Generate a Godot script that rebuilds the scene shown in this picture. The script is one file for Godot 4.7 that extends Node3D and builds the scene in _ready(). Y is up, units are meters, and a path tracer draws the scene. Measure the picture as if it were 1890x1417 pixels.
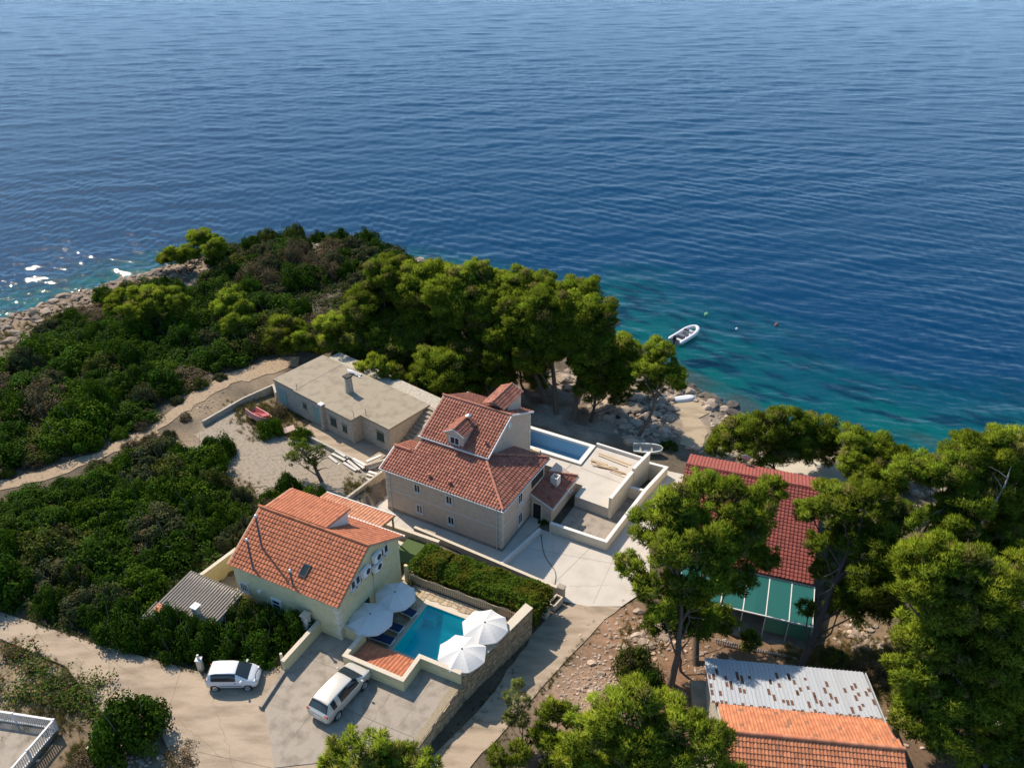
extends Node3D

var rng := RandomNumberGenerator.new()
var taken := {}
var M := {}
var WHITE := Color(1, 1, 1)

# ---------------------------------------------------------------- geometry buffer
class Buf:
	var v := PackedVector3Array()
	var n := PackedVector3Array()
	var c := PackedColorArray()
	func tri(a: Vector3, b: Vector3, d: Vector3, col: Color) -> void:
		var nn := (d - a).cross(b - a).normalized()
		v.append(a); v.append(b); v.append(d)
		n.append(nn); n.append(nn); n.append(nn)
		c.append(col); c.append(col); c.append(col)
	func trin(a: Vector3, b: Vector3, d: Vector3, na: Vector3, nb: Vector3, nd: Vector3, col: Color) -> void:
		if (d - a).cross(b - a).dot(na + nb + nd) < 0.0:
			v.append(a); v.append(d); v.append(b)
			n.append(na); n.append(nd); n.append(nb)
		else:
			v.append(a); v.append(b); v.append(d)
			n.append(na); n.append(nb); n.append(nd)
		c.append(col); c.append(col); c.append(col)
	func face(a: Vector3, b: Vector3, d: Vector3, e: Vector3, out: Vector3, col: Color) -> void:
		if (d - a).cross(b - a).dot(out) + (e - a).cross(d - a).dot(out) < 0.0:
			tri(a, e, d, col); tri(a, d, b, col)
		else:
			tri(a, b, d, col); tri(a, d, e, col)
	func box(p: Vector3, q: Vector3, col := Color(1, 1, 1), xf := Transform3D.IDENTITY) -> void:
		var k: Array[Vector3] = []
		for i in 8:
			k.append(xf * Vector3(q.x if i & 1 else p.x, q.y if i & 2 else p.y, q.z if i & 4 else p.z))
		face(k[0], k[1], k[3], k[2], -xf.basis.z, col); face(k[4], k[5], k[7], k[6], xf.basis.z, col)
		face(k[0], k[2], k[6], k[4], -xf.basis.x, col); face(k[1], k[3], k[7], k[5], xf.basis.x, col)
		face(k[0], k[1], k[5], k[4], -xf.basis.y, col); face(k[2], k[3], k[7], k[6], xf.basis.y, col)
	func cbox(at: Vector3, size: Vector3, col := Color(1, 1, 1), xf := Transform3D.IDENTITY) -> void:
		box(at - size / 2, at + size / 2, col, xf)
	# polygon in the x-z plane, pulled from y0 to y1, then placed by xf
	func prism(poly: PackedVector2Array, y0: float, y1: float, col := Color(1, 1, 1), xf := Transform3D.IDENTITY) -> void:
		var t := Geometry2D.triangulate_polygon(poly)
		for i in range(0, t.size(), 3):
			var a := poly[t[i]]; var b := poly[t[i + 1]]; var d := poly[t[i + 2]]
			for s in 2:
				var y := y1 if s else y0
				var p := xf * Vector3(a.x, y, a.y); var q := xf * Vector3(b.x, y, b.y); var r := xf * Vector3(d.x, y, d.y)
				var o := xf.basis.y * (1.0 if s else -1.0)
				if (r - p).cross(q - p).dot(o) < 0.0: tri(p, r, q, col)
				else: tri(p, q, r, col)
		var cw := Geometry2D.is_polygon_clockwise(poly)
		for i in poly.size():
			var a := poly[i]; var b := poly[(i + 1) % poly.size()]
			var e := b - a
			var o2 := Vector2(e.y, -e.x) * (-1.0 if cw else 1.0)
			face(xf * Vector3(a.x, y0, a.y), xf * Vector3(b.x, y0, b.y), xf * Vector3(b.x, y1, b.y), xf * Vector3(a.x, y1, a.y), xf.basis * Vector3(o2.x, 0, o2.y), col)
	func bar(p: Vector3, q: Vector3, w: float, h: float, col := Color(1, 1, 1)) -> void:
		var d := q - p
		var x := d.normalized()
		var up := Vector3.UP if absf(x.y) < 0.95 else Vector3.RIGHT
		var z := x.cross(up).normalized()
		var y := z.cross(x)
		box(Vector3(0, -h / 2, -w / 2), Vector3(d.length(), h / 2, w / 2), col, Transform3D(Basis(x, y, z), p))
	func tube(pts: Array, radii: Array, sides: int, col := Color(1, 1, 1), caps := true) -> void:
		var rings := []
		var prev := Vector3.ZERO
		for i in pts.size():
			var d: Vector3 = (pts[mini(i + 1, pts.size() - 1)] - pts[maxi(i - 1, 0)]).normalized()
			if prev == Vector3.ZERO:
				prev = d.cross(Vector3.UP if absf(d.y) < 0.9 else Vector3.RIGHT).normalized()
			var x := (prev - d * prev.dot(d)).normalized()
			prev = x
			var y := d.cross(x)
			var ring := []
			for k in sides:
				var a := TAU * k / sides
				ring.append(x * cos(a) + y * sin(a))
			rings.append(ring)
		for i in pts.size() - 1:
			for k in sides:
				var k2 := (k + 1) % sides
				var n0: Vector3 = rings[i][k]; var n1: Vector3 = rings[i][k2]; var m0: Vector3 = rings[i + 1][k]; var m1: Vector3 = rings[i + 1][k2]
				var r0: float = radii[i]; var r1: float = radii[i + 1]
				var a: Vector3 = pts[i] + n0 * r0; var b: Vector3 = pts[i] + n1 * r0
				var d: Vector3 = pts[i + 1] + m1 * r1; var e: Vector3 = pts[i + 1] + m0 * r1
				if r0 > 1e-5: trin(a, b, d, n0, n1, m1, col)
				if r1 > 1e-5: trin(a, d, e, n0, m1, m0, col)
		if caps:
			for s in 2:
				var i: int = (pts.size() - 1) if s else 0
				var r: float = radii[i]
				if r < 1e-4: continue
				var o: Vector3 = (pts[i] - pts[i - 1]).normalized() if s else (pts[0] - pts[1]).normalized()
				for k in sides:
					trin(pts[i], pts[i] + rings[i][k] * r, pts[i] + rings[i][(k + 1) % sides] * r, o, o, o, col)
	func lathe(prof: Array, sides: int, col := Color(1, 1, 1), xf := Transform3D.IDENTITY) -> void:
		for i in prof.size() - 1:
			var p: Vector2 = prof[i]; var q: Vector2 = prof[i + 1]
			var e := q - p
			var nn := Vector2(e.y, -e.x).normalized()
			for k in sides:
				var a0 := TAU * k / sides; var a1 := TAU * (k + 1) / sides
				var d0 := Vector3(cos(a0), 0, sin(a0)); var d1 := Vector3(cos(a1), 0, sin(a1))
				var n0 := (xf.basis * (d0 * nn.x + Vector3.UP * nn.y)).normalized(); var n1 := (xf.basis * (d1 * nn.x + Vector3.UP * nn.y)).normalized()
				var a := xf * (d0 * p.x + Vector3.UP * p.y); var b := xf * (d1 * p.x + Vector3.UP * p.y)
				var d := xf * (d1 * q.x + Vector3.UP * q.y); var f := xf * (d0 * q.x + Vector3.UP * q.y)
				if p.x > 1e-5: trin(a, b, d, n0, n1, n1, col)
				if q.x > 1e-5: trin(a, d, f, n0, n1, n0, col)
	func mesh() -> ArrayMesh:
		var m := ArrayMesh.new()
		var a := []
		a.resize(Mesh.ARRAY_MAX)
		a[Mesh.ARRAY_VERTEX] = v; a[Mesh.ARRAY_NORMAL] = n; a[Mesh.ARRAY_COLOR] = c
		m.add_surface_from_arrays(Mesh.PRIMITIVE_TRIANGLES, a)
		return m

func numbered(called: String) -> String:
	taken[called] = taken.get(called, 0) + 1
	return called if taken[called] == 1 else "%s_%03d" % [called, taken[called] - 1]

func obj(called: String, b, mat: Material, parent: Node = self) -> MeshInstance3D:
	var o := MeshInstance3D.new()
	o.name = numbered(called) if parent == self else called
	o.mesh = b.mesh() if b is Buf else b
	o.material_override = mat
	parent.add_child(o, true)
	return o

func tag(o: Node, label: String, category: String, group := "") -> Node:
	o.set_meta("label", label)
	o.set_meta("category", category)
	if group: o.set_meta("group", group)
	return o

func thing(called: String, label: String, category: String, at: Transform3D, group := "") -> Node3D:
	var o := Node3D.new()
	o.name = numbered(called)
	add_child(o)
	o.transform = at
	tag(o, label, category, group)
	return o

func copy(src: Node3D, label: String, at: Transform3D) -> Node3D:
	var r: Node3D = src.duplicate()
	r.name = numbered(str(src.name).rstrip("0123456789").trim_suffix("_"))
	add_child(r)
	r.transform = at
	r.set_meta("label", label)
	return r

func struct(called: String, b, mat: Material, label := "", parent: Node = self) -> MeshInstance3D:
	var o := obj(called, b, mat, parent)
	o.set_meta("kind", "structure")
	if label: o.set_meta("label", label)
	return o

func stuff(called: String, b, mat: Material, parent: Node = self, label := "") -> MeshInstance3D:
	var o := obj(called, b, mat, parent)
	o.set_meta("kind", "stuff")
	if label: o.set_meta("label", label)
	return o

func scatter(called: String, mesh: Mesh, mat: Material, xfs: Array, cols: Array, label: String, parent: Node = self) -> void:
	var mm := MultiMesh.new()
	mm.transform_format = MultiMesh.TRANSFORM_3D
	mm.use_colors = true
	mm.mesh = mesh
	mm.instance_count = xfs.size()
	for i in xfs.size():
		mm.set_instance_transform(i, xfs[i])
		mm.set_instance_color(i, cols[i])
	var o := MultiMeshInstance3D.new()
	o.name = numbered(called) if parent == self else called
	o.multimesh = mm
	o.material_override = mat
	parent.add_child(o, true)
	o.set_meta("kind", "stuff")
	o.set_meta("label", label)

# ---------------------------------------------------------------- frames: x runs along the plot, z towards the sea side
func frame(x: float, z: float, yaw: float, y := 0.0) -> Transform3D:
	return Transform3D(Basis(Vector3.UP, PI - yaw), Vector3(x, y, z))

var YF := frame(-11.52, -39.93, 0.456)
var BF := frame(-0.81, -51.76, 0.5)
var CF := frame(-11.3, -64.0, 0.68)
var RF := frame(22.3, -45.5, 0.328)
var MF := frame(21.5, -32.0, 0.118)

func on(f: Transform3D, a: float, y: float, b: float, turn := 0.0) -> Transform3D:
	return Transform3D(f.basis * Basis(Vector3.UP, turn), f * Vector3(a, y, b))

func pv(a: Array) -> PackedVector2Array:
	var r := PackedVector2Array()
	for i in range(0, a.size(), 2): r.append(Vector2(a[i], a[i + 1]))
	return r

func vary(c: Color, k: float) -> Color:
	var s := 1.0 + rng.randf_range(-k, k)
	return Color(c.r * s * (1.0 + rng.randf_range(-k, k) * 0.25), c.g * s, c.b * s * (1.0 + rng.randf_range(-k, k) * 0.3))

# ---------------------------------------------------------------- materials
func lin(r: float, g: float, b: float, a := 1.0) -> Color:
	var c := Color(r, g, b).linear_to_srgb()
	c.a = a
	return c

func noise_tex(freq: float, stops: Array, seed_: int, size := 512, octaves := 5, kind := FastNoiseLite.TYPE_SIMPLEX_SMOOTH, as_normal := false, bump := 8.0) -> NoiseTexture2D:
	var f := FastNoiseLite.new()
	f.seed = seed_
	f.noise_type = kind
	f.frequency = freq
	f.fractal_octaves = octaves
	f.fractal_gain = 0.55
	var t := NoiseTexture2D.new()
	t.width = size; t.height = size
	t.seamless = true
	t.noise = f
	t.as_normal_map = as_normal
	t.bump_strength = bump
	if not as_normal and stops.size():
		var g := Gradient.new()
		var off := PackedFloat32Array(); var col := PackedColorArray()
		for s in stops:
			off.append(s[0]); col.append(s[1])
		g.offsets = off; g.colors = col
		t.color_ramp = g
	return t

func plain(called: String, c: Color, rough := 0.8, metal := 0.0) -> StandardMaterial3D:
	var m := StandardMaterial3D.new()
	m.resource_name = called
	m.albedo_color = c.linear_to_srgb()
	m.roughness = rough
	m.metallic = metal
	m.vertex_color_use_as_albedo = true
	M[called] = m
	return m

# a surface whose tone wanders in two scales: patches some metres wide and fine grain
func worn(called: String, c: Color, rough: float, coarse: float, fine: float, seed_: int, metres := 6.0, bump := 0.0) -> StandardMaterial3D:
	var m := plain(called, c, rough)
	var lo := 1.0 - coarse
	m.albedo_texture = noise_tex(0.012, [[0.0, lin(lo, lo * 0.97, lo * 0.93)], [0.35, lin(1.0 - coarse * 0.45, 1.0 - coarse * 0.47, 1.0 - coarse * 0.5)], [0.62, lin(1, 1, 1)], [1.0, lin(1.0 - coarse * 0.2, 1.0 - coarse * 0.22, 1.0 - coarse * 0.25)]], seed_)
	m.uv1_triplanar = true
	m.uv1_world_triplanar = true
	m.uv1_scale = Vector3.ONE / metres
	m.detail_enabled = true
	m.detail_blend_mode = BaseMaterial3D.BLEND_MODE_MUL
	m.detail_uv_layer = BaseMaterial3D.DETAIL_UV_2
	m.detail_albedo = noise_tex(0.05, [[0.0, lin(1.0 - fine, 1.0 - fine, 1.0 - fine)], [0.5, lin(1, 1, 1)], [1.0, lin(1.0 - fine * 0.4, 1.0 - fine * 0.4, 1.0 - fine * 0.4)]], seed_ + 50)
	m.uv2_triplanar = true
	m.uv2_world_triplanar = true
	m.uv2_scale = Vector3.ONE / (metres * 0.23)
	if bump > 0.0:
		m.heightmap_enabled = true
		m.heightmap_texture = m.detail_albedo
		m.heightmap_scale = bump
	return m

func leafy(called: String, back: Color) -> void:
	var m := plain(called, WHITE, 0.85)
	m.metallic_specular = 0.15
	m.backlight_enabled = true
	m.backlight = back.linear_to_srgb()

func make_materials() -> void:
	worn("concrete_pale", Color(0.49, 0.44, 0.375), 0.9, 0.14, 0.10, 1, 13.0, 0.4)
	worn("concrete_road", Color(0.375, 0.29, 0.205), 0.92, 0.42, 0.22, 2, 15.0, 0.6)
	M.concrete_road.uv1_scale = Vector3(1.0 / 26.0, 1.0 / 15.0, 1.0 / 8.0)
	worn("concrete_grey", Color(0.32, 0.27, 0.215), 0.92, 0.42, 0.24, 3, 8.0, 0.6)
	worn("concrete_old", Color(0.30, 0.25, 0.18), 0.94, 0.3, 0.15, 4, 9.0, 0.5)
	worn("concrete_wall_old", Color(0.45, 0.40, 0.32), 0.94, 0.45, 0.3, 5, 2.2, 0.6)
	worn("plaster_yellow", Color(0.62, 0.54, 0.31), 0.9, 0.22, 0.1, 6, 3.5, 0.3)
	worn("plaster_beige", Color(0.58, 0.455, 0.345), 0.9, 0.2, 0.1, 7, 3.5, 0.3)
	worn("plaster_cream", Color(0.68, 0.60, 0.46), 0.9, 0.2, 0.1, 8, 3.0, 0.3)
	worn("white_paint", Color(0.64, 0.61, 0.565), 0.7, 0.1, 0.08, 9, 2.0)
	worn("coping", Color(0.55, 0.47, 0.36), 0.85, 0.2, 0.15, 10, 1.5, 0.3)
	worn("tile_orange", WHITE, 0.85, 0.25, 0.12, 11, 3.5)
	worn("stone", WHITE, 0.92, 0.3, 0.3, 12, 1.2, 1.0)
	worn("rock", WHITE, 0.95, 0.45, 0.4, 13, 2.0, 2.5)
	worn("soil", WHITE, 0.97, 0.4, 0.4, 14, 3.0, 3.0)
	worn("bark", WHITE, 0.95, 0.4, 0.4, 15, 0.8, 1.0)
	worn("wood", Color(0.36, 0.26, 0.15), 0.85, 0.35, 0.25, 16, 0.8)
	worn("pale_wood", Color(0.55, 0.44, 0.31), 0.85, 0.3, 0.2, 17, 0.8)
	worn("fibre_cement", Color(0.36, 0.315, 0.27), 0.9, 0.4, 0.25, 18, 1.6)
	worn("painted_metal", Color(0.40, 0.415, 0.43), 0.6, 0.2, 0.15, 19, 1.0)
	worn("rust", Color(0.13, 0.06, 0.035), 0.9, 0.4, 0.3, 20, 0.5)
	worn("canvas", Color(0.62, 0.605, 0.58), 0.85, 0.06, 0.05, 21, 1.5)
	M.canvas.backlight_enabled = true
	M.canvas.backlight = Color(0.5, 0.49, 0.47)
	worn("pool_tile", WHITE, 0.4, 0.08, 0.1, 22, 1.0)
	worn("turf", Color(0.07, 0.11, 0.03), 0.95, 0.3, 0.4, 23, 0.6, 1.0)
	worn("sea_bed", WHITE, 0.95, 0.25, 0.15, 24, 4.0)
	M.sea_bed.metallic_specular = 0.0
	M.pool_tile.metallic_specular = 0.1
	plain("dark_glass", Color(0.02, 0.027, 0.03), 0.06)
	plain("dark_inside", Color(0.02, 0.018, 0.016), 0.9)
	plain("car_white", Color(0.62, 0.62, 0.62), 0.28)
	M.car_white.clearcoat_enabled = true
	M.car_white.clearcoat = 0.8
	M.car_white.clearcoat_roughness = 0.05
	plain("car_champagne", Color(0.55, 0.51, 0.44), 0.3, 0.2)
	M.car_champagne.clearcoat_enabled = true
	M.car_champagne.clearcoat = 0.8
	M.car_champagne.clearcoat_roughness = 0.05
	plain("black_plastic", Color(0.02, 0.02, 0.022), 0.5)
	plain("rubber", Color(0.015, 0.015, 0.016), 0.85)
	plain("alloy", Color(0.5, 0.5, 0.52), 0.3, 0.8)
	plain("red_lamp", Color(0.45, 0.02, 0.015), 0.15)
	plain("clear_lamp", Color(0.6, 0.62, 0.65), 0.1)
	plain("steel", Color(0.6, 0.6, 0.6), 0.35, 0.8)
	plain("navy_cloth", Color(0.012, 0.03, 0.09), 0.9)
	plain("white_plastic", Color(0.72, 0.72, 0.72), 0.4)
	plain("grey_tube", Color(0.58, 0.58, 0.60), 0.5)
	plain("red_paint", Color(0.42, 0.06, 0.05), 0.6)
	plain("any", WHITE, 0.8)
	plain("dark_metal", Color(0.04, 0.04, 0.045), 0.5, 0.4)
	var g := plain("green_sheet", Color(0.015, 0.10, 0.082), 0.35)
	g.backlight_enabled = true
	g.backlight = Color(0.12, 0.25, 0.23)
	var gn := plain("green_net", Color(0.07, 0.24, 0.14), 0.8)
	gn.backlight_enabled = true
	gn.backlight = Color(0.3, 0.4, 0.35)
	leafy("needles", Color(0.62, 0.7, 0.25))
	leafy("leaves", Color(0.3, 0.36, 0.12))
	# the sea: a thin sheet, part body colour, part clear, over the bed
	var w := StandardMaterial3D.new()
	w.resource_name = "sea_water"
	w.transparency = BaseMaterial3D.TRANSPARENCY_ALPHA
	w.albedo_color = lin(0.0, 0.04, 0.10, 0.22)
	w.roughness = 0.04
	w.metallic_specular = 0.39
	w.normal_enabled = true
	w.normal_texture = noise_tex(0.02, [], 71, 1024, 4, FastNoiseLite.TYPE_SIMPLEX_SMOOTH, true, 10.0)
	w.normal_scale = 0.3
	w.uv1_triplanar = true
	w.uv1_world_triplanar = true
	w.uv1_scale = Vector3.ONE / 11.0
	M.sea_water = w
	var pw := StandardMaterial3D.new()
	pw.resource_name = "pool_water"
	pw.transparency = BaseMaterial3D.TRANSPARENCY_ALPHA
	pw.albedo_color = lin(0.0, 0.26, 0.33, 0.2)
	pw.metallic_specular = 0.3
	pw.roughness = 0.03
	pw.normal_enabled = true
	pw.normal_texture = w.normal_texture
	pw.normal_scale = 0.12
	pw.uv1_triplanar = true
	pw.uv1_world_triplanar = true
	pw.uv1_scale = Vector3.ONE / 5.0
	M.pool_water = pw

# ---------------------------------------------------------------- the scene
func _ready() -> void:
	rng.seed = 11
	var cam := Camera3D.new()
	cam.name = "camera"
	cam.position = Vector3(0, 50, 0)
	cam.rotation_degrees = Vector3(-31.0, 0, 0)
	cam.fov = 49.13
	cam.near = 0.5
	cam.far = 9000.0
	add_child(cam)
	var env := Environment.new()
	env.background_mode = Environment.BG_SKY
	var sm := ProceduralSkyMaterial.new()
	sm.sky_top_color = Color(0.085, 0.215, 0.43).linear_to_srgb()
	sm.sky_horizon_color = Color(0.72, 1.06, 1.42).linear_to_srgb()
	sm.sky_curve = 0.105
	sm.ground_horizon_color = Color(0.20, 0.30, 0.40).linear_to_srgb()
	sm.ground_bottom_color = Color(0.02, 0.06, 0.10).linear_to_srgb()
	sm.sun_angle_max = 80.0
	sm.sun_curve = 0.2
	var sky := Sky.new()
	sky.sky_material = sm
	env.sky = sky
	env.tonemap_mode = Environment.TONE_MAPPER_LINEAR
	env.tonemap_exposure = 1.5
	env.sdfgi_enabled = true
	env.ssao_enabled = true
	env.ssil_enabled = true
	var we := WorldEnvironment.new()
	we.name = "world_environment"
	we.environment = env
	add_child(we)
	var sun := DirectionalLight3D.new()
	sun.name = "sun"
	sun.light_energy = 1.4
	sun.light_color = Color(1.0, 0.95, 0.885)
	sun.light_angular_distance = 0.5
	sun.shadow_enabled = true
	var az := deg_to_rad(42.0)
	var el := deg_to_rad(46.0)
	add_child(sun)
	sun.look_at_from_position(Vector3.ZERO, -Vector3(-sin(az) * cos(el), sin(el), -cos(az) * cos(el)), Vector3.UP)
	make_materials()
	make_terrain()
	make_sea()
	make_pavements()
	yellow_house()
	yellow_plot()
	beige_house()
	beige_plot()
	concrete_house()
	red_house()
	metal_roof_house()
	small_buildings()
	walls_and_patio()
	pool_side()
	cars()
	boats()
	bits()
	pines()
	shrubs()
	rocks()
	undergrowth()

# ---------------------------------------------------------------- terrain
var LAND := pv([-95, -78, -80, -88, -72, -93, -67, -98.1, -65, -101.3, -63, -104.7, -59.6, -107.3, -56.9, -110.1, -54.2, -112.9, -50, -116.9, -45.2, -119, -41, -122.5, -34.5, -124.5, -27.5, -124.5, -21.2, -123, -15.2, -119.5, -10.5, -117.5, -3.6, -114, 4.3, -109, 8.5, -102, 11, -97, 14, -92.5, 17.2, -88, 18.9, -84.5, 20.8, -81.5, 23.3, -79.5, 23.6, -76.7, 26.5, -75.1, 30.5, -73.1, 34.6, -71.6, 38.3, -69.7, 42.1, -68.3, 45.6, -66.5, 49.5, -64.7, 70, -58, 95, -52, 95, 20, -95, 20])
# x, z, height
var HEIGHTS := [
	-20, -36, 5.2, -32, -38, 5.3, -10, -33, 5.2, -36, -42, 5.4, -30, -50, 5.1, -22, -45, 5.0, -14, -36, 5.2, -8, -29, 5.0, -17, -30, 5.2, -27, -31, 4.9,
	-9, -43, 3.9, -4, -40, 3.7, 0, -42, 3.4, 3, -42, 3.3, -1, -36, 3.7, -4, -31, 4.2, 6, -48, 2.8, 3, -50, 2.8, 10, -48, 2.9, -5, -58, 2.8, 0, -62, 2.7, -8, -52, 3.4, -12, -48, 4.0,
	3, -66, 2.3, 9, -61, 2.4, 12, -56, 2.6, 20, -52, 2.8, 16, -47, 3.1, 8, -40, 3.8, 12, -37, 3.9, 20, -38, 3.9, 28, -38, 4.1, 20, -29, 4.4, 34, -44, 3.4, 35, -54, 2.6, 30, -61, 2.0, 42, -58, 2.2, 52, -55, 2.4,
	26, -66, 1.7, 18, -70, 1.3, 14, -66, 1.7, 8, -72, 1.8, 0, -76, 2.3, -8, -78, 2.8, 8, -85, 1.6, 0, -92, 2.4, -10, -95, 3.0, -20, -100, 3.6, -28, -112, 4.0, -34, -116, 3.8, -22, -112, 3.4, -12, -106, 2.8, -40, -110, 3.2, -46, -105, 3.0, -52, -98, 3.0,
	-58, -92, 3.2, -62, -86, 3.6, -45, -90, 3.9, -30, -86, 3.9, -20, -82, 3.7, -16, -70, 3.9, -24, -62, 4.1, -18, -57, 4.2, -14, -55, 4.1, -34, -72, 4.2, -44, -72, 4.6, -44, -60, 4.8, -50, -50, 5.4, -62, -60, 5.2, 2, -32, 4.2, 12, -28, 4.5, 34, -30, 4.6, 20, -76, 0.8, 19, -73, 1.1]
var lump := FastNoiseLite.new()
var karst := FastNoiseLite.new()

func shore(x: float, z: float) -> float:
	var p := Vector2(x, z)
	var best := 1e9
	for i in LAND.size() - 3:
		var q := Geometry2D.get_closest_point_to_segment(p, LAND[i], LAND[i + 1])
		best = minf(best, p.distance_squared_to(q))
	best = sqrt(best)
	return best if Geometry2D.is_point_in_polygon(p, LAND) else -best

func rocky(x: float, z: float, d: float) -> float:
	# how bare the rock lies: by the shore, and over the whole slope below the villa
	var r := smoothstep(13.0, 4.0, d)
	if x < -42.0: r = maxf(r, smoothstep(17.0, 11.0, d))
	var e := Vector2((x - 10.0) / 11.0, (z + 77.0) / 8.0).length()
	return clampf(maxf(r, smoothstep(1.25, 0.7, e)), 0.0, 1.0)

func height_at(x: float, z: float, d: float) -> float:
	var sw := 0.0
	var sh := 0.0
	for i in range(0, HEIGHTS.size(), 3):
		var dx: float = HEIGHTS[i] - x
		var dz: float = HEIGHTS[i + 1] - z
		var w := 1.0 / pow(dx * dx + dz * dz + 1.0, 1.7)
		sw += w
		sh += w * HEIGHTS[i + 2]
	var h := sh / sw
	if d < 0.0:
		return -0.12 + d * 0.22 - 0.5 * smoothstep(0.0, -2.0, d) + lump.get_noise_2d(x * 2.0, z * 2.0) * 0.5 * smoothstep(0.0, -3.0, d)
	var slip := smoothstep(2.6, 0.8, Vector2((x - 19.2) / 1.6, (z + 75.0) / 3.6).length())
	var k := karst.get_noise_2d(x, z) * 0.8 + lump.get_noise_2d(x * 3.0, z * 3.0) * 0.35
	h = minf(h, 0.12 + d * (0.62 - 0.35 * slip)) + k * 0.75 * rocky(x, z, d) * smoothstep(0.0, 1.5, d) * (1.0 - slip)
	return h

var g_x0 := -84.0
var g_z0 := -140.0
var g_s := 0.7
var g_nx := 216
var g_nz := 180
var g_h := PackedFloat32Array()
var g_d := PackedFloat32Array()

func T(x: float, z: float) -> float:
	var fx := clampf((x - g_x0) / g_s, 0.0, g_nx - 1.001)
	var fz := clampf((z - g_z0) / g_s, 0.0, g_nz - 1.001)
	var i := int(fx)
	var j := int(fz)
	var u := fx - i
	var w := fz - j
	var k := j * g_nx + i
	return lerpf(lerpf(g_h[k], g_h[k + 1], u), lerpf(g_h[k + g_nx], g_h[k + g_nx + 1], u), w)

func D(x: float, z: float) -> float:
	var i := clampi(int((x - g_x0) / g_s), 0, g_nx - 1)
	var j := clampi(int((z - g_z0) / g_s), 0, g_nz - 1)
	return g_d[j * g_nx + i]

# x, z, radius, r, g, b: where the soil shows another colour
var SOILS := [
	-25, -68, 5.0, 0.30, 0.21, 0.10, -22, -70, 4.0, 0.28, 0.2, 0.1, -15, -57, 4.5, 0.40, 0.33, 0.24, -20, -62, 6.0, 0.42, 0.37, 0.30, -26, -66, 5.0, 0.42, 0.37, 0.30, -14, -61, 3.5, 0.36, 0.31, 0.24,
	-31, -72, 2.5, 0.34, 0.25, 0.16, -27, -78, 2.5, 0.3, 0.22, 0.15, -24, -58, 3.0, 0.33, 0.24, 0.15, -31, -66, 2.0, 0.3, 0.21, 0.13, -22, -53, 3.0, 0.34, 0.24, 0.14, -24, -49, 2.5, 0.3, 0.21, 0.12,
	-8, -78, 7.0, 0.23, 0.11, 0.055, 2, -76, 6.0, 0.22, 0.12, 0.06, 0, -70, 5.0, 0.20, 0.12, 0.07, 6, -70, 4.0, 0.24, 0.18, 0.12,
	9, -42, 5.0, 0.33, 0.19, 0.11, 5, -36, 4.0, 0.40, 0.26, 0.17, 12, -38, 5.0, 0.26, 0.14, 0.075, 16, -40, 4.0, 0.22, 0.13, 0.07, 22, -39, 6.0, 0.27, 0.17, 0.09, 26, -40, 4.0, 0.3, 0.2, 0.11, 27, -33, 4.0, 0.2, 0.12, 0.07,
	28, -63, 5.0, 0.50, 0.43, 0.33, 22, -67, 3.0, 0.45, 0.37, 0.27, 19, -72, 3.0, 0.42, 0.32, 0.22, -56, -96, 6.0, 0.36, 0.26, 0.16, -62, -90, 6.0, 0.36, 0.26, 0.15, -20, -31, 3.0, 0.3, 0.22, 0.14, -25, -32, 3.0, 0.27, 0.19, 0.11, -32, -36, 4.0, 0.33, 0.25, 0.15]

# levels that the ground keeps below: frame, polygon, height
func carve_list() -> Array:
	var W := Transform3D.IDENTITY
	return [
		[YF, pv([0.6, -0.4, 0.6, 8.0, -9.6, 8.0, -8.6, -0.4]), 4.1], [YF, pv([-2.4, 1.4, -2.4, 6.8, -7.9, 6.8, -7.9, 1.4]), 2.4], [YF, pv([2.6, 7.5, 2.6, 12.4, -0.5, 12.4, -0.5, 7.5]), 4.1], [YF, pv([9.8, 7.6, 9.8, 12.0, 2.4, 12.0, 2.4, 7.6]), 4.1],
		[YF, pv([2.5, 0.4, 2.5, -4.2, -2.2, -10.5, -9.2, -5.8, -9.4, 0.4]), 5.2], [YF, pv([12.6, -0.3, 12.4, 3.4, 9.3, 3.4, 9.3, -0.3]), 4.4], [YF, pv([9.5, 0, 9.5, 7.7, 0, 7.7, 0, 0]), 4.1],
		[BF, pv([-0.5, -2.6, -6.9, -2.9, -11.2, -1.6, -12.6, 1.8, -11.1, 6, -12.0, 13, -11.8, 17.6, -6.5, 16.6, -7.0, 4.0, -1.2, 5.2]), 2.9], [BF, pv([13, -1.9, -1.2, -1.9, -1.2, 5.6, 13, 5.4]), 2.75],
		[BF, pv([-2.2, 4.0, -2.2, 8.5, -6.0, 8.5, -6.3, 12.0, -7.9, 12.0, -7.5, 4.0]), 2.5], [BF, pv([-2.2, 8.0, -7.5, 8.0, -7.5, 16.4, 6.6, 16.6, 6.6, 11.0, 0, 10]), 2.4], [BF, pv([-1.3, 12.6, 6.4, 12.6, 6.4, 16.2, -1.3, 16.2]), 1.2],
		[CF, pv([-1.4, -3.4, 10, -3.4, 16, -1.5, 16, 7.8, -1.4, 7.8]), 3.7], [RF, pv([-0.4, -4.8, 11.2, -4.8, 11.2, 12.6, -0.4, 12.6]), 2.6], [MF, pv([-0.6, 5.0, 10.4, 5.0, 10.4, -8, -0.6, -8]), 4.1],
		[W, pv([-62, -51, -45, -46.2, -36, -43, -28.3, -40.1, -19.6, -37.4, -15, -38.2, -12, -24, -22, -24, -19.6, -30.4, -21.5, -32.8, -25.6, -34.0, -29.8, -37.8, -36.7, -40.7, -47, -44.1, -62, -48.6]), 5.25], [W, pv([-34, -34.4, -27.8, -33.5, -28.4, -30.9, -29, -26, -36, -26]), 5.0]]

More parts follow.
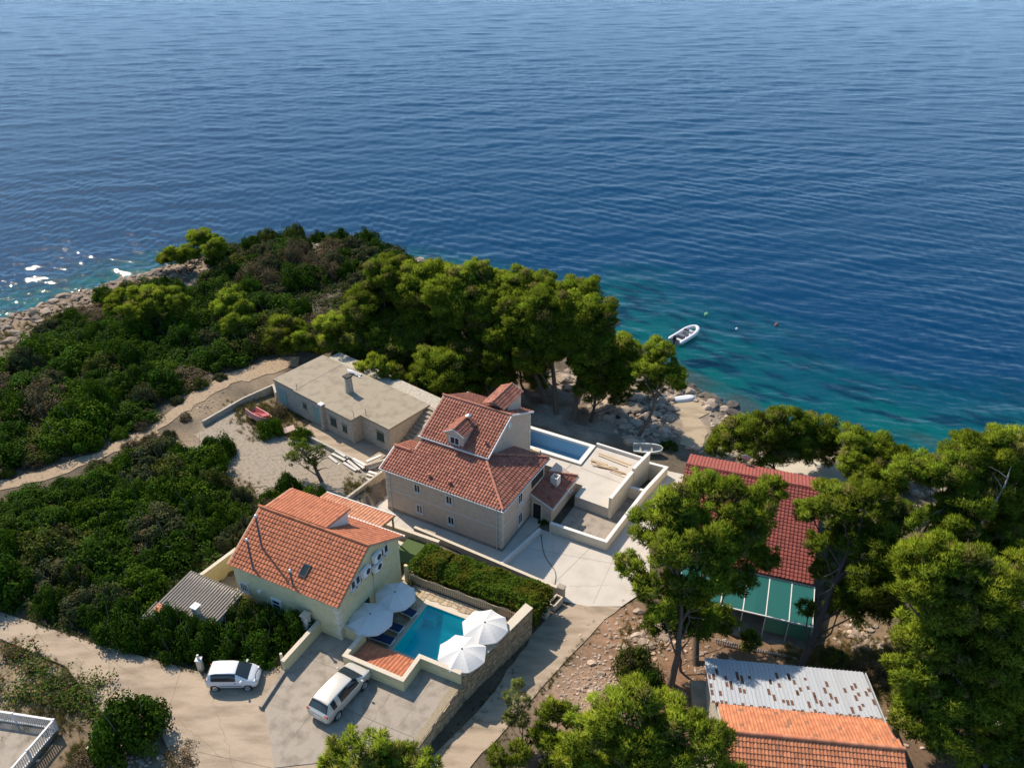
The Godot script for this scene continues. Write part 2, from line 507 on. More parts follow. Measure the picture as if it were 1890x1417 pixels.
func make_terrain() -> void:
	lump.seed = 4
	lump.frequency = 0.12
	lump.fractal_octaves = 3
	karst.seed = 9
	karst.noise_type = FastNoiseLite.TYPE_CELLULAR
	karst.cellular_return_type = FastNoiseLite.RETURN_DISTANCE2_SUB
	karst.frequency = 0.45
	g_h.resize(g_nx * g_nz)
	g_d.resize(g_nx * g_nz)
	var holes := carve_list()
	for q in holes:
		var lo: Vector2 = q[1][0]
		var hi: Vector2 = q[1][0]
		for p in q[1]:
			lo = lo.min(p); hi = hi.max(p)
		q.append(q[0].affine_inverse()); q.append(lo); q.append(hi)
	var cnx := g_nx / 2 + 1
	var cnz := g_nz / 2 + 1
	var coarse := PackedFloat32Array()
	for j in cnz:
		for i in cnx: coarse.append(shore(g_x0 + i * 2 * g_s, g_z0 + j * 2 * g_s))
	for j in g_nz:
		for i in g_nx:
			var x := g_x0 + i * g_s
			var z := g_z0 + j * g_s
			var ci := mini(i / 2, cnx - 2)
			var cj := mini(j / 2, cnz - 2)
			var fu := i * 0.5 - ci
			var fv := j * 0.5 - cj
			var ck := cj * cnx + ci
			var d := lerpf(lerpf(coarse[ck], coarse[ck + 1], fu), lerpf(coarse[ck + cnx], coarse[ck + cnx + 1], fu), fv)
			g_d[j * g_nx + i] = d
			var h := height_at(x, z, d)
			for q in holes:
				var l: Vector3 = q[3] * Vector3(x, 0, z)
				if l.x > q[4].x and l.x < q[5].x and l.z > q[4].y and l.z < q[5].y and Geometry2D.is_point_in_polygon(Vector2(l.x, l.z), q[1]): h = minf(h, q[2])
			g_h[j * g_nx + i] = h
	var land := land_mesh()
	struct("terrain", land, M.soil, "rocky headland of soil, pale rock and dry grass above the sea")
	var b := Buf.new()
	b.prism(pv([-84, -16, 67, -16, 67, 40, -84, 40]), 2.0, 4.6, Color(0.3, 0.22, 0.14))
	b.prism(pv([67, -55, 160, -40, 160, 40, 67, 40]), -1.0, 2.2, Color(0.2, 0.2, 0.08))
	b.prism(pv([-84, -84, -84, 40, -200, 40, -200, -60]), -1.0, 4.5, Color(0.2, 0.2, 0.08))
	struct("hillside", b, M.soil, "land running on behind the houses")

func soil_at(x: float, z: float, d: float) -> Color:
	var w := 0.35
	var c := Color(0.13, 0.10, 0.065) * w
	for i in range(0, SOILS.size(), 6):
		var r: float = SOILS[i + 2]
		var q := (Vector2(SOILS[i] - x, SOILS[i + 1] - z).length_squared()) / (r * r)
		if q < 3.0:
			var k := exp(-q * 2.2) * 1.6
			w += k
			c += Color(SOILS[i + 3], SOILS[i + 4], SOILS[i + 5]) * k
	c = c * (1.0 / w)
	var rk := rocky(x, z, d) * smoothstep(-0.25, 0.25, lump.get_noise_2d(x * 1.7 + 40.0, z * 1.7) + 0.12)
	var stone := Color(0.40, 0.315, 0.24) * (0.75 + 0.5 * absf(lump.get_noise_2d(x * 6.0, z * 6.0)))
	if x < -42.0: stone = Color(stone.r * 0.78, stone.g * 0.72, stone.b * 0.66)
	if d < 2.2: stone = stone.lerp(Color(0.09, 0.075, 0.055), smoothstep(2.2, 0.5, d + lump.get_noise_2d(x * 5.0, z * 5.0)) * 0.85)
	c = c.lerp(stone, rk)
	var s := 0.85 + 0.35 * lump.get_noise_2d(x * 4.0, z * 4.0)
	return Color(c.r * s, c.g * s, c.b * s, 1.0)

func bed_at(x: float, z: float, d: float) -> Color:
	# what the water shows of the bottom: sand and weed near the rocks, then the blue of deep water
	var reach := lerpf(20.0, 46.0, smoothstep(8.0, 26.0, x))
	reach = lerpf(reach, 40.0, smoothstep(-40.0, -58.0, x))
	reach = lerpf(reach, 15.0, smoothstep(14.0, 0.0, absf(x + 22.0)))
	var t := clampf(-d / reach + lump.get_noise_2d(x * 0.5, z * 0.5) * 0.22, 0.0, 1.0)
	var c := Color(0.05, 0.085, 0.055).lerp(Color(0.0, 0.118, 0.098), smoothstep(0.0, 0.12, t))
	c = c.lerp(Color(0.0, 0.078, 0.092), smoothstep(0.16, 0.5, t))
	c = c.lerp(Color(0.0, 0.038, 0.10), smoothstep(0.4, 0.95, t))
	var weed := lump.get_noise_2d(x * 1.1 + 90.0, z * 1.6 + 10.0) + 0.5 * lump.get_noise_2d(x * 3.0, z * 3.0)
	weed = smoothstep(0.08, 0.3, weed) * smoothstep(0.04, 0.14, t) * smoothstep(0.95, 0.4, t)
	c = c.lerp(Color(0.0, 0.018, 0.033), weed * 0.85)
	var spot := 1.0 + 0.35 * lump.get_noise_2d(x * 7.0, z * 7.0) * (1.0 - t)
	return Color(c.r * spot, c.g * spot, c.b * spot, 1.0)

func land_mesh() -> ArrayMesh:
	var v := PackedVector3Array()
	var n := PackedVector3Array()
	var c := PackedColorArray()
	var idx := PackedInt32Array()
	var keep := PackedInt32Array()
	keep.resize(g_nx * g_nz)
	for j in g_nz:
		for i in g_nx:
			var k := j * g_nx + i
			var x := g_x0 + i * g_s
			var z := g_z0 + j * g_s
			var xl := g_h[k - 1] if i > 0 else g_h[k]
			var xr := g_h[k + 1] if i < g_nx - 1 else g_h[k]
			var zl := g_h[k - g_nx] if j > 0 else g_h[k]
			var zr := g_h[k + g_nx] if j < g_nz - 1 else g_h[k]
			v.append(Vector3(x, g_h[k], z))
			n.append(Vector3(xl - xr, 2.0 * g_s, zl - zr).normalized())
			c.append(soil_at(x, z, g_d[k]) if g_d[k] > -1.5 else bed_at(x, z, g_d[k]))
	for j in g_nz - 1:
		for i in g_nx - 1:
			var k := j * g_nx + i
			if maxf(maxf(g_d[k], g_d[k + 1]), maxf(g_d[k + g_nx], g_d[k + g_nx + 1])) < -2.0:
				continue
			idx.append_array([k, k + 1, k + g_nx + 1, k, k + g_nx + 1, k + g_nx])
	var m := ArrayMesh.new()
	var a := []
	a.resize(Mesh.ARRAY_MAX)
	a[Mesh.ARRAY_VERTEX] = v; a[Mesh.ARRAY_NORMAL] = n; a[Mesh.ARRAY_COLOR] = c; a[Mesh.ARRAY_INDEX] = idx
	m.add_surface_from_arrays(Mesh.PRIMITIVE_TRIANGLES, a)
	return m

# ---------------------------------------------------------------- sea
func make_sea() -> void:
	# bed, fine near the shore
	var b := Buf.new()
	var step := 1.2
	var cells := {}
	var nx := 153
	var nz := 107
	var x0 := -105.0
	var z0 := -176.0
	var v := PackedVector3Array(); var n := PackedVector3Array(); var c := PackedColorArray(); var idx := PackedInt32Array()
	for j in nz:
		for i in nx:
			var x := x0 + i * step
			var z := z0 + j * step
			var d := shore(x, z)
			v.append(Vector3(x, minf(-0.05, -0.3 + d * 0.22 - 0.5 * smoothstep(0.0, -2.0, d)) if d < 0.0 else -0.9, z))
			n.append(Vector3.UP)
			c.append(bed_at(x, z, minf(d, -0.3)))
	for j in nz - 1:
		for i in nx - 1:
			var k := j * nx + i
			idx.append_array([k, k + 1, k + nx + 1, k, k + nx + 1, k + nx])
	var m := ArrayMesh.new()
	var a := []
	a.resize(Mesh.ARRAY_MAX)
	a[Mesh.ARRAY_VERTEX] = v; a[Mesh.ARRAY_NORMAL] = n; a[Mesh.ARRAY_COLOR] = c; a[Mesh.ARRAY_INDEX] = idx
	m.add_surface_from_arrays(Mesh.PRIMITIVE_TRIANGLES, a)
	struct("seabed", m, M.sea_bed, "seabed of sand, rock and dark weed patches seen through the water")
	var deep := Buf.new()
	deep.prism(pv([-6000, -6000, 6000, -6000, 6000, -30, -6000, -30]), -14.0, -12.4, Color(0.0, 0.038, 0.10))
	struct("seabed", deep, M.sea_bed, "deep seabed")
	# the water: rows that widen and lengthen away from the land
	var zs := PackedFloat32Array()
	var z := -50.0
	while z > -520.0:
		zs.append(z)
		z *= 1.0037 if z > -160.0 else 1.0056
	while z > -6000.0:
		zs.append(z)
		z *= 1.25
	var cols := 440
	var kx := PackedFloat32Array(); var kz := PackedFloat32Array(); var ph0 := PackedFloat32Array(); var amp := PackedFloat32Array(); var lams := PackedFloat32Array()
	var wr := RandomNumberGenerator.new()
	wr.seed = 5
	for i in 30:
		var lam := 0.65 * pow(1.125, i) * wr.randf_range(0.85, 1.18)
		var dir := Vector2.from_angle(PI / 2 - 0.30 + wr.randfn(0.0, 0.75 if lam < 4.0 else 0.5))
		var kk := TAU / lam
		kx.append(dir.x * kk); kz.append(dir.y * kk); ph0.append(wr.randf() * TAU); lams.append(lam)
		amp.append(0.040 / kk * minf(1.0, pow(2.5 / lam, 0.85)))
	var wv := PackedVector3Array(); var wn := PackedVector3Array(); var wi := PackedInt32Array()
	for j in zs.size():
		var zz := zs[j]
		var half := 22.0 + 0.68 * absf(zz)
		var cell := maxf(absf(zz) * (0.0037 if zz > -160.0 else 0.0056), 2.0 * half / cols)
		var live := PackedInt32Array()
		var row := PackedFloat32Array()
		for w in kx.size():
			if lams[w] >= cell * 2.4 and zz > -521.0:
				live.append(w); row.append(kz[w] * zz + ph0[w])
		if zz < -521.0: half += 2.0 * (absf(zz) - 521.0)
		for i in cols + 1:
			var x := lerpf(-half, half, float(i) / cols)
			var out := absf(i - cols * 0.5) - (cols * 0.5 - 12.0)
			if out > 0.0: x += signf(x) * out * out * (3.0 + absf(zz) * 0.004)
			var h := 0.0
			var sx := 0.0
			var sz := 0.0
			for e in live.size():
				var w := live[e]
				var p := kx[w] * x + row[e]
				var q := amp[w]
				h += q * sin(p)
				var co := cos(p) * q
				sx += co * kx[w]
				sz += co * kz[w]
			var gust := 0.85 + 0.45 * lump.get_noise_2d(x * 0.16, zz * 0.10 + 300.0)
			# waves made steeper off these rocks, shaped to catch glints of the sun
			gust += 1.0 * exp(-(pow(x + 60.0, 2.0) + pow(zz + 108.0, 2.0)) / 420.0)
			wv.append(Vector3(x, h * gust, zz))
			wn.append(Vector3(-sx * gust, 1.0, -sz * gust).normalized())
	for j in zs.size() - 1:
		for i in cols:
			var k := j * (cols + 1) + i
			wi.append_array([k, k + cols + 1, k + cols + 2, k, k + cols + 2, k + 1])
	var wm := ArrayMesh.new()
	var wa := []
	wa.resize(Mesh.ARRAY_MAX)
	wa[Mesh.ARRAY_VERTEX] = wv; wa[Mesh.ARRAY_NORMAL] = wn; wa[Mesh.ARRAY_INDEX] = wi
	wm.add_surface_from_arrays(Mesh.PRIMITIVE_TRIANGLES, wa)
	struct("sea", wm, M.sea_water, "calm blue sea with small ripples, turquoise near the rocks")

# ---------------------------------------------------------------- pads, roads, paths
func pad(called: String, f: Transform3D, poly: Array, y0: float, y1: float, mat: Material, label: String) -> void:
	var b := Buf.new()
	b.prism(pv(poly), y0, y1, WHITE, f)
	made[called] = struct(called, b, mat, label)

var made := {}

# joints and cracks in a slab: thin wandering strips on its face
func cracks(parent: Node, f: Transform3D, y: float, runs: Array, col: Color, seed_: int) -> void:
	var g := RandomNumberGenerator.new()
	g.seed = seed_
	var b := Buf.new()
	for r in runs:
		var a := Vector2(r[0], r[1])
		var e := Vector2(r[2], r[3])
		var n := maxi(1, int((e - a).length() / 0.35)) if r[5] > 0.0 else 1
		var prev := a
		for i in range(1, n + 1):
			var q := a.lerp(e, float(i) / n)
			if i < n: q += Vector2(g.randfn(0, r[5]), g.randfn(0, r[5]))
			var s = (q - prev).normalized().orthogonal() * r[4] * 0.5 * g.randf_range(0.6, 1.3)
			b.face(f * Vector3(prev.x + s.x, y, prev.y + s.y), f * Vector3(q.x + s.x, y, q.y + s.y), f * Vector3(q.x - s.x, y, q.y - s.y), f * Vector3(prev.x - s.x, y, prev.y - s.y), Vector3.UP, col)
			prev = q
	obj("joint", b, M.any, parent)

# a sheet laid over the ground, its rim following the polygon
func drape(called: String, poly: PackedVector2Array, lift: float, mat: Material, col: Color, label: String, step := 1.0) -> void:
	var b := Buf.new()
	var lo := poly[0]
	var hi := poly[0]
	for p in poly:
		lo = lo.min(p); hi = hi.max(p)
	var nx := int((hi.x - lo.x) / step) + 1
	var nz := int((hi.y - lo.y) / step) + 1
	for j in nz:
		for i in nx:
			var o := lo + Vector2(i, j) * step
			var cell := PackedVector2Array([o, o + Vector2(step, 0), o + Vector2(step, step), o + Vector2(0, step)])
			for piece in Geometry2D.intersect_polygons(cell, poly):
				var t := Geometry2D.triangulate_polygon(piece)
				for k in range(0, t.size(), 3):
					var p: Array[Vector3] = []
					for s in 3:
						var q: Vector2 = piece[t[k + s]]
						p.append(Vector3(q.x, T(q.x, q.y) + lift, q.y))
					b.trin(p[0], p[1], p[2], Vector3.UP, Vector3.UP, Vector3.UP, col)
	struct(called, b, mat, label)

func ragged(pts: Array, amount: float) -> PackedVector2Array:
	var out := PackedVector2Array()
	var p := pv(pts)
	for i in p.size():
		var a := p[i]
		var e := p[(i + 1) % p.size()] - a
		var steps := maxi(1, int(e.length() / 0.9))
		for k in steps:
			out.append(a + e * (float(k) / steps) + Vector2(rng.randfn(0, amount), rng.randfn(0, amount)))
	return out

func make_pavements() -> void:
	var W := Transform3D.IDENTITY
	# the access road on the upper side, flat concrete
	pad("road", W, [-60, -50.8, -45, -45.9, -36.2, -42.7, -28.5, -39.9, -19.6, -37.2, -15.3, -38.0, -14.6, -36.5, -12.0, -33, -8, -24, -21, -24, -19.3, -30.2, -21.5, -33.0, -25.4, -34.2, -29.6, -38.0, -36.5, -40.9, -47, -44.3, -60, -48.8], 4.6, 5.46, M.concrete_road, "pale concrete access road with tyre marks")
	pad("parking", YF, [1.9, 0.45, 1.9, -3.9, 1.6, -6.2, -2, -9.5, -8.35, -5.3, -8.5, -3.4, -8.85, 0.45, -5.9, 0.45, -5.9, -1.5, -1.45, -1.5, -1.45, 0.45], 3.0, 5.5, M.concrete_grey, "grey concrete parking area inside low walls")
	pad("drive", BF, [-0.74, -2.3, -6.7, -2.6, -8.3, -2.4, -10.9, -1.0, -12.0, 1.8, -10.6, 6, -11.6, 13, -11.3, 17.2, -8.1, 16.8, -7.5, 11, -7.0, 4.0, -1.2, 3.9], 1.2, 3.0, M.concrete_pale, "pale concrete driveway beside the villa")
	pad("path", BF, [12.6, -1.6, -0.9, -1.6, -1.2, 4.9, 0.3, 5.2, 12.6, 5.0], 1.2, 2.96, M.concrete_pale, "concrete path round the foot of the villa")
	drape("lane", ragged([1.9, -43.2, 4.6, -46.2, 8.4, -45.8, 6.2, -43.2, 3.8, -40.2, 1.0, -36.3, -1.8, -32.4, -5.2, -27.5, -7.8, -27.5, -4.9, -31.9, -1.6, -36.6], 0.05), 0.06, M.concrete_road, Color(1.12, 1.1, 1.06), "sloping concrete lane below the stone wall")
	drape("dirt_track", ragged([-62, -52.9, -50, -55.0, -44, -57.0, -40.2, -59.2, -36.9, -63.0, -34.4, -67, -32.6, -71.2, -29.8, -76.2, -26.2, -79.2, -23.5, -81.0, -24.3, -83.2, -28.0, -81.6, -31.0, -78.4, -33.4, -73.3, -35.3, -68.3, -38.0, -63.7, -41.4, -60.3, -45.6, -58.3, -52, -56.6, -62, -54.4], 0.22), 0.05, M.soil, Color(0.35, 0.255, 0.165), "dusty dirt track through the scrub", 0.8)
	drape("gravel_yard", ragged([-29.4, -68.6, -28.6, -72.6, -24.8, -69.4, -20.6, -66.4, -13.4, -60.6, -12.4, -58.2, -15, -55.4, -18.5, -57.2, -22.5, -58.6, -26.5, -62.5, -30.2, -66.5], 0.25), 0.05, M.soil, Color(0.31, 0.255, 0.195), "bare pale yard of trodden gravel", 0.8)
	drape("slipway", ragged([16.9, -69.2, 18.0, -72.5, 17.6, -75.4, 17.3, -77.8, 20.6, -79.0, 22.4, -77.2, 20.0, -74.6, 20.2, -71.5, 19.0, -68.6], 0.08), 0.07, M.concrete_road, Color(1.15, 1.05, 0.92), "concrete slipway running down into the sea", 0.6)
	drape("terrace_ground", ragged([23.5, -68.0, 25.0, -65.0, 27.5, -63.0, 32.5, -62.0, 33.0, -64.2, 29.5, -66.0, 26.5, -67.2], 0.15), 0.05, M.concrete_pale, Color(1.1, 1.05, 0.95), "pale levelled ground behind the red roof by the shore", 0.8)
	var W2 := Transform3D.IDENTITY
	cracks(made.drive, BF, 3.004, [[-1.2, 1.2, -9.5, 3.2, 0.035, 0.0], [-5.2, -2.2, -6.2, 3.9, 0.03, 0.0], [-8.9, -1.8, -8.2, 5.0, 0.03, 0.0], [-8.2, 6.5, -11.0, 7.2, 0.03, 0.0], [-8.4, 10.5, -11.4, 11.0, 0.03, 0.0], [-6.5, -1.0, -9.2, 0.6, 0.02, 0.07], [-3.0, 3.4, -4.4, 0.4, 0.015, 0.06]], Color(0.21, 0.18, 0.15), 3)
	cracks(made.road, W2, 5.464, [[-33.5, -41.6, -31.2, -39.2, 0.03, 0.0], [-27.3, -39.4, -25.2, -34.8, 0.03, 0.0], [-21.8, -37.8, -21.4, -33.2, 0.03, 0.0], [-30.2, -40.2, -24.0, -37.0, 0.018, 0.09], [-22.5, -35.2, -17.2, -31.2, 0.02, 0.1], [-18.4, -34.5, -16.0, -30.0, 0.02, 0.08], [-20.0, -36.9, -18.4, -34.5, 0.015, 0.08], [-18.8, -31.6, -13.5, -30.4, 0.03, 0.0], [-40, -43.8, -36.5, -41.2, 0.025, 0.08]], Color(0.17, 0.125, 0.085), 5)
	cracks(made.parking, YF, 5.504, [[1.8, -2.2, -1.4, -2.0, 0.03, 0.0], [-1.45, -1.6, -1.7, -7.5, 0.03, 0.0], [-1.6, -4.4, -8.3, -4.2, 0.03, 0.0], [-5.2, -1.6, -5.4, -6.6, 0.025, 0.05], [-7.2, 0.3, -7.0, -4.0, 0.02, 0.07], [-3.0, -3.0, -4.6, -5.2, 0.015, 0.08]], Color(0.13, 0.11, 0.09), 7)
	cracks(made.path, BF, 2.964, [[3.0, -1.55, 3.0, -0.05, 0.03, 0.0], [6.5, -1.55, 6.5, -0.05, 0.03, 0.0], [9.8, -1.55, 9.8, -0.05, 0.03, 0.0]], Color(0.2, 0.17, 0.14), 9)

# ---------------------------------------------------------------- building helpers
# a line of wall with its own thickness; points are (x, z) pairs in the frame of its parent
func line_poly(pts: Array, th: float) -> PackedVector2Array:
	var r := Geometry2D.offset_polyline(pv(pts), th / 2, Geometry2D.JOIN_MITER, Geometry2D.END_BUTT)
	return r[0]

func wall_line(called: String, label: String, f: Transform3D, pts: Array, th: float, y0: float, y1: float, mat: Material, cap: Material = null, group := "", cap_over := 0.05) -> Node3D:
	var base := on(f, pts[0], y0, pts[1])
	var t := thing(called, label, "wall", base, group)
	var loc := []
	for i in range(0, pts.size(), 2):
		loc.append(pts[i] - pts[0]); loc.append(pts[i + 1] - pts[1])
	var b := Buf.new()
	b.prism(line_poly(loc, th), 0.0, y1 - y0 - (0.06 if cap else 0.0))
	obj("masonry", b, mat, t)
	if cap:
		var c := Buf.new()
		c.prism(line_poly(loc, th + cap_over * 2), y1 - y0 - 0.06, y1 - y0)
		obj("coping", c, cap, t)
	return t

# clay tiles on a slope: U runs along the eave, V up the slope; the polygon is in metres along them
func tiles(parent: Node, O: Vector3, U: Vector3, V: Vector3, poly: PackedVector2Array, tw: float, tl: float, cols: Array, k := 0.16, lift := 0.045, wave := 0.6) -> void:
	var N := U.cross(V).normalized()
	if N.y < 0.0: N = -N
	var lo := poly[0]
	var hi := poly[0]
	for p in poly:
		lo = lo.min(p); hi = hi.max(p)
	var prof := [Vector2(0, 0.0), Vector2(0.14, 0.22), Vector2(0.32, 0.30), Vector2(0.5, 0.22), Vector2(0.64, 0.02), Vector2(1.0, 0.0)]
	var pn := []
	for i in prof.size():
		var e: Vector2 = (prof[mini(i + 1, 5)] - prof[maxi(i - 1, 0)]) * Vector2(1, wave)
		pn.append((N * e.x - U * e.y).normalized())
	var b := Buf.new()
	var under := Buf.new()
	for j in int((hi.y - lo.y) / tl) + 1:
		for i in int((hi.x - lo.x) / tw) + 1:
			var u0 := lo.x + i * tw
			var v0 := lo.y + j * tl
			var mid := Vector2(u0 + tw * 0.5, v0 + tl * 0.45)
			if not Geometry2D.is_point_in_polygon(mid, poly): continue
			var col: Color = vary(cols[0].lerp(cols[1], rng.randf()), k)
			if rng.randf() < 0.02 and cols.size() > 2: col = cols[2]
			var dv := rng.randf_range(-0.012, 0.012)
			var low: Array[Vector3] = []
			var top: Array[Vector3] = []
			for q in prof:
				var base = O + U * (u0 + q.x * tw) + N * (q.y * tw * wave + 0.01)
				low.append(base + V * (v0 + dv) + N * lift)
				top.append(base + V * (v0 + tl + 0.03))
			for s in 5:
				b.trin(low[s], low[s + 1], top[s + 1], pn[s], pn[s + 1], pn[s + 1], col)
				b.trin(low[s], top[s + 1], top[s], pn[s], pn[s + 1], pn[s], col)
				b.face(low[s], low[s + 1], low[s + 1] - N * (lift + 0.005), low[s] - N * (lift + 0.005), -V, col)
	stuff("roof_tiles", b, M.tile_orange, parent)

# the slab that carries the tiles; its upper face is the slope
func slope_slab(b: Buf, O: Vector3, U: Vector3, V: Vector3, poly: PackedVector2Array, th: float, col := Color(1, 1, 1)) -> void:
	var N := U.cross(V).normalized()
	if N.y < 0.0: N = -N
	b.prism(poly, -th, 0.0, col, Transform3D(Basis(U, N, V), O))

func ridge(parent: Node, A: Vector3, B: Vector3, r: float, cols: Array) -> void:
	var d := (B - A).normalized()
	var side := d.cross(Vector3.UP).normalized()
	var up := side.cross(d)
	var n := maxi(1, int((B - A).length() / 0.36))
	var step := (B - A).length() / n
	for i in n:
		var col: Color = vary(cols[0].lerp(cols[1], rng.randf()), 0.15)
		var b := Buf.new()
		var p := A + d * (i * step)
		var q := A + d * ((i + 1) * step + 0.03)
		for s in 4:
			var a0 := PI * s / 4.0
			var a1 := PI * (s + 1) / 4.0
			var n0 := side * cos(a0) + up * sin(a0)
			var n1 := side * cos(a1) + up * sin(a1)
			var r2 := r * 1.15
			b.trin(p + n0 * r, p + n1 * r, q + n1 * r2, n0, n1, n1, col)
			b.trin(p + n0 * r, q + n1 * r2, q + n0 * r2, n0, n1, n0, col)
			b.face(q + n0 * r2, q + n1 * r2, q + n1 * r2 * 0.82 + q * 0.0 + (n1 * 0.0), q + n0 * r2 * 0.82, d, col)
		obj("ridge_tile", b, M.tile_orange, parent)

# a white framed window standing on a wall face; the face looks along -z of xf, x along the wall
func window(parent: Node, xf: Transform3D, w: float, h: float, frame_mat: Material, bars := true, called := "window") -> MeshInstance3D:
	var b := Buf.new()
	var t := 0.11
	b.box(Vector3(-w / 2 - t, -t, -0.06), Vector3(-w / 2, h + t, 0.02), WHITE, xf)
	b.box(Vector3(w / 2, -t, -0.06), Vector3(w / 2 + t, h + t, 0.02), WHITE, xf)
	b.box(Vector3(-w / 2, h, -0.06), Vector3(w / 2, h + t, 0.02), WHITE, xf)
	b.box(Vector3(-w / 2, -t, -0.08), Vector3(w / 2, 0, 0.02), WHITE, xf)
	if bars:
		b.box(Vector3(-0.03, 0.0, -0.035), Vector3(0.03, h, 0.0), WHITE, xf)
	b.box(Vector3(-w / 2 - t - 0.05, -t - 0.05, -0.14), Vector3(w / 2 + t + 0.05, -t - 0.002, 0.02), WHITE, xf)
	var o := obj(called, b, frame_mat, parent)
	var g := Buf.new()
	g.box(Vector3(-w / 2, 0, -0.022), Vector3(w / 2, h, -0.01), WHITE, xf)
	obj("pane", g, M.dark_glass, o)
	return o

func faces_out(x: float, y: float, z: float, turn: float) -> Transform3D:
	return Transform3D(Basis(Vector3.UP, turn), Vector3(x, y, z))

const ORANGE := [Color(0.37, 0.118, 0.055), Color(0.46, 0.155, 0.07), Color(0.29, 0.10, 0.055)]
const ROSE := [Color(0.27, 0.09, 0.056), Color(0.355, 0.14, 0.088), Color(0.19, 0.06, 0.042)]
const WINE := [Color(0.155, 0.03, 0.022), Color(0.20, 0.042, 0.03)]

# ---------------------------------------------------------------- the yellow house
func yellow_house() -> void:
	var y0 := 4.2
	var t := thing("yellow_house", "pale yellow house with steep bright orange tiled roof beside the small turquoise pool", "house", on(YF, 0, y0, 0))
	var E := 8.9 - y0
	var R := 11.1 - y0
	var L := 9.33
	var Wd := 7.7
	var b := Buf.new()
	# gable body pulled along x
	var sect := pv([0.15, 0.0, 0.15, E - 0.12, Wd / 2, R - 0.22, Wd - 0.15, E - 0.12, Wd - 0.15, 0.0])
	b.prism(sect, 0.15, L - 0.15, WHITE, Transform3D(Basis(Vector3(0, 0, 1), Vector3(1, 0, 0), Vector3(0, 1, 0)), Vector3.ZERO))
	obj("wall", b, M.plaster_yellow, t)
	var rf := Buf.new()
	var run := Wd / 2 + 0.1
	var len := Vector2(run, (R - E) * run / (Wd / 2)).length()
	var s := (R - E) / (Wd / 2)
	var On := Vector3(-0.12, E - 0.1 * s, -0.1)
	var Vn := Vector3(0, s, 1).normalized()
	var Of := Vector3(-0.12, E - 0.1 * s, Wd + 0.1)
	var Vf := Vector3(0, s, -1).normalized()
	var full := pv([0, 0, L + 0.24, 0, L + 0.24, len, 0, len])
	slope_slab(rf, On, Vector3.RIGHT, Vn, full, 0.12, Color(0.45, 0.3, 0.2))
	slope_slab(rf, Of, Vector3.RIGHT, Vf, full, 0.12, Color(0.45, 0.3, 0.2))
	var roof := obj("roof", rf, M.any, t)
	tiles(roof, On, Vector3.RIGHT, Vn, full, 0.27, 0.315, ORANGE, 0.10, 0.065, 0.5)
	tiles(roof, Of, Vector3.RIGHT, Vf, full, 0.27, 0.315, ORANGE, 0.10, 0.04, 0.5)
	ridge(roof, Vector3(-0.14, R + 0.03, Wd / 2), Vector3(L + 0.14, R + 0.03, Wd / 2), 0.12, ORANGE)
	# raised part of the roof on the sea side
	var dm := Buf.new()
	var Od := Vector3(3.5, R - 0.22, 6.75)
	var Vd := Vector3(0, 0.36, -2.75).normalized()
	var dl := Vector2(2.75, 0.36).length()
	slope_slab(dm, Od, Vector3.RIGHT, Vd, pv([0, 0, 5.5, 0, 5.5, dl, 0, dl]), 0.1, Color(0.45, 0.3, 0.2))
	dm.prism(pv([6.5, E + 0.6, 6.5, R - 0.35, 4.1, R - 0.06, 4.1, R - 0.3]), 3.65, 8.85, Color(0.72, 0.68, 0.6), Transform3D(Basis(Vector3(0, 0, 1), Vector3(1, 0, 0), Vector3(0, 1, 0)), Vector3.ZERO))
	var dor := obj("dormer", dm, M.any, t)
	tiles(dor, Od + Vector3(0, 0.01, 0), Vector3.RIGHT, Vd, pv([0, 0, 5.5, 0, 5.5, dl, 0, dl]), 0.27, 0.315, ORANGE, 0.10, 0.04, 0.5)
	# white gutter on the sea side and a board under the near eave
	var gut := Buf.new()
	gut.bar(Vector3(-0.2, E - 0.12, Wd + 0.2), Vector3(L + 0.1, E - 0.12, Wd + 0.2), 0.14, 0.12)
	obj("gutter", gut, M.white_paint, t)
	# plaster corner stones at the near corner
	for i in 9:
		var q := Buf.new()
		var w := 0.42 if i % 2 else 0.26
		q.box(Vector3(0.125, 0.2 + i * 0.5, 0.12), Vector3(0.15 + w, 0.62 + i * 0.5, 0.155))
		q.box(Vector3(0.12, 0.2 + i * 0.5, 0.125), Vector3(0.155, 0.62 + i * 0.5, 0.15 + 0.68 - w))
		obj("quoin", q, M.plaster_cream, t)
	# gable openings; that wall looks along -x
	var gx := 0.15
	window(t, faces_out(gx, 8.75 - y0, 1.95, PI / 2), 0.36, 0.62, M.white_paint, false)
	window(t, faces_out(gx, 8.75 - y0, 2.5, PI / 2), 0.36, 0.62, M.white_paint, false)
	window(t, faces_out(gx, 8.75 - y0, 5.4, PI / 2), 0.36, 0.62, M.white_paint, false)
	window(t, faces_out(gx, 8.75 - y0, 5.95, PI / 2), 0.36, 0.62, M.white_paint, false)
	var dr := Buf.new()
	dr.box(Vector3(gx - 0.03, 0.2, 2.5), Vector3(gx - 0.004, 2.35, 3.5))
	obj("doorway", dr, M.dark_inside, t)
	var pipe := Buf.new()
	pipe.tube([Vector3(gx - 0.05, 0.2, 4.2), Vector3(gx - 0.05, 4.6, 4.2)], [0.03, 0.03], 6)
	obj("drain_pipe", pipe, M.plaster_cream, t)
	# entrance side looks along -z
	var d := Buf.new()
	d.box(Vector3(5.15, 0.75, 0.06), Vector3(6.05, 2.75, 0.146))
	var door := obj("door", d, M.white_plastic, t)
	for i in 5:
		var p := Buf.new()
		p.box(Vector3(5.32, 0.95 + i * 0.36, 0.04), Vector3(5.88, 1.16 + i * 0.36, 0.058))
		obj("pane", p, M.dark_glass, door)
	var wn := window(t, faces_out(8.45, 2.35, 0.15, 0.0), 0.62, 0.62, M.white_paint, false)
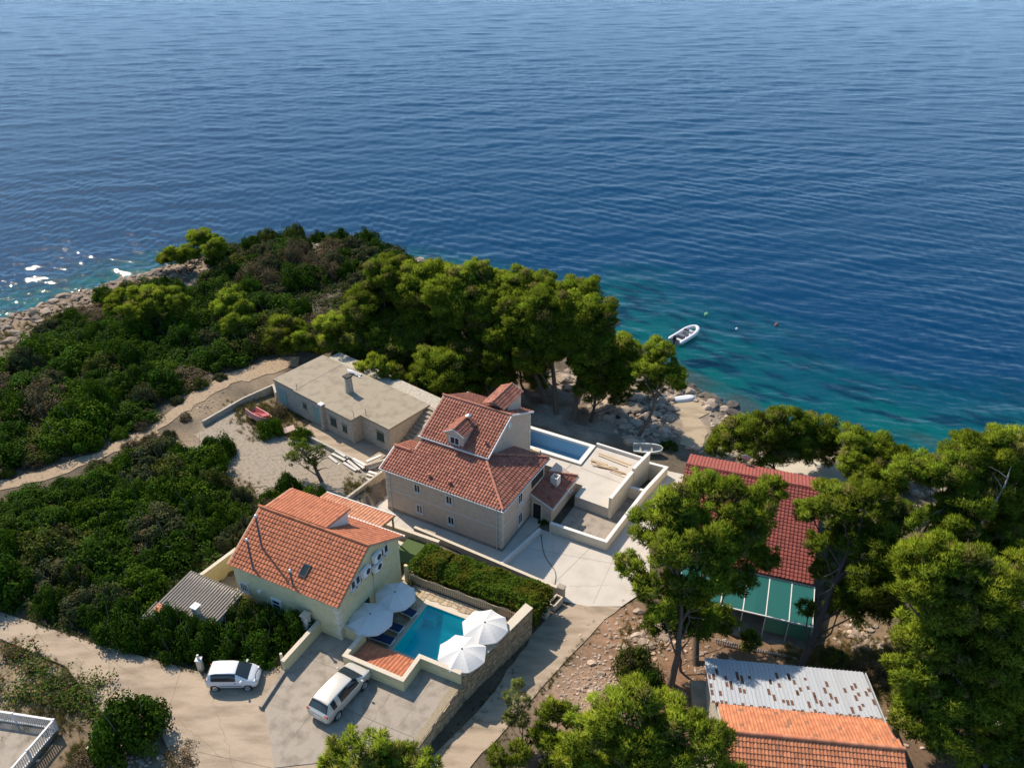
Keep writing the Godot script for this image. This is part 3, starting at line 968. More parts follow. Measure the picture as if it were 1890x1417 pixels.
	for i in 3:
		var p := Buf.new()
		p.box(Vector3(8.24 + i * 0.18, 2.35, 0.1), Vector3(8.28 + i * 0.18, 2.97, 0.12))
		obj("bar", p, M.white_paint, wn)
	var lamp := Buf.new()
	lamp.cbox(Vector3(7.0, 2.9, 0.07), Vector3(0.25, 0.2, 0.15))
	obj("wall_lamp", lamp, M.white_plastic, t)
	var bx := Buf.new()
	bx.cbox(Vector3(3.0, 2.2, 0.1), Vector3(0.3, 0.4, 0.1))
	obj("meter_box", bx, M.dark_metal, t)
	# skylight
	var sl := Vector3(3.45, E + s * 1.15 + 0.08, 1.15)
	var sx := Transform3D(Basis(Vector3.RIGHT, Vector3(0, 1, -s).normalized(), Vector3(0, s, 1).normalized()), sl)
	var sk := Buf.new()
	sk.box(Vector3(-0.3, -0.02, -0.46), Vector3(0.3, 0.1, -0.38), WHITE, sx)
	sk.box(Vector3(-0.3, -0.02, 0.38), Vector3(0.3, 0.1, 0.46), WHITE, sx)
	sk.box(Vector3(-0.3, -0.02, -0.38), Vector3(-0.22, 0.1, 0.38), WHITE, sx)
	sk.box(Vector3(0.22, -0.02, -0.38), Vector3(0.3, 0.1, 0.38), WHITE, sx)
	var skl := obj("skylight", sk, M.dark_metal, t)
	var sg := Buf.new()
	sg.box(Vector3(-0.22, 0.0, -0.38), Vector3(0.22, 0.07, 0.38), WHITE, sx)
	obj("pane", sg, M.dark_glass, skl)
	# three slim flues
	for q in [[7.3, 0.22, 2.6], [7.45, 1.5, 2.9], [3.8, 0.15, 1.35]]:
		var p0 := Vector3(q[0], E + s * q[1] - 0.05, q[1])
		var fb := Buf.new()
		fb.tube([p0, p0 + Vector3.UP * q[2]], [0.075, 0.07], 8, Color(0.12, 0.1, 0.1))
		fb.lathe([Vector2(0.13, -0.05), Vector2(0.13, 0.15), Vector2(0.07, 0.2)], 8, Color(0.3, 0.15, 0.1), Transform3D(Basis.IDENTITY, p0))
		var fl := obj("flue", fb, M.any, t)
		var cb := Buf.new()
		cb.lathe([Vector2(0.0, q[2] - 0.02), Vector2(0.1, q[2] - 0.02), Vector2(0.12, q[2] + 0.08), Vector2(0.06, q[2] + 0.2), Vector2(0.0, q[2] + 0.22)], 10, WHITE, Transform3D(Basis.IDENTITY, p0))
		obj("cowl", cb, M.steel, fl)
	# air conditioners hung on the gable
	var names := ["air conditioner on yellow gable, lower one nearer the eave", "air conditioner on yellow gable, topmost of the three", "air conditioner on yellow gable, directly under another unit"]
	var at := [[9.35, 3.2], [9.55, 4.55], [8.7, 4.5]]
	var first: Node3D = null
	for i in 3:
		var xf := on(YF, 0.13, at[i][0] - 0.35, at[i][1], PI / 2)
		if first == null:
			first = thing("air_conditioner", names[i], "air conditioner", xf, "air conditioners on the yellow gable")
			var ab := Buf.new()
			ab.box(Vector3(-0.42, 0, -0.36), Vector3(0.42, 0.6, -0.06))
			obj("casing", ab, M.white_plastic, first)
			var gr := Buf.new()
			gr.lathe([Vector2(0.0, 0.025), Vector2(0.22, 0.025), Vector2(0.24, 0.0)], 16, WHITE, Transform3D(Basis(Vector3.RIGHT, -PI / 2), Vector3(-0.1, 0.3, -0.362)))
			obj("fan_grille", gr, M.dark_metal, first)
			for sx2 in [-0.35, 0.35]:
				var br := Buf.new()
				br.box(Vector3(sx2 - 0.02, -0.04, -0.4), Vector3(sx2 + 0.02, 0.0, 0.0))
				br.box(Vector3(sx2 - 0.02, -0.35, -0.04), Vector3(sx2 + 0.02, -0.04, 0.0))
				obj("bracket", br, M.dark_metal, first)
		else:
			copy(first, names[i], xf)
	# low tiled canopy behind the house
	var c := thing("tiled_canopy", "low orange tiled canopy on posts behind the yellow house", "canopy", on(YF, 3.0, 4.4, 8.6))
	var cr := Buf.new()
	var Oc := Vector3(0, 2.55, 2.7)
	var Vc := Vector3(0, 0.4, -2.6).normalized()
	var cp := pv([0, 0, 6.6, 0, 6.6, 2.63, 0, 2.63])
	slope_slab(cr, Oc, Vector3.RIGHT, Vc, cp, 0.1, Color(0.3, 0.18, 0.1))
	var cro := obj("roof", cr, M.any, c)
	tiles(cro, Oc, Vector3.RIGHT, Vc, cp, 0.29, 0.34, [Color(0.46, 0.19, 0.10), Color(0.53, 0.24, 0.13)], 0.14)
	for q in [0.15, 3.3, 6.4]:
		var pb := Buf.new()
		pb.box(Vector3(q - 0.06, 0, 2.5), Vector3(q + 0.06, 2.5, 2.62))
		obj("post", pb, M.wood, c)
	var ed := Buf.new()
	ed.bar(Vector3(-0.05, 2.6, 2.75), Vector3(6.65, 2.6, 2.75), 0.1, 0.12)
	obj("fascia", ed, M.white_paint, c)

# ---------------------------------------------------------------- pool deck, walls and fence of the yellow house
func yellow_plot() -> void:
	var deck := Buf.new()
	# deck in pieces round the pool
	var P := [-7.5, 1.75, -2.75, 6.45]
	deck.prism(pv([-8.7, 0.6, P[0] - 0.25, 0.6, P[0] - 0.25, 7.75, -10.1, 7.75]), 2.6, 4.36, WHITE, YF)
	deck.box(Vector3(P[2] + 0.25, 2.6, 0.6), Vector3(0.15, 4.36, 7.75), WHITE, YF)
	deck.box(Vector3(P[0] - 0.25, 2.6, P[3] + 0.25), Vector3(P[2] + 0.25, 4.36, 7.75), WHITE, YF)
	deck.box(Vector3(P[0] - 0.25, 2.6, -1.4), Vector3(P[2] + 0.25, 4.36, P[1] - 0.25), WHITE, YF)
	deck.box(Vector3(0.15, 2.6, -0.0), Vector3(1.9, 4.36, 0.16), WHITE, YF)
	var pd := struct("pool_deck", deck, M.coping, "stone paved deck round the turquoise pool")
	# irregular paving stones
	var stones := Buf.new()
	var nx := 25
	var nz := 18
	var grid := []
	for j in nz + 1:
		var row := []
		for i in nx + 1:
			var q := Vector2(-10.2 + i * 0.412, 0.65 + j * 0.392)
			if i > 0 and i < nx and j > 0 and j < nz: q += Vector2(rng.randf_range(-0.12, 0.12), rng.randf_range(-0.12, 0.12))
			row.append(q)
		grid.append(row)
	for j in nz:
		for i in nx:
			var q := PackedVector2Array([grid[j][i], grid[j][i + 1], grid[j + 1][i + 1], grid[j + 1][i]])
			var mid := (q[0] + q[1] + q[2] + q[3]) / 4.0
			if mid.x > P[0] - 0.42 and mid.x < P[2] + 0.42 and mid.y > P[1] - 0.4 and mid.y < P[3] + 0.42: continue
			for k in 4: q[k] = mid + (q[k] - mid) * 0.9
			if mid.x < -8.6 - 0.2 * mid.y: continue
			var inside := false
			for k in 4:
				if q[k].x > P[0] - 0.26 and q[k].x < P[2] + 0.26 and q[k].y > P[1] - 0.26 and q[k].y < P[3] + 0.26: inside = true
			if inside: continue
			stones.prism(q, 4.361, 4.4 + rng.randf_range(-0.008, 0.008), vary(Color(0.46, 0.37, 0.24).lerp(Color(0.37, 0.28, 0.18), rng.randf()), 0.2), YF)
	stuff("paving_stones", stones, M.stone, pd)
	# the pool
	var t := thing("swimming_pool", "small turquoise swimming pool on the stone paved deck", "swimming pool", on(YF, P[2], 2.95, P[1]))
	var w: float = P[2] - P[0]
	var l: float = P[3] - P[1]
	var bs := Buf.new()
	var blue := Color(0.0, 0.60, 0.68)
	bs.box(Vector3(-w, -0.1, 0), Vector3(0, 0, l), blue)
	bs.box(Vector3(-w - 0.2, -0.1, -0.2), Vector3(-w, 1.4, l + 0.2), blue)
	bs.box(Vector3(0, -0.1, -0.2), Vector3(0.2, 1.4, l + 0.2), blue)
	bs.box(Vector3(-w, -0.1, -0.2), Vector3(0, 1.4, 0), blue)
	bs.box(Vector3(-w, -0.1, l), Vector3(0, 1.4, l + 0.2), blue)
	bs.box(Vector3(-w, 0, 0), Vector3(-w + 0.35, 0.4, l), blue)
	bs.box(Vector3(-0.9, 0, l - 0.7), Vector3(0, 0.75, l), blue)
	obj("basin", bs, M.pool_tile, t)
	var cp := Buf.new()
	cp.box(Vector3(-w - 0.25, 1.402, -0.25), Vector3(-w + 0.03, 1.47, l + 0.25))
	cp.box(Vector3(-0.03, 1.402, -0.25), Vector3(0.25, 1.47, l + 0.25))
	cp.box(Vector3(-w + 0.03, 1.402, -0.25), Vector3(-0.03, 1.47, 0.03))
	cp.box(Vector3(-w + 0.03, 1.402, l - 0.03), Vector3(-0.03, 1.47, l + 0.25))
	obj("pool_edge", cp, M.coping, t)
	var wt := Buf.new()
	wt.face(Vector3(-w, 1.3, 0), Vector3(0, 1.3, 0), Vector3(0, 1.3, l), Vector3(-w, 1.3, l), Vector3.UP, WHITE)
	obj("water", wt, M.pool_water, t)
	# parapet of the parking area
	wall_line("parapet_wall", "stepped yellow parapet wall with beige coping round the parking area", YF, [1.95, -3.75, 1.95, 0.55, -1.4, 0.55, -1.4, -1.53, -5.85, -1.53, -5.85, 0.55, -8.95, 0.55], 0.2, 4.3, 6.55, M.plaster_yellow, M.coping)
	# tiled lean-to roof inside the parapet
	var s := thing("tiled_shelter", "small orange tiled shelter roof tucked between parapet and turquoise pool", "shelter", on(YF, -5.7, 4.4, -1.4))
	var sl := Buf.new()
	var Vs := Vector3(0, -0.25, -2.0).normalized() * -1.0
	var Os := Vector3(0, 1.35, 2.0)
	Vs = Vector3(0, 0.32, -2.0).normalized()
	var sp := pv([0.02, 0, 4.18, 0, 4.18, 2.0, 0.02, 2.0])
	slope_slab(sl, Os, Vector3.RIGHT, Vs, sp, 0.1, Color(0.4, 0.25, 0.15))
	var sr := obj("roof", sl, M.any, s)
	tiles(sr, Os, Vector3.RIGHT, Vs, sp, 0.27, 0.315, ORANGE, 0.10, 0.04, 0.5)
	for q in [0.1, 4.05]:
		var pb := Buf.new()
		pb.box(Vector3(q - 0.07, 0, 1.75), Vector3(q + 0.07, 1.25, 1.89))
		obj("post", pb, M.plaster_yellow, s)
	# stone retaining wall along the lane
	var Wn := thing("stone_retaining_wall", "long brown rubble stone retaining wall above the sloping lane", "wall", on(YF, -8.72, 3.0, -6.2))
	var run := [Vector2(0, 0), Vector2(-0.28, 6.7), Vector2(-1.75, 14.2), Vector2(-1.2, 14.4), Vector2(0.3, 6.6), Vector2(0.35, 0)]
	var core := Buf.new()
	core.prism(PackedVector2Array([run[0], run[1], run[4], run[5]]), -0.6, 2.52, Color(0.30, 0.24, 0.16))
	core.prism(PackedVector2Array([run[1], run[2], run[3], run[4]]), -0.6, 2.52, Color(0.30, 0.24, 0.16))
	core.prism(PackedVector2Array([run[1] + Vector2(0.02, 0.25), run[2] + Vector2(0.02, -0.02), run[3] + Vector2(0, -0.02), run[4] + Vector2(-0.2, 0.25)]), 2.52, 3.05, Color(0.30, 0.24, 0.16))
	obj("core", core, M.stone, Wn)
	var face := Buf.new()
	for seg in 2:
		var a: Vector2 = run[seg]
		var e: Vector2 = run[seg + 1]
		var d := (e - a).normalized()
		var nn := Vector2(-d.y, d.x)
		if nn.x > 0: nn = -nn
		var top := 2.5 if seg == 0 else 3.03
		var y := -0.5
		while y < top:
			var hh := minf(rng.randf_range(0.13, 0.21), top - y)
			if hh < 0.05: break
			var x := rng.randf_range(0.0, 0.15)
			while x < (e - a).length() - 0.1:
				var ww := rng.randf_range(0.18, 0.42)
				ww = minf(ww, (e - a).length() - x)
				var dep := rng.randf_range(0.02, 0.09)
				var p := a + d * (x + 0.012)
				var q := a + d * (x + ww - 0.012)
				var c := vary(Color(0.54, 0.40, 0.23).lerp(Color(0.36, 0.27, 0.17), rng.randf()), 0.25)
				face.prism(PackedVector2Array([p, q, q + nn * dep * 0.9, p + nn * dep]), y + 0.012, y + hh - 0.008, c)
				x += ww
			y += hh
	stuff("wall_stones", face, M.stone, Wn)
	var cap := Buf.new()
	cap.prism(PackedVector2Array([run[1] + Vector2(-0.08, 0.25), run[2] + Vector2(-0.08, 0), run[3] + Vector2(0.04, 0), run[4] + Vector2(-0.14, 0.25)]), 3.052, 3.13)
	obj("coping", cap, M.coping, Wn)
	# picket fence between deck and the vine
	var f := thing("picket_fence", "weathered wooden picket fence between the pool deck and the leafy pergola", "fence", on(YF, -0.3, 4.4, 7.82))
	for i in 58:
		var pb := Buf.new()
		var x := -i * 0.168
		var hgt := 0.86 + 0.08 * sin(i * 0.55) + rng.randf_range(-0.02, 0.02)
		pb.prism(pv([x - 0.062, 0, x + 0.062, 0, x + 0.062, hgt - 0.05, x, hgt, x - 0.062, hgt - 0.05]), -0.012, 0.012, vary(Color(1.5, 1.4, 1.28), 0.12), Transform3D(Basis(Vector3.RIGHT, Vector3(0, 0, 1), Vector3.UP), Vector3.ZERO))
		obj("picket", pb, M.pale_wood, f)
	for y in [0.2, 0.66]:
		var rb := Buf.new()
		rb.box(Vector3(-9.7, y, 0.014), Vector3(0.08, y + 0.08, 0.05))
		obj("rail", rb, M.pale_wood, f)
	# vine pergola
	var pg := thing("vine_pergola", "long pergola smothered in dark green creeper between fence and driveway wall", "pergola", on(YF, -0.4, 3.6, 8.2))
	for i in 5:
		for z in [0.25, 2.6]:
			var pb := Buf.new()
			pb.box(Vector3(-i * 2.45 - 0.06, 0, z - 0.06), Vector3(-i * 2.45 + 0.06, 1.5, z + 0.06))
			obj("post", pb, M.wood, pg)
	for z in [0.25, 2.6]:
		var pb := Buf.new()
		pb.box(Vector3(-10.0, 1.502, z - 0.05), Vector3(0.1, 1.6, z + 0.05))
		obj("beam", pb, M.wood, pg)
	var lv := Buf.new()
	var lr := RandomNumberGenerator.new()
	lr.seed = 77
	for i in 26000:
		var x := lr.randf_range(-10.4, 0.5)
		var z := lr.randf_range(-0.1, 2.95)
		var edge := minf(minf(z + 0.1, 2.95 - z), minf(x + 10.4, 0.5 - x))
		var hump := 1.86 + 0.42 * smoothstep(0.0, 0.7, edge) + 0.22 * lump.get_noise_2d(x * 6.0, z * 6.0) + 0.12 * sin(x * 2.3) * sin(z * 2.0)
		hump += (0.25 if x > -2.2 else 0.0) * smoothstep(0.0, 1.0, edge)
		var y := hump - absf(lr.randfn(0.0, 0.13))
		if edge < 0.35 and lr.randf() < 0.6: y = lr.randf_range(0.5, hump)
		var rust := smoothstep(0.0, 0.35, lump.get_noise_2d(x * 3.0 + 50.0, z * 3.0) + (0.25 if x < -8.0 else 0.0))
		var c := Color(0.065, 0.10, 0.01).lerp(Color(0.12, 0.075, 0.012), rust * lr.randf() * 0.9)
		leaf(lv, Vector3(x, y, z), Vector3(lr.randfn(0, 0.6), 1.0, lr.randfn(0, 0.6)).normalized(), lr.randf_range(0.08, 0.14), c * lr.randf_range(0.7, 1.35), lr)
	stuff("foliage", lv, M.leaves, pg)
	# scrap of lawn and slabs by the far corner of the house
	pad("lawn", YF, [2.4, 9.4, 2.4, 12.0, 0.5, 12.0, 0.5, 9.4], 3.4, 4.42, M.turf, "small square of artificial lawn behind the house")
	pad("patio", YF, [0.5, 7.8, 0.5, 12.0, -0.3, 12.0, -0.3, 7.8], 3.3, 4.4, M.coping, "strip of stone slabs beside the lawn")
	pad("backyard", YF, [9.5, 7.8, 9.5, 11.4, 2.45, 11.4, 2.45, 7.8], 3.3, 4.38, M.coping, "paved yard behind the yellow house")
	wall_line("garden_wall", "low rendered wall between the little lawn and the villa path", YF, [9.6, 12.2, -0.4, 12.2], 0.2, 3.3, 4.95, M.concrete_wall_old, M.coping)
	# side wall on the scrub side
	wall_line("boundary_wall", "pale yellow garden wall running from the house into the scrub", YF, [9.4, 3.4, 12.3, 3.3, 12.7, -0.2], 0.2, 4.3, 6.3, M.plaster_yellow, M.coping)
	wall_line("gable_link_wall", "short yellow wall joining the house corner to the picket fence", YF, [0.0, 7.82, -0.25, 7.82], 0.2, 4.3, 6.0, M.plaster_yellow)
	pad("side_yard", YF, [12.5, -0.2, 12.2, 3.2, 9.35, 3.2, 9.35, -0.2], 4.0, 4.6, M.concrete_old, "narrow concrete yard beside the yellow house")

func leaf(b: Buf, p: Vector3, nrm: Vector3, s: float, col: Color, r: RandomNumberGenerator) -> void:
	var t := nrm.cross(Vector3(r.randf_range(-1, 1), r.randf_range(-1, 1), r.randf_range(-1, 1))).normalized()
	var u := nrm.cross(t)
	var k := Color(col.r, col.g, col.b, 1.0)
	var a := p + t * s
	var d := p - t * s
	var e := p + u * s * 0.55
	var f := p - u * s * 0.55
	b.v.append(a); b.v.append(d); b.v.append(e); b.v.append(a); b.v.append(f); b.v.append(d)
	for i in 6:
		b.n.append(nrm); b.c.append(k)

# ---------------------------------------------------------------- the beige villa
func beige_house() -> void:
	var y0 := 2.95
	var t := thing("beige_villa", "two storey beige villa with rose tiled roofs and white corner stones", "house", on(BF, 0, y0, 0))
	var E := 7.5 - y0
	var b := Buf.new()
	b.prism(pv([0, 0, 9.8, 0, 9.8, 3.4, 3.3, 3.4, 3.3, 7.54, 0, 7.54]), 0, E - 0.06)
	b.prism(pv([9.8, 0, 11.36, 0, 11.36, 4.1, 9.8, 4.1]), 0, E - 0.06)
	# taller wing
	var EU := 9.2 - y0
	var RU := 11.05 - y0
	b.prism(pv([3.4, 0, 3.4, EU - 0.08, 7.3, RU - 0.16, 11.2, EU - 0.08, 11.2, 0]), 3.3, 9.8, WHITE, Transform3D(Basis(Vector3(0, 0, 1), Vector3(1, 0, 0), Vector3(0, 1, 0)), Vector3.ZERO))
	obj("wall", b, M.plaster_beige, t)
	var str_ := Buf.new()
	str_.box(Vector3(-0.02, 2.28, -0.025), Vector3(11.38, 2.36, -0.002))
	str_.box(Vector3(-0.025, 2.28, 0.0), Vector3(-0.002, 2.36, 5.0))
	obj("string_course", str_, M.white_paint, t)
	var pl := Buf.new()
	pl.box(Vector3(-0.035, 0.0, -0.035), Vector3(11.4, 0.28, -0.003))
	pl.box(Vector3(-0.035, 0.0, -0.002), Vector3(-0.003, 0.28, 5.0))
	obj("plinth", pl, M.concrete_grey, t)
	# corner stones
	for i in 12:
		for q in [[0.0, -1.0], [11.36, 1.0]]:
			var w := 0.34 if i % 2 else 0.2
			var bq := Buf.new()
			var x0: float = q[0] if q[1] < 0 else q[0] - w
			bq.box(Vector3(x0, 0.32 + i * 0.345, -0.032), Vector3(x0 + w, 0.61 + i * 0.345, -0.003))
			if q[1] < 0: bq.box(Vector3(-0.032, 0.32 + i * 0.345, -0.03), Vector3(-0.003, 0.61 + i * 0.345, 0.54 - w))
			obj("quoin", bq, M.plaster_cream, t)
	for i in 10:
		var w := 0.34 if i % 2 else 0.2
		var bq := Buf.new()
		bq.box(Vector3(3.268, 2.0 + i * 0.4, 11.2 - w), Vector3(3.297, 2.33 + i * 0.4, 11.2))
		obj("quoin", bq, M.plaster_cream, t)
	# lower roof
	var s := 0.385
	var U := Vector3.RIGHT
	var On := Vector3(-0.3, E - 0.05, -0.3)
	var Vn := Vector3(0, s, 1).normalized()
	var k := sqrt(1.0 + s * s)
	var rf := Buf.new()
	var near := pv([0, 0, 11.96, 0, 11.96, 2.3 * k, 10.1, 2.3 * k, 10.1, 3.7 * k, 3.72, 3.72 * k])
	slope_slab(rf, On, U, Vn, near, 0.12, Color(0.4, 0.3, 0.25))
	var Vr := Vector3(1, s, 0).normalized()
	var right := pv([0, 0, 8.14, 0, 4.07, 4.07 * k])
	slope_slab(rf, On, Vector3(0, 0, 1), Vr, right, 0.12, Color(0.4, 0.3, 0.25))
	var Of := Vector3(-0.3, E - 0.05, 7.84)
	var Vf := Vector3(0, s, -1).normalized()
	var far := pv([0, 0, 3.6, 0, 3.6, 3.7 * k])
	slope_slab(rf, Of, U, Vf, far, 0.12, Color(0.4, 0.3, 0.25))
	var Ol := Vector3(9.8, E - 0.05, 4.3)
	var left_far := pv([0, 0, 1.86, 0, 1.86, 2.3 * k, 0, 2.3 * k])
	slope_slab(rf, Ol, U, Vf, left_far, 0.12, Color(0.4, 0.3, 0.25))
	var roof := obj("roof", rf, M.any, t)
	tiles(roof, On, U, Vn, near, 0.27, 0.33, ROSE, 0.15, 0.05, 0.8)
	tiles(roof, On, Vector3(0, 0, 1), Vr, right, 0.27, 0.33, ROSE, 0.15, 0.05, 0.8)
	tiles(roof, Of, U, Vf, far, 0.27, 0.33, ROSE, 0.15, 0.05, 0.8)
	tiles(roof, Ol, U, Vf, left_far, 0.27, 0.33, ROSE, 0.15, 0.05, 0.8)
	ridge(roof, On + Vector3(0.05, 0.08, 0.05), On + Vector3(3.7, 3.7 * s + 0.08, 3.7), 0.11, [ROSE[1], ROSE[1] * 1.15])
	ridge(roof, On + Vector3(0.05, 0.08, 8.09), On + Vector3(3.6, 3.6 * s + 0.08, 4.5), 0.11, [ROSE[1], ROSE[1] * 1.15])
	ridge(roof, Vector3(10.0, E - 0.05 + 2.3 * s + 0.06, 2.0), Vector3(11.68, E - 0.05 + 2.3 * s + 0.06, 2.0), 0.11, [ROSE[1], ROSE[1] * 1.15])
	var ga := Buf.new()
	ga.box(Vector3(-0.4, E - 0.17, -0.4), Vector3(11.72, E - 0.07, -0.31))
	ga.box(Vector3(-0.4, E - 0.17, -0.31), Vector3(-0.31, E - 0.07, 7.9))
	ga.bar(Vector3(11.68, E - 0.1, -0.3), Vector3(11.68, E - 0.1 + 2.25 * s, 2.0), 0.08, 0.14)
	obj("gutter", ga, M.white_paint, t)
	# brackets under the eave
	# upper roof
	var su := (RU - EU) / 3.9
	var ku := sqrt(1.0 + su * su)
	var Ou := Vector3(3.12, EU - 0.05, 3.3)
	var Vu := Vector3(0, su, 1).normalized()
	var up := pv([0, 0, 6.86, 0, 6.86, 4.0 * ku, 0, 4.0 * ku])
	var ru := Buf.new()
	slope_slab(ru, Ou, U, Vu, up, 0.12, Color(0.4, 0.3, 0.25))
	var Ow := Vector3(3.12, EU - 0.05, 11.3)
	var Vw := Vector3(0, su, -1).normalized()
	slope_slab(ru, Ow, U, Vw, up, 0.12, Color(0.4, 0.3, 0.25))
	var uro := obj("upper_roof", ru, M.any, t)
	tiles(uro, Ou, U, Vu, up, 0.27, 0.33, ROSE, 0.15, 0.05, 0.8)
	tiles(uro, Ow, U, Vw, up, 0.27, 0.33, ROSE, 0.15, 0.05, 0.8)
	ridge(uro, Vector3(3.1, EU - 0.05 + 4.0 * su + 0.05, 7.3), Vector3(10.0, EU - 0.05 + 4.0 * su + 0.05, 7.3), 0.11, [ROSE[1], ROSE[1] * 1.15])
	var gu := Buf.new()
	gu.box(Vector3(3.05, EU - 0.2, 3.19), Vector3(10.05, EU - 0.06, 3.29))
	gu.bar(Vector3(3.08, EU - 0.1, 3.25), Vector3(3.08, EU - 0.1 + 4.03 * su, 7.3), 0.09, 0.16)
	gu.bar(Vector3(3.08, EU - 0.1 + 4.03 * su, 7.3), Vector3(3.08, EU - 0.1, 11.35), 0.09, 0.16)
	gu.box(Vector3(3.05, EU - 0.2, 11.31), Vector3(10.05, EU - 0.06, 11.41))
	obj("gutter", gu, M.white_paint, t)
	# dormers: [x middle, front z, ridge height, half width, length, turn]
	for dd in [[6.45, 3.5, 10.85 - y0, 0.82, 1], [5.0, 10.75, 11.75 - y0, 0.95, -1]]:
		var x: float = dd[0]
		var z: float = dd[1]
		var ry: float = dd[2]
		var hw: float = dd[3]
		var sg: float = dd[4]
		var db := Buf.new()
		var ey: float = ry - 0.42
		var ll := 2.5 if sg > 0 else 3.4
		db.prism(pv([x - hw, EU - 0.1, x + hw, EU - 0.1, x + hw, ey, x, ry - 0.06, x - hw, ey]), 0.0, ll * 0.7, WHITE, Transform3D(Basis(Vector3.RIGHT, Vector3(0, 0, sg), Vector3.UP), Vector3(0, 0, z)))
		var dn := obj("dormer", db, M.plaster_beige, t)
		var dr := Buf.new()
		for q in [-1.0, 1.0]:
			var eo := Vector3(x + q * (hw + 0.14), ey - 0.09, z - 0.15 * sg)
			var vv := Vector3(-q * (hw + 0.14), 0.42 + 0.1, 0)
			var dp := pv([0, 0, ll, 0, ll, vv.length(), 0, vv.length()])
			slope_slab(dr, eo, Vector3(0, 0, sg), vv.normalized(), dp, 0.07, Color(0.4, 0.3, 0.25))
			tiles(dn, eo, Vector3(0, 0, sg), vv.normalized(), dp, 0.25, 0.3, ROSE, 0.2, 0.04, 0.8)
		obj("dormer_roof", dr, M.any, dn)
		ridge(dn, Vector3(x, ry + 0.05, z - 0.16 * sg), Vector3(x, ry + 0.05, z + (ll - 0.15) * sg), 0.09, [ROSE[1], ROSE[1] * 1.15])
		var fr := Buf.new()
		fr.bar(Vector3(x - hw - 0.16, ey - 0.12, z - 0.17 * sg), Vector3(x, ry + 0.0, z - 0.17 * sg), 0.05, 0.1)
		fr.bar(Vector3(x, ry, z - 0.17 * sg), Vector3(x + hw + 0.16, ey - 0.12, z - 0.17 * sg), 0.05, 0.1)
		obj("barge_board", fr, M.white_paint, dn)
		if sg > 0: window(dn, faces_out(x, EU + 0.15, z, 0.0), 0.8, 0.62, M.white_paint)
	# oculus in the gable, roof vents, flue
	var oc := Buf.new()
	oc.lathe([Vector2(0.2, 0.0), Vector2(0.2, 0.05), Vector2(0.34, 0.05), Vector2(0.34, 0.0)], 20, WHITE, Transform3D(Basis(Vector3(0, 0, 1), PI / 2), Vector3(3.297, 10.0 - y0 - 0.05, 7.25)))
	var oo := obj("round_window", oc, M.white_paint, t)
	var og := Buf.new()
	og.lathe([Vector2(0.2, 0.01), Vector2(0.0, 0.011)], 20, WHITE, Transform3D(Basis(Vector3(0, 0, 1), PI / 2), Vector3(3.297, 10.0 - y0 - 0.05, 7.25)))
	obj("pane", og, M.clear_lamp, oo)
	for q in [[7.0, 0.35], [5.05, 0.35]]:
		var vb := Buf.new()
		vb.lathe([Vector2(0.1, -0.1), Vector2(0.1, 0.22), Vector2(0.17, 0.24), Vector2(0.15, 0.38), Vector2(0.0, 0.42)], 10, ROSE[1], Transform3D(Basis.IDENTITY, Vector3(q[0], E - 0.05 + s * (q[1] + 0.3), q[1])))
		obj("roof_vent", vb, M.tile_orange, t)
	var hood := Buf.new()
	hood.lathe([Vector2(0.1, -0.2), Vector2(0.1, 0.22), Vector2(0.16, 0.24), Vector2(0.12, 0.36), Vector2(0.0, 0.38)], 10, ROSE[1], Transform3D(Basis.IDENTITY, Vector3(3.9, EU + su * 1.0 + 0.05, 4.3)))
	obj("roof_vent", hood, M.tile_orange, t)
	var fl := Buf.new()
	var fp := Vector3(6.2, EU + su * 2.1, 5.35)
	fl.tube([fp, fp + Vector3.UP * 0.75], [0.1, 0.1], 10, Color(0.25, 0.25, 0.26))
	var flo := obj("flue", fl, M.dark_metal, t)
	var fc := Buf.new()
	fc.lathe([Vector2(0.0, 0.75), Vector2(0.13, 0.76), Vector2(0.13, 0.92), Vector2(0.24, 1.0), Vector2(0.24, 1.03), Vector2(0.0, 1.16)], 14, WHITE, Transform3D(Basis.IDENTITY, fp))
	obj("cowl", fc, M.steel, flo)
	for q in [[10.9, -0.09], [0.45, -0.09]]:
		var dp := Buf.new()
		dp.tube([Vector3(q[0], 0.1, q[1]), Vector3(q[0], E - 0.3, q[1]), Vector3(q[0], E - 0.16, q[1] - 0.2)], [0.04, 0.04, 0.04], 7)
		obj("downpipe", dp, M.white_paint, t)
	# windows: long front looks along -z, short front along -x
	for q in [[8.1, 3.1], [4.95, 3.1], [8.0, 0.95], [4.85, 0.95]]:
		window(t, faces_out(q[0], q[1], 0.0, 0.0), 0.5, 0.72, M.white_paint)
	for q in [[3.05, 2.95], [3.05, 0.75]]:
		window(t, faces_out(0.0, q[1], q[0], PI / 2), 0.62, 1.0, M.white_paint)
	# dark strip painting the shade on the side wall beside the lean-to
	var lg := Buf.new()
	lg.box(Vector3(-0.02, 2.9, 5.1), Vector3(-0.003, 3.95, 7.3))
	obj("painted_wall_shade", lg, M.dark_inside, t)
	# lean-to on the short side
	var ax := Buf.new()
	ax.prism(pv([-1.95, 0, -0.0, 0, -0.0, 2.6, -1.95, 1.75]), 5.05, 9.9, WHITE, Transform3D(Basis(Vector3.RIGHT, Vector3(0, 0, 1), Vector3.UP), Vector3.ZERO))
	var an := obj("lean_to", ax, M.plaster_beige, t)
	var sa := 0.42
	var Oa := Vector3(-2.12, 1.72, 4.92)
	var Va := Vector3(1, sa, 0).normalized()
	var ka := sqrt(1.0 + sa * sa)
	var ap := pv([0, 0, 5.15, 0, 3.3, 2.1 * ka, 0, 2.1 * ka])
	var ar := Buf.new()
	slope_slab(ar, Oa, Vector3(0, 0, 1), Va, ap, 0.1, Color(0.4, 0.3, 0.25))
	var Oh := Vector3(-2.12, 1.72, 10.07)
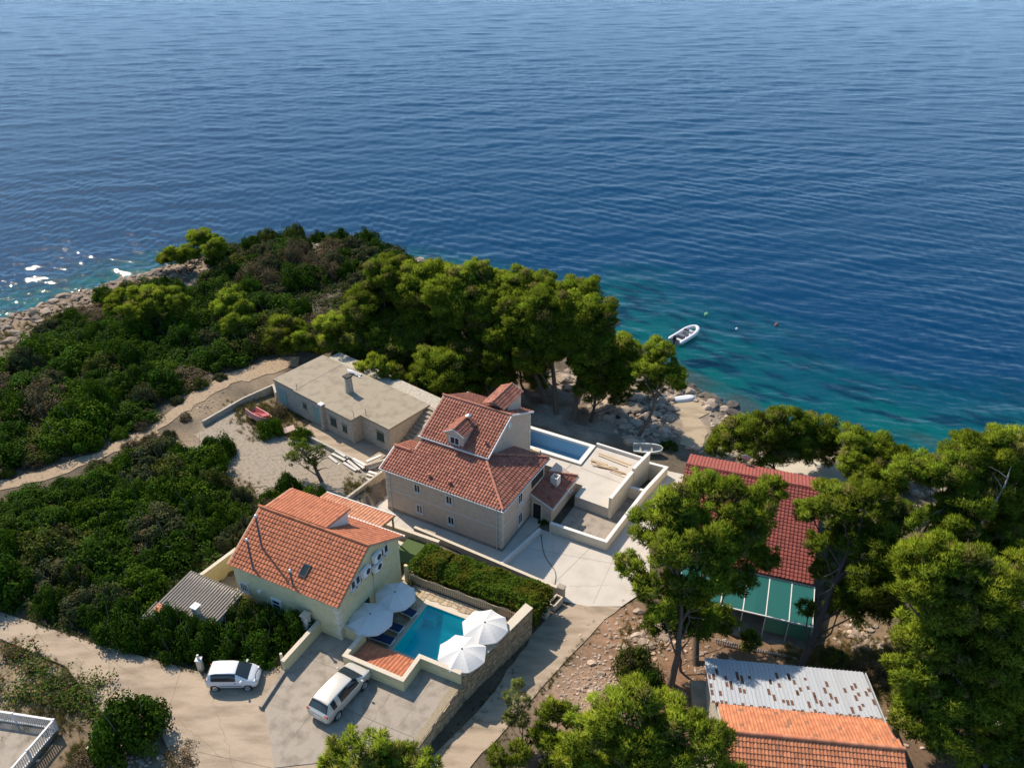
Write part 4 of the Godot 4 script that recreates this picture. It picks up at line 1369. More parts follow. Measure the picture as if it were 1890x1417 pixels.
	var hv := Vector3(0, 2.1 * sa, -1.85).normalized()
	var hl := Vector2(1.85, 2.1 * sa).length()
	slope_slab(ar, Oh, Vector3.RIGHT, hv, pv([0, 0, 2.1, 0, 2.1, hl]), 0.1, Color(0.4, 0.3, 0.25))
	obj("lean_to_roof", ar, M.any, an)
	tiles(an, Oa, Vector3(0, 0, 1), Va, ap, 0.27, 0.33, ROSE, 0.15, 0.05, 0.8)
	tiles(an, Oh, Vector3.RIGHT, hv, pv([0, 0, 2.1, 0, 2.1, hl]), 0.27, 0.33, ROSE, 0.15, 0.05, 0.8)
	ridge(an, Oh + Vector3(0.03, 0.07, -0.03), Vector3(-0.05, 1.72 + 2.1 * sa + 0.07, 8.25), 0.1, [ROSE[1], ROSE[1] * 1.15])
	var tr := Buf.new()
	tr.bar(Vector3(-2.15, 1.66, 4.88), Vector3(-0.02, 1.66 + 2.1 * sa, 4.88), 0.07, 0.12)
	tr.box(Vector3(-2.24, 1.58, 4.85), Vector3(-2.14, 1.7, 10.1))
	obj("trim", tr, M.white_paint, an)
	window(an, faces_out(-1.95, 0.95, 8.75, PI / 2), 0.42, 0.55, M.white_paint, false)
	var dd := Buf.new()
	dd.box(Vector3(-1.0, 0.0, 5.02), Vector3(-0.25, 1.62, 5.046))
	obj("doorway", dd, M.dark_inside, an)
	var jb := Buf.new()
	jb.box(Vector3(-1.12, 0.0, 4.97), Vector3(-1.0, 1.74, 5.045))
	jb.box(Vector3(-1.0, 1.622, 4.97), Vector3(-0.13, 1.74, 5.045))
	jb.box(Vector3(-0.25, 0.0, 4.97), Vector3(-0.13, 1.62, 5.045))
	obj("door_frame", jb, M.plaster_cream, an)
	var ch := Buf.new()
	var cy := 1.72 + sa * 1.1
	for q in [[-1.35, -1.25, 7.3, 8.0], [-0.8, -0.7, 7.3, 8.0], [-1.25, -0.8, 7.3, 7.4], [-1.25, -0.8, 7.9, 8.0]]:
		ch.box(Vector3(q[0], cy - 0.3, q[2]), Vector3(q[1], cy + 0.75, q[3]))
	ch.box(Vector3(-1.25, cy - 0.3, 7.4), Vector3(-0.8, cy + 0.3, 7.9), Color(0.15, 0.14, 0.14))
	obj("chimney", ch, M.white_paint, an)
	var bl := Buf.new()
	for i in 7:
		bl.box(Vector3(-0.06, 0.0, 0.0), Vector3(-0.03, 0.01, 0.01))
	return

# ---------------------------------------------------------------- terrace, pool and walls of the villa
func beige_plot() -> void:
	var te := Buf.new()
	te.prism(pv([-2.6, 8.4, -5.85, 8.25, -6.05, 12.75, -0.0, 12.55, 3.2, 12.5, 3.2, 11.25, -0.0, 11.25, -0.0, 10.1, -2.6, 10.1]), 1.2, 3.78, WHITE, BF)
	te.prism(pv([-6.05, 12.75, -6.4, 16.1, -1.35, 16.25, -1.25, 12.6]), 1.2, 3.78, WHITE, BF)
	struct("terrace", te, M.concrete_pale, "raised pale concrete terrace beside the villa")
	var jt := Buf.new()
	for q in [[-0.2, 11.25, -0.35, 12.5], [-1.3, 12.4, -6.0, 12.0]]:
		var a: Vector3 = BF * Vector3(q[0], 3.784, q[1])
		var e: Vector3 = BF * Vector3(q[2], 3.784, q[3])
		jt.bar(a, e, 0.05, 0.006, Color(0.2, 0.17, 0.14))
	struct("expansion_joint", jt, M.any, "dark joints in the terrace concrete")
	# long pool, painted blue
	var t := thing("villa_pool", "long narrow pool with white rim and grey blue basin beside the villa", "swimming pool", on(BF, -1.1, 2.2, 12.8))
	var L := 7.3
	var Wd := 3.2
	var bs := Buf.new()
	var c := Color(0.27, 0.42, 0.56)
	bs.box(Vector3(0.3, -0.1, 0.3), Vector3(L - 0.3, 0.0, Wd - 0.3), c)
	bs.box(Vector3(0.12, -0.9, 0.12), Vector3(0.3, 1.5, Wd - 0.12), c)
	bs.box(Vector3(L - 0.3, -0.9, 0.12), Vector3(L - 0.12, 1.5, Wd - 0.12), c)
	bs.box(Vector3(0.3, -0.9, 0.12), Vector3(L - 0.3, 1.5, 0.3), c)
	bs.box(Vector3(0.3, -0.9, Wd - 0.3), Vector3(L - 0.3, 1.5, Wd - 0.12), c)
	bs.box(Vector3(L - 1.2, 0.0, 0.3), Vector3(L - 0.3, 0.8, 1.0), c)
	obj("basin", bs, M.pool_tile, t)
	var rim := Buf.new()
	rim.box(Vector3(-0.05, -0.9, -0.05), Vector3(0.118, 1.5, Wd + 0.05))
	rim.box(Vector3(L - 0.118, -0.9, -0.05), Vector3(L + 0.05, 1.5, Wd + 0.05))
	rim.box(Vector3(0.118, -0.9, -0.05), Vector3(L - 0.118, 1.5, 0.118))
	rim.box(Vector3(0.118, -0.9, Wd - 0.118), Vector3(L - 0.118, 1.5, Wd + 0.05))
	rim.box(Vector3(-0.1, 1.502, -0.1), Vector3(0.32, 1.74, Wd + 0.1))
	rim.box(Vector3(L - 0.32, 1.502, -0.1), Vector3(L + 0.1, 1.74, Wd + 0.1))
	rim.box(Vector3(0.32, 1.502, -0.1), Vector3(L - 0.32, 1.74, 0.32))
	rim.box(Vector3(0.32, 1.502, Wd - 0.32), Vector3(L - 0.32, 1.74, Wd + 0.1))
	obj("pool_rim", rim, M.white_paint, t)
	var wt := Buf.new()
	wt.face(Vector3(0.3, 0.2, 0.3), Vector3(L - 0.3, 0.2, 0.3), Vector3(L - 0.3, 0.2, Wd - 0.3), Vector3(0.3, 0.2, Wd - 0.3), Vector3.UP, WHITE)
	obj("water", wt, M.pool_water, t)
	var stp := thing("concrete_step_block", "small pale step block at the pool corner by the villa gable", "step", on(BF, 2.6, 3.78, 11.9))
	var sb := Buf.new()
	sb.box(Vector3(0, 0, 0), Vector3(0.9, 0.3, 0.6))
	sb.box(Vector3(0.2, 0.302, 0.2), Vector3(0.9, 0.55, 0.6))
	obj("block", sb, M.coping, stp)
	wall_line("terrace_wall", "tall pale terrace wall, lower length next to the garden bed", BF, [-5.95, 8.25, -6.2, 12.7], 0.26, 1.4, 4.95, M.plaster_cream, M.white_paint, "walls round the villa terrace", 0.02)
	wall_line("terrace_wall", "tall pale terrace wall, higher length at the sea end of the terrace", BF, [-6.24, 12.73, -6.6, 15.7], 0.26, 1.4, 5.25, M.plaster_cream, M.white_paint, "walls round the villa terrace", 0.02)
	wall_line("terrace_parapet", "low white parapet along the sea edge of the terrace", BF, [-6.3, 16.2, -1.2, 16.3], 0.22, 1.2, 4.1, M.white_paint)
	wall_line("garden_wall", "long cream wall with white coping beside the driveway up to the shore", BF, [-6.6, 15.95, -8.25, 16.05, -7.75, 12.0, -7.35, 4.15, -2.35, 4.05], 0.24, 1.2, 3.95, M.plaster_cream, M.white_paint, "garden walls beside the driveway", 0.03)
	wall_line("garden_wall", "short cream cross wall between the two planting beds", BF, [-6.25, 11.8, -7.6, 11.95], 0.22, 1.2, 3.9, M.plaster_cream, M.white_paint, "garden walls beside the driveway", 0.03)
	wall_line("drive_wall", "long low white wall between the creeper pergola and the villa driveway", BF, [7.3, -1.85, -6.75, -2.42], 0.22, 1.6, 3.95, M.concrete_wall_old, M.coping, "", 0.02)
	wall_line("step_wall", "low white wall from the villa doorway down to the drive wall", BF, [-0.95, -1.7, -1.75, 3.4], 0.22, 2.9, 3.55, M.white_paint)
	pad("garden_bed", BF, [-2.6, 4.2, -2.6, 8.3, -5.8, 8.3, -6.1, 11.7, -7.6, 11.8, -7.2, 4.3], 1.6, 2.72, M.concrete_grey, "dusty garden bed below the terrace")
	# lumber on the terrace
	var kinds := ["long pale plank lying alone near the far parapet", "pale plank beside the long one near the far parapet", "short board lying among the scattered planks", "board crossing the scattered pile on the terrace", "thin plank at the edge of the scattered pile", "wide board in the middle of the scattered pile", "plank sticking out of the pile towards the wall", "dark weathered board on the scattered pile", "narrow batten lying apart towards the wall"]
	var rows := [[-1.9, 15.3, -5.2, 15.0, 0.2], [-2.0, 14.95, -5.0, 14.6, 0.16], [-1.7, 13.9, -3.3, 13.85, 0.3], [-2.1, 13.2, -4.3, 13.9, 0.14], [-1.9, 13.5, -5.0, 13.3, 0.14], [-2.3, 13.7, -4.0, 13.4, 0.26], [-3.0, 13.6, -5.3, 13.45, 0.16], [-2.6, 13.3, -3.9, 13.5, 0.2], [-3.9, 13.1, -5.6, 12.95, 0.08]]
	for i in rows.size():
		var q: Array = rows[i]
		var a: Vector3 = BF * Vector3(q[0], 3.81 + 0.035 * (i % 4), q[1])
		var e: Vector3 = BF * Vector3(q[2], 3.81 + 0.035 * (i % 4), q[3])
		var pb := Buf.new()
		pb.bar(Vector3.ZERO, e - a, q[4], 0.045, vary(Color(1.0, 0.9, 0.78), 0.25))
		var o := obj("plank", pb, M.pale_wood)
		o.position = a
		tag(o, kinds[i], "plank", "lumber on the terrace")
	# hose across the drive
	var hb := Buf.new()
	var pts := []
	var rad := []
	for i in 24:
		var k := i / 23.0
		pts.append(BF * Vector3(lerpf(-1.9, -5.9, k) + 0.25 * sin(k * 7.0), 3.03, lerpf(3.3, -1.9, k) + 0.15 * sin(k * 11.0)))
		rad.append(0.028)
	hb.tube(pts, rad, 5)
	tag(obj("hose", hb, M.black_plastic), "thin black hose snaking across the villa driveway", "hose")

# ---------------------------------------------------------------- flat roofed concrete house
func concrete_house() -> void:
	var y0 := 3.9
	var t := thing("concrete_house", "unfinished flat roofed grey concrete house with outside staircase behind the villa", "house", on(CF, 0, y0, 0))
	var H := 2.9
	var b := Buf.new()
	b.prism(pv([0, 0, 3.85, 0, 3.85, -1.15, 15.4, -1.15, 15.4, 5.2, 0, 5.2]), 0, H - 0.2)
	b.prism(pv([-0.4, 5.2, 15.4, 5.2, 15.4, 7.3, -0.4, 7.3]), 0, H - 0.75)
	obj("wall", b, M.concrete_wall_old, t)
	var r := Buf.new()
	r.prism(pv([-0.12, -0.14, 3.72, -0.14, 3.72, -1.32, 12.2, -1.32, 12.2, -1.2, 15.55, -1.2, 15.55, 5.3, -0.12, 5.3]), H - 0.2, H)
	var ro := obj("roof", r, M.concrete_old, t)
	var r2 := Buf.new()
	r2.prism(pv([-1.2, 5.31, 15.5, 5.31, 15.5, 7.5, -1.2, 7.5]), H - 0.75, H - 0.6)
	obj("rear_roof", r2, M.concrete_wall_old, t)
	var jt := Buf.new()
	jt.bar(Vector3(12.1, H + 0.004, -1.2), Vector3(12.4, H + 0.004, 5.2), 0.06, 0.02, Color(0.2, 0.17, 0.13))
	obj("joint", jt, M.any, ro)
	# openings on the yard side
	for q in [[6.6, -1.15, 0.85, 0.95, 1.0], [5.0, -1.15, 0.6, 0.75, 1.0], [10.85, -1.15, 0.5, 0.55, 1.3], [1.3, 0.0, 0.95, 1.0, 0.95]]:
		var w := Buf.new()
		w.box(Vector3(q[0] - q[2] / 2, q[4], q[1] - 0.03), Vector3(q[0] + q[2] / 2, q[4] + q[3], q[1] - 0.004))
		var o := obj("window", w, M.dark_inside, t)
		var lb := Buf.new()
		lb.box(Vector3(q[0] - q[2] / 2 - 0.08, q[4] + q[3], q[1] - 0.09), Vector3(q[0] + q[2] / 2 + 0.08, q[4] + q[3] + 0.09, q[1] - 0.004))
		lb.box(Vector3(q[0] - q[2] / 2 - 0.08, q[4] - 0.09, q[1] - 0.11), Vector3(q[0] + q[2] / 2 + 0.08, q[4], q[1] - 0.004))
		obj("sill", lb, M.concrete_old, o)
		for k in 4:
			var s := Buf.new()
			s.box(Vector3(q[0] - q[2] / 2 + 0.03, q[4] + 0.06 + k * q[3] / 4.0, q[1] - 0.05), Vector3(q[0] + q[2] / 2 - 0.03, q[4] + 0.16 + k * q[3] / 4.0, q[1] - 0.032), Color(0.05, 0.09, 0.07))
			obj("slat", s, M.any, o)
	for q in [[14.3, 1.25, 1.7], [8.95, 1.15, 1.6]]:
		var s := Buf.new()
		s.box(Vector3(q[0] - q[1] / 2, 0.45, -1.19), Vector3(q[0] + q[1] / 2, 0.45 + q[2], -1.154), Color(0.20, 0.32, 0.28))
		obj("shutter", s, M.any, t)
	var pil := Buf.new()
	pil.box(Vector3(7.75, 0, -1.5), Vector3(8.15, H + 0.05, -1.152))
	obj("pilaster", pil, M.concrete_wall_old, t)
	var pc := Buf.new()
	pc.box(Vector3(7.68, H + 0.052, -1.58), Vector3(8.22, H + 0.17, -1.1))
	obj("cap", pc, M.white_paint, t)
	# chimney
	var ch := Buf.new()
	ch.lathe([Vector2(0.46, H), Vector2(0.38, H + 1.7), Vector2(0.3, H + 1.7), Vector2(0.3, H + 1.6)], 4, WHITE, Transform3D(Basis(Vector3.UP, PI / 4), Vector3(7.7, 0, 2.0)))
	var cho := obj("chimney", ch, M.concrete_wall_old, t)
	var cc := Buf.new()
	cc.box(Vector3(7.35, H + 1.702, 1.65), Vector3(8.05, H + 1.85, 2.35), Color(0.04, 0.035, 0.03))
	obj("cap", cc, M.any, cho)
	# staircase on the short side
	for i in 13:
		var s := Buf.new()
		s.box(Vector3(-1.05, 0.0 if i < 4 else (i - 3) * 0.21, 0.15 + i * 0.39), Vector3(-0.01, (i + 1) * 0.215, 0.15 + (i + 1) * 0.39 - 0.004), Color(1, 1, 1))
		obj("step", s, M.concrete_old, t)
	var sw := Buf.new()
	sw.prism(pv([0.1, 0.0, 5.25, 0.0, 5.25, 2.75, 4.9, 2.75, 0.1, 0.2]), -1.2, -1.06, WHITE, Transform3D(Basis(Vector3(0, 0, 1), Vector3(1, 0, 0), Vector3(0, 1, 0)), Vector3.ZERO))
	obj("stair_wall", sw, M.concrete_wall_old, t)
	# bars and junk on the roof
	for q in [[3.2, 0.1, 0.25], [3.75, -0.9, 0.35], [12.0, -1.0, 0.2]]:
		var s := Buf.new()
		s.tube([Vector3(q[0], H - 0.02, q[1]), Vector3(q[0] + q[2] * 0.4, H + 0.55, q[1] + 0.1), Vector3(q[0] + q[2], H + 0.62, q[1] + 0.1)], [0.025, 0.025, 0.025], 5)
		obj("rebar", s, M.rust, t)
	var jb := thing("scrap_pile", "small heap of pale scrap boards on the concrete roof edge", "scrap", on(CF, 9.5, 6.8, 4.6))
	for i in 6:
		var s := Buf.new()
		s.bar(Vector3(-0.6 + i * 0.2, 0.05 + i * 0.05, rng.randf_range(-0.3, 0.3)), Vector3(0.5 + i * 0.15, 0.07 + i * 0.05, rng.randf_range(-0.4, 0.5)), 0.22, 0.04, vary(Color(0.6, 0.58, 0.55), 0.3))
		obj("board", s, M.any, jb)
	pad("yard_slab", CF, [0.1, -2.9, 0.1, -0.0, 3.84, -0.0, 3.84, -1.16, 9.8, -1.16, 9.8, -3.2], 3.2, 4.0, M.concrete_road, "pale concrete slab in front of the concrete house")
	wall_line("kerb_wall", "low broken kerb along the front slab of the concrete house", CF, [9.9, -3.3, 0.2, -2.95, -0.6, -1.0], 0.22, 3.5, 4.25, M.concrete_wall_old)
	wall_line("yard_wall", "low concrete yard wall between the dirt track and the gravel yard", Transform3D.IDENTITY, [-30.2, -68.3, -27.4, -72.6, -25.0, -75.2, -24.3, -73.6], 0.22, 3.6, 4.75, M.concrete_wall_old)
	wall_line("yard_wall", "low pale wall between the gravel yard and the villa path", Transform3D.IDENTITY, [-11.6, -60.6, -14.3, -56.6], 0.22, 3.2, 4.55, M.concrete_wall_old)
	# lumber and rubble in front
	var names := ["stacked pale boards next to the kerb, pile under the middle of the front", "loose grey planks lying in front of the kerb corner", "heap of white broken slabs beside the villa corner", "two old planks near the low pale wall"]
	var at := [[-16.3, -63.3, 0.7], [-14.5, -62.0, 0.75], [-12.6, -62.6, -0.6], [-12.5, -60.4, 0.5]]
	for i in 4:
		var p := thing("board_pile", names[i], "board pile", Transform3D(Basis(Vector3.UP, -at[i][2]), Vector3(at[i][0], T(at[i][0], at[i][1]) + 0.08, at[i][1])))
		for k in 7 if i < 3 else 3:
			var s := Buf.new()
			s.bar(Vector3(-1.0 + rng.randf() * 0.4, 0.05 + (k / 3) * 0.1, -0.5 + (k % 3) * 0.45), Vector3(0.7 + rng.randf() * 0.4, 0.06 + (k / 3) * 0.1, -0.5 + (k % 3) * 0.45 + rng.randf_range(-0.2, 0.2)), 0.26, 0.08, vary(Color(0.56, 0.52, 0.46), 0.2))
			obj("board", s, M.any, p)

# ---------------------------------------------------------------- long low house with the wine red roof
func red_house() -> void:
	var y0 := 2.8
	var t := thing("red_roofed_house", "long low house with wine red tiled roof standing among the pines", "house", on(RF, 0, y0, 0))
	var E := 5.35 - y0
	var R := 7.15 - y0
	var L := 11.0
	var b := Buf.new()
	b.prism(pv([0.2, 0, 0.2, E - 0.1, 9.4, R - 0.2, 12.2, E + 0.62, 12.2, 0]), 0.2, L - 0.2, WHITE, Transform3D(Basis(Vector3(0, 0, 1), Vector3(1, 0, 0), Vector3(0, 1, 0)), Vector3.ZERO))
	obj("wall", b, M.plaster_cream, t)
	var s := (R - E) / 9.4
	var V := Vector3(0, s, 1).normalized()
	var len := 9.4 * sqrt(1.0 + s * s)
	var O := Vector3(0, E, 0)
	var r := Buf.new()
	var full := pv([0, 0, L, 0, L, len, 0, len])
	slope_slab(r, O, Vector3.RIGHT, V, full, 0.12, Color(0.2, 0.06, 0.05))
	var s2 := 0.33
	var V2 := Vector3(0, s2, -1).normalized()
	var O2 := Vector3(0, R - 3.0 * s2, 12.4)
	var l2 := 3.0 * sqrt(1.0 + s2 * s2)
	var far := pv([0, 0, L, 0, L, l2, 0, l2])
	slope_slab(r, O2, Vector3.RIGHT, V2, far, 0.12, Color(0.2, 0.06, 0.05))
	var ro := obj("roof", r, M.any, t)
	tiles(ro, O, Vector3.RIGHT, V, full, 0.29, 0.36, WINE, 0.12, 0.055)
	tiles(ro, O2, Vector3.RIGHT, V2, far, 0.29, 0.36, [Color(0.25, 0.06, 0.04), Color(0.29, 0.07, 0.048)], 0.08, 0.04)  # sunlight on the far slope put into its lighter tile colour
	ridge(ro, Vector3(0, R + 0.04, 9.4), Vector3(L, R + 0.04, 9.4), 0.12, WINE)
	# green canopy in front
	var c := thing("green_canopy", "green translucent canopy on a white frame along the red roofed house", "canopy", on(RF, 0, y0, -3.9))
	var top := 5.15 - y0
	var low := 4.95 - y0
	for i in 7:
		var x := -0.1 + i * 1.6
		var f := Buf.new()
		f.bar(Vector3(x, top - 0.04, 3.85), Vector3(x, low - 0.04, 0.0), 0.07, 0.09)
		f.bar(Vector3(x, 0, 0.0), Vector3(x, low - 0.09, 0.0), 0.07, 0.07)
		obj("rafter", f, M.white_paint, c)
		if i < 6:
			for half in 2:
				var p := Buf.new()
				var xa := x + 0.045 + half * 0.755
				var xb := x + (0.798 if half == 0 else 1.555)
				var k := vary(Color(1, 1, 1), 0.14)
				p.face(Vector3(xa, top, 3.82), Vector3(xb, top, 3.82), Vector3(xb, low, 0.06), Vector3(xa, low, 0.06), Vector3.UP, k)
				p.face(Vector3(xa, top - 0.015, 3.82), Vector3(xb, top - 0.015, 3.82), Vector3(xb, low - 0.015, 0.06), Vector3(xa, low - 0.015, 0.06), Vector3.DOWN, k)
				obj("panel", p, M.green_sheet, c)
	for q in [[low, 0.0], [top, 3.86]]:
		var f := Buf.new()
		f.bar(Vector3(-0.15, q[0], q[1]), Vector3(9.6, q[0], q[1]), 0.08, 0.1)
		obj("beam", f, M.white_paint, c)
	for i in 2:
		var n := Buf.new()
		var xa := 0.0 + i * 1.6
		n.box(Vector3(xa, 0.75, -0.02), Vector3(xa + 1.52, low - 0.08, -0.005))
		obj("side_net", n, M.green_net, c)
	var n2 := Buf.new()
	n2.box(Vector3(-0.16, 0.75, 0.05), Vector3(-0.145, low - 0.08, 2.6))
	obj("side_net", n2, M.green_net, c)
	pad("patio", RF, [-0.1, -4.4, 10.0, -4.4, 10.0, 0.0, -0.1, 0.0], 2.2, 2.92, M.concrete_grey, "concrete floor under the green canopy")
	# white railing pieces below the canopy
	var f2 := thing("white_fence", "white slatted fence half hidden below the green canopy", "fence", on(RF, 0.8, 3.2, -6.2))
	for i in 34:
		var s3 := Buf.new()
		s3.box(Vector3(i * 0.16, 0, -0.02), Vector3(i * 0.16 + 0.09, 0.85, 0.0))
		obj("slat", s3, M.white_paint, f2)
	for y in [0.15, 0.65]:
		var s3 := Buf.new()
		s3.box(Vector3(-0.05, y, 0.003), Vector3(5.45, y + 0.07, 0.04))
		obj("rail", s3, M.white_paint, f2)
	var sat := thing("satellite_dish", "grey satellite dish standing behind the red ridge", "satellite dish", on(RF, 6.3, 6.1, 12.3))
	var d := Buf.new()
	d.tube([Vector3.ZERO, Vector3(0, 0.8, 0)], [0.03, 0.03], 6)
	d.lathe([Vector2(0.0, 0.0), Vector2(0.25, 0.05), Vector2(0.42, 0.16), Vector2(0.42, 0.18), Vector2(0.0, 0.03)], 16, WHITE, Transform3D(Basis(Vector3.RIGHT, 1.1), Vector3(0, 0.75, 0)))
	obj("dish", d, M.painted_metal, sat)

# ---------------------------------------------------------------- house with the rusty sheet roof
func metal_roof_house() -> void:
	var y0 := 4.2
	var t := thing("sheet_roofed_house", "house with rusty pale metal sheet roof joined to an orange tiled roof", "house", on(MF, 0, y0, 0))
	var L := 9.6
	# z local runs away from the camera: ridge at -2.5, eave of the clay roof at 0.0, sheet roof from 0 to 4.2
	var R := 8.7 - y0
	var J := 7.85 - y0
	var F := 6.95 - y0
	var b := Buf.new()
	b.prism(pv([-6.0, 0, -6.0, 2.6, -2.4, R - 0.15, 0.0, J - 0.25, 4.0, F - 0.2, 4.0, 0]), 0.2, L - 0.3, WHITE, Transform3D(Basis(Vector3(0, 0, 1), Vector3(1, 0, 0), Vector3(0, 1, 0)), Vector3.ZERO))
	obj("wall", b, M.concrete_wall_old, t)
	var sx := -0.0
	var r := Buf.new()
	var Vc := Vector3(0, R - J, -2.5).normalized()
	var lc := Vector2(R - J, 2.5).length()
	var O := Vector3(-0.55, J, 0.0)
	var pc := pv([0.35, 0, L + 0.2, 0, L + 0.2, lc, 0, lc])
	slope_slab(r, O, Vector3.RIGHT, Vc, pc, 0.12, Color(0.4, 0.22, 0.14))
	var Vn := Vector3(0, R - 2.7, 3.6).normalized()
	var ln := Vector2(R - 2.7, 3.6).length()
	var On := Vector3(-0.55, 2.7, -6.1)
	var pn := pv([0, 0, L + 0.2, 0, L + 0.2, ln, 0, ln])
	slope_slab(r, On, Vector3.RIGHT, Vn, pn, 0.12, Color(0.4, 0.22, 0.14))
	var ro := obj("roof", r, M.any, t)
	var clay := [Color(0.44, 0.155, 0.07), Color(0.52, 0.195, 0.09), Color(0.25, 0.125, 0.07)]
	tiles(ro, O, Vector3.RIGHT, Vc, pc, 0.2, 0.3, clay, 0.16, 0.03)
	tiles(ro, On, Vector3.RIGHT, Vn, pn, 0.2, 0.3, clay, 0.2, 0.05)
	ridge(ro, Vector3(-0.6, R + 0.03, -2.5), Vector3(L - 0.3, R + 0.03, -2.5), 0.13, [Color(0.44, 0.15, 0.08), Color(0.5, 0.2, 0.1)])
	# sheets, each with its fold, some with rusted strips
	var Vs := Vector3(0, J - 0.08 - F, -4.2).normalized()
	var ls := Vector2(J - 0.08 - F, 4.2).length()
	var Os := Vector3(-0.25, F, 4.25)
	var N := Vector3(1, 0, 0).cross(Vs).normalized()
	if N.y < 0: N = -N
	var count := 40
	var w := 9.9 / count
	var rr := RandomNumberGenerator.new()
	rr.seed = 31
	var sheet_roof := Node3D.new()
	sheet_roof.name = "sheet_roof"
	t.add_child(sheet_roof)
	for i in count:
		var p := Buf.new()
		var xf := Transform3D(Basis(Vector3.RIGHT, N, Vs), Os + Vector3.RIGHT * (i * w))
		var jag := rr.randf_range(-0.1, 0.1)
		var k := vary(Color(1, 1, 1), 0.08)
		p.box(Vector3(0.0, 0.0, 0.0), Vector3(w - 0.055, 0.012, ls + jag), k, xf)
		p.box(Vector3(w - 0.055, 0.0, 0.0), Vector3(w - 0.003, 0.055, ls + jag), k, xf)
		var o := obj("roof_sheet", p, M.painted_metal, sheet_roof)
		var spots := rr.randi_range(0, 3)
		for s in spots + 1:
			var q := Buf.new()
			var z := rr.randf_range(0.7, ls - 0.9)
			var hh := rr.randf_range(0.25, 0.6)
			if s == spots:
				z = ls + jag - rr.randf_range(0.05, 0.35)
				hh = ls + jag - z
			q.box(Vector3(0.01, 0.013, z), Vector3(w - 0.06, 0.017, z + hh), WHITE, xf)
			obj("rust_patch", q, M.rust, o)
	var side := Buf.new()
	side.prism(pv([4.2, F + 0.05, 4.2, F - 0.35, -2.3, R - 0.5, -2.3, R - 0.1, 0.0, J - 0.1]), -0.42, -0.36, WHITE, Transform3D(Basis(Vector3(0, 0, 1), Vector3(1, 0, 0), Vector3(0, 1, 0)), Vector3.ZERO))
	obj("verge_flashing", side, M.painted_metal, t)
	pad("house_plinth", MF, [-0.4, 4.6, 10.2, 4.6, 10.2, -7, -0.4, -7], 3.4, 4.3, M.concrete_old, "old concrete base of the sheet roofed house")

# ---------------------------------------------------------------- shed and its lean-to by the scrub
func small_buildings() -> void:
	var t := thing("shed", "low shed with grey corrugated roof half buried in dark shrubs", "shed", on(YF, 8.3, 4.5, -3.3))
	var b := Buf.new()
	b.prism(pv([0, 0, 0, 1.95, 2.9, 2.25, 2.9, 0]), 0.0, 4.75, Color(1, 1, 1), Transform3D(Basis(Vector3(0, 0, 1), Vector3(1, 0, 0), Vector3(0, 1, 0)), Vector3.ZERO))
	obj("wall", b, M.plaster_cream, t)
	var fr := Buf.new()
	fr.box(Vector3(2.4, 0.3, -0.03), Vector3(4.75, 1.9, -0.004), Color(0.28, 0.45, 0.42))
	obj("front_panel", fr, M.any, t)
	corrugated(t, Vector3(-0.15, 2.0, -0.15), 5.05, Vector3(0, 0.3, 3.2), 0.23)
	var ch := Buf.new()
	ch.box(Vector3(1.35, 1.9, 0.0), Vector3(1.75, 2.75, 0.4), Color(0.45, 0.43, 0.4))
	ch.box(Vector3(1.27, 2.75, -0.08), Vector3(1.83, 2.85, 0.48), Color(0.7, 0.66, 0.6))
	obj("chimney", ch, M.any, t)
	var l := thing("lean_to_shed", "lower lean-to with corrugated roof and a few loose clay tiles", "shed", on(YF, 12.3, 4.5, -4.8))
	var lb := Buf.new()
	lb.prism(pv([0, 0, 0, 1.25, 1.6, 1.5, 1.6, 0]), 0.1, 1.3, Color(1, 1, 1), Transform3D(Basis(Vector3(0, 0, 1), Vector3(1, 0, 0), Vector3(0, 1, 0)), Vector3.ZERO))
	obj("wall", lb, M.concrete_wall_old, l)
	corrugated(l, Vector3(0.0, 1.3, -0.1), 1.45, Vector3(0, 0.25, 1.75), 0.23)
	for i in 9:
		var q := Buf.new()
		var x := 0.3 + (i % 3) * 0.27
		var z := 0.95 + (i / 3) * 0.24
		q.box(Vector3(x, 1.42 + z * 0.143, z), Vector3(x + 0.24, 1.46 + z * 0.143, z + 0.22), vary(Color(0.5, 0.2, 0.1), 0.2))
		obj("roof_tile", q, M.tile_orange, l)
	# white chimney by the parapet
	var c := thing("barbecue_chimney", "slim white barbecue chimney beside the yellow parapet wall", "chimney", on(YF, 2.65, 4.6, -0.35))
	var cb := Buf.new()
	cb.box(Vector3(-0.22, 0, -0.22), Vector3(0.22, 2.4, 0.22))
	obj("stack", cb, M.white_paint, c)
	for q in [[-0.17, -0.17], [0.17, -0.17], [-0.17, 0.17], [0.17, 0.17]]:
		var lg := Buf.new()
		lg.box(Vector3(q[0] - 0.05, 2.4, q[1] - 0.05), Vector3(q[0] + 0.05, 2.6, q[1] + 0.05))
		obj("leg", lg, M.white_paint, c)
	var ck := Buf.new()
	ck.box(Vector3(-0.12, 2.401, -0.12), Vector3(0.12, 2.42, 0.12))
	obj("flue_opening", ck, M.dark_inside, c)
	var cc := Buf.new()
	cc.box(Vector3(-0.29, 2.602, -0.29), Vector3(0.29, 2.68, 0.29))
	obj("cap", cc, M.coping, c)

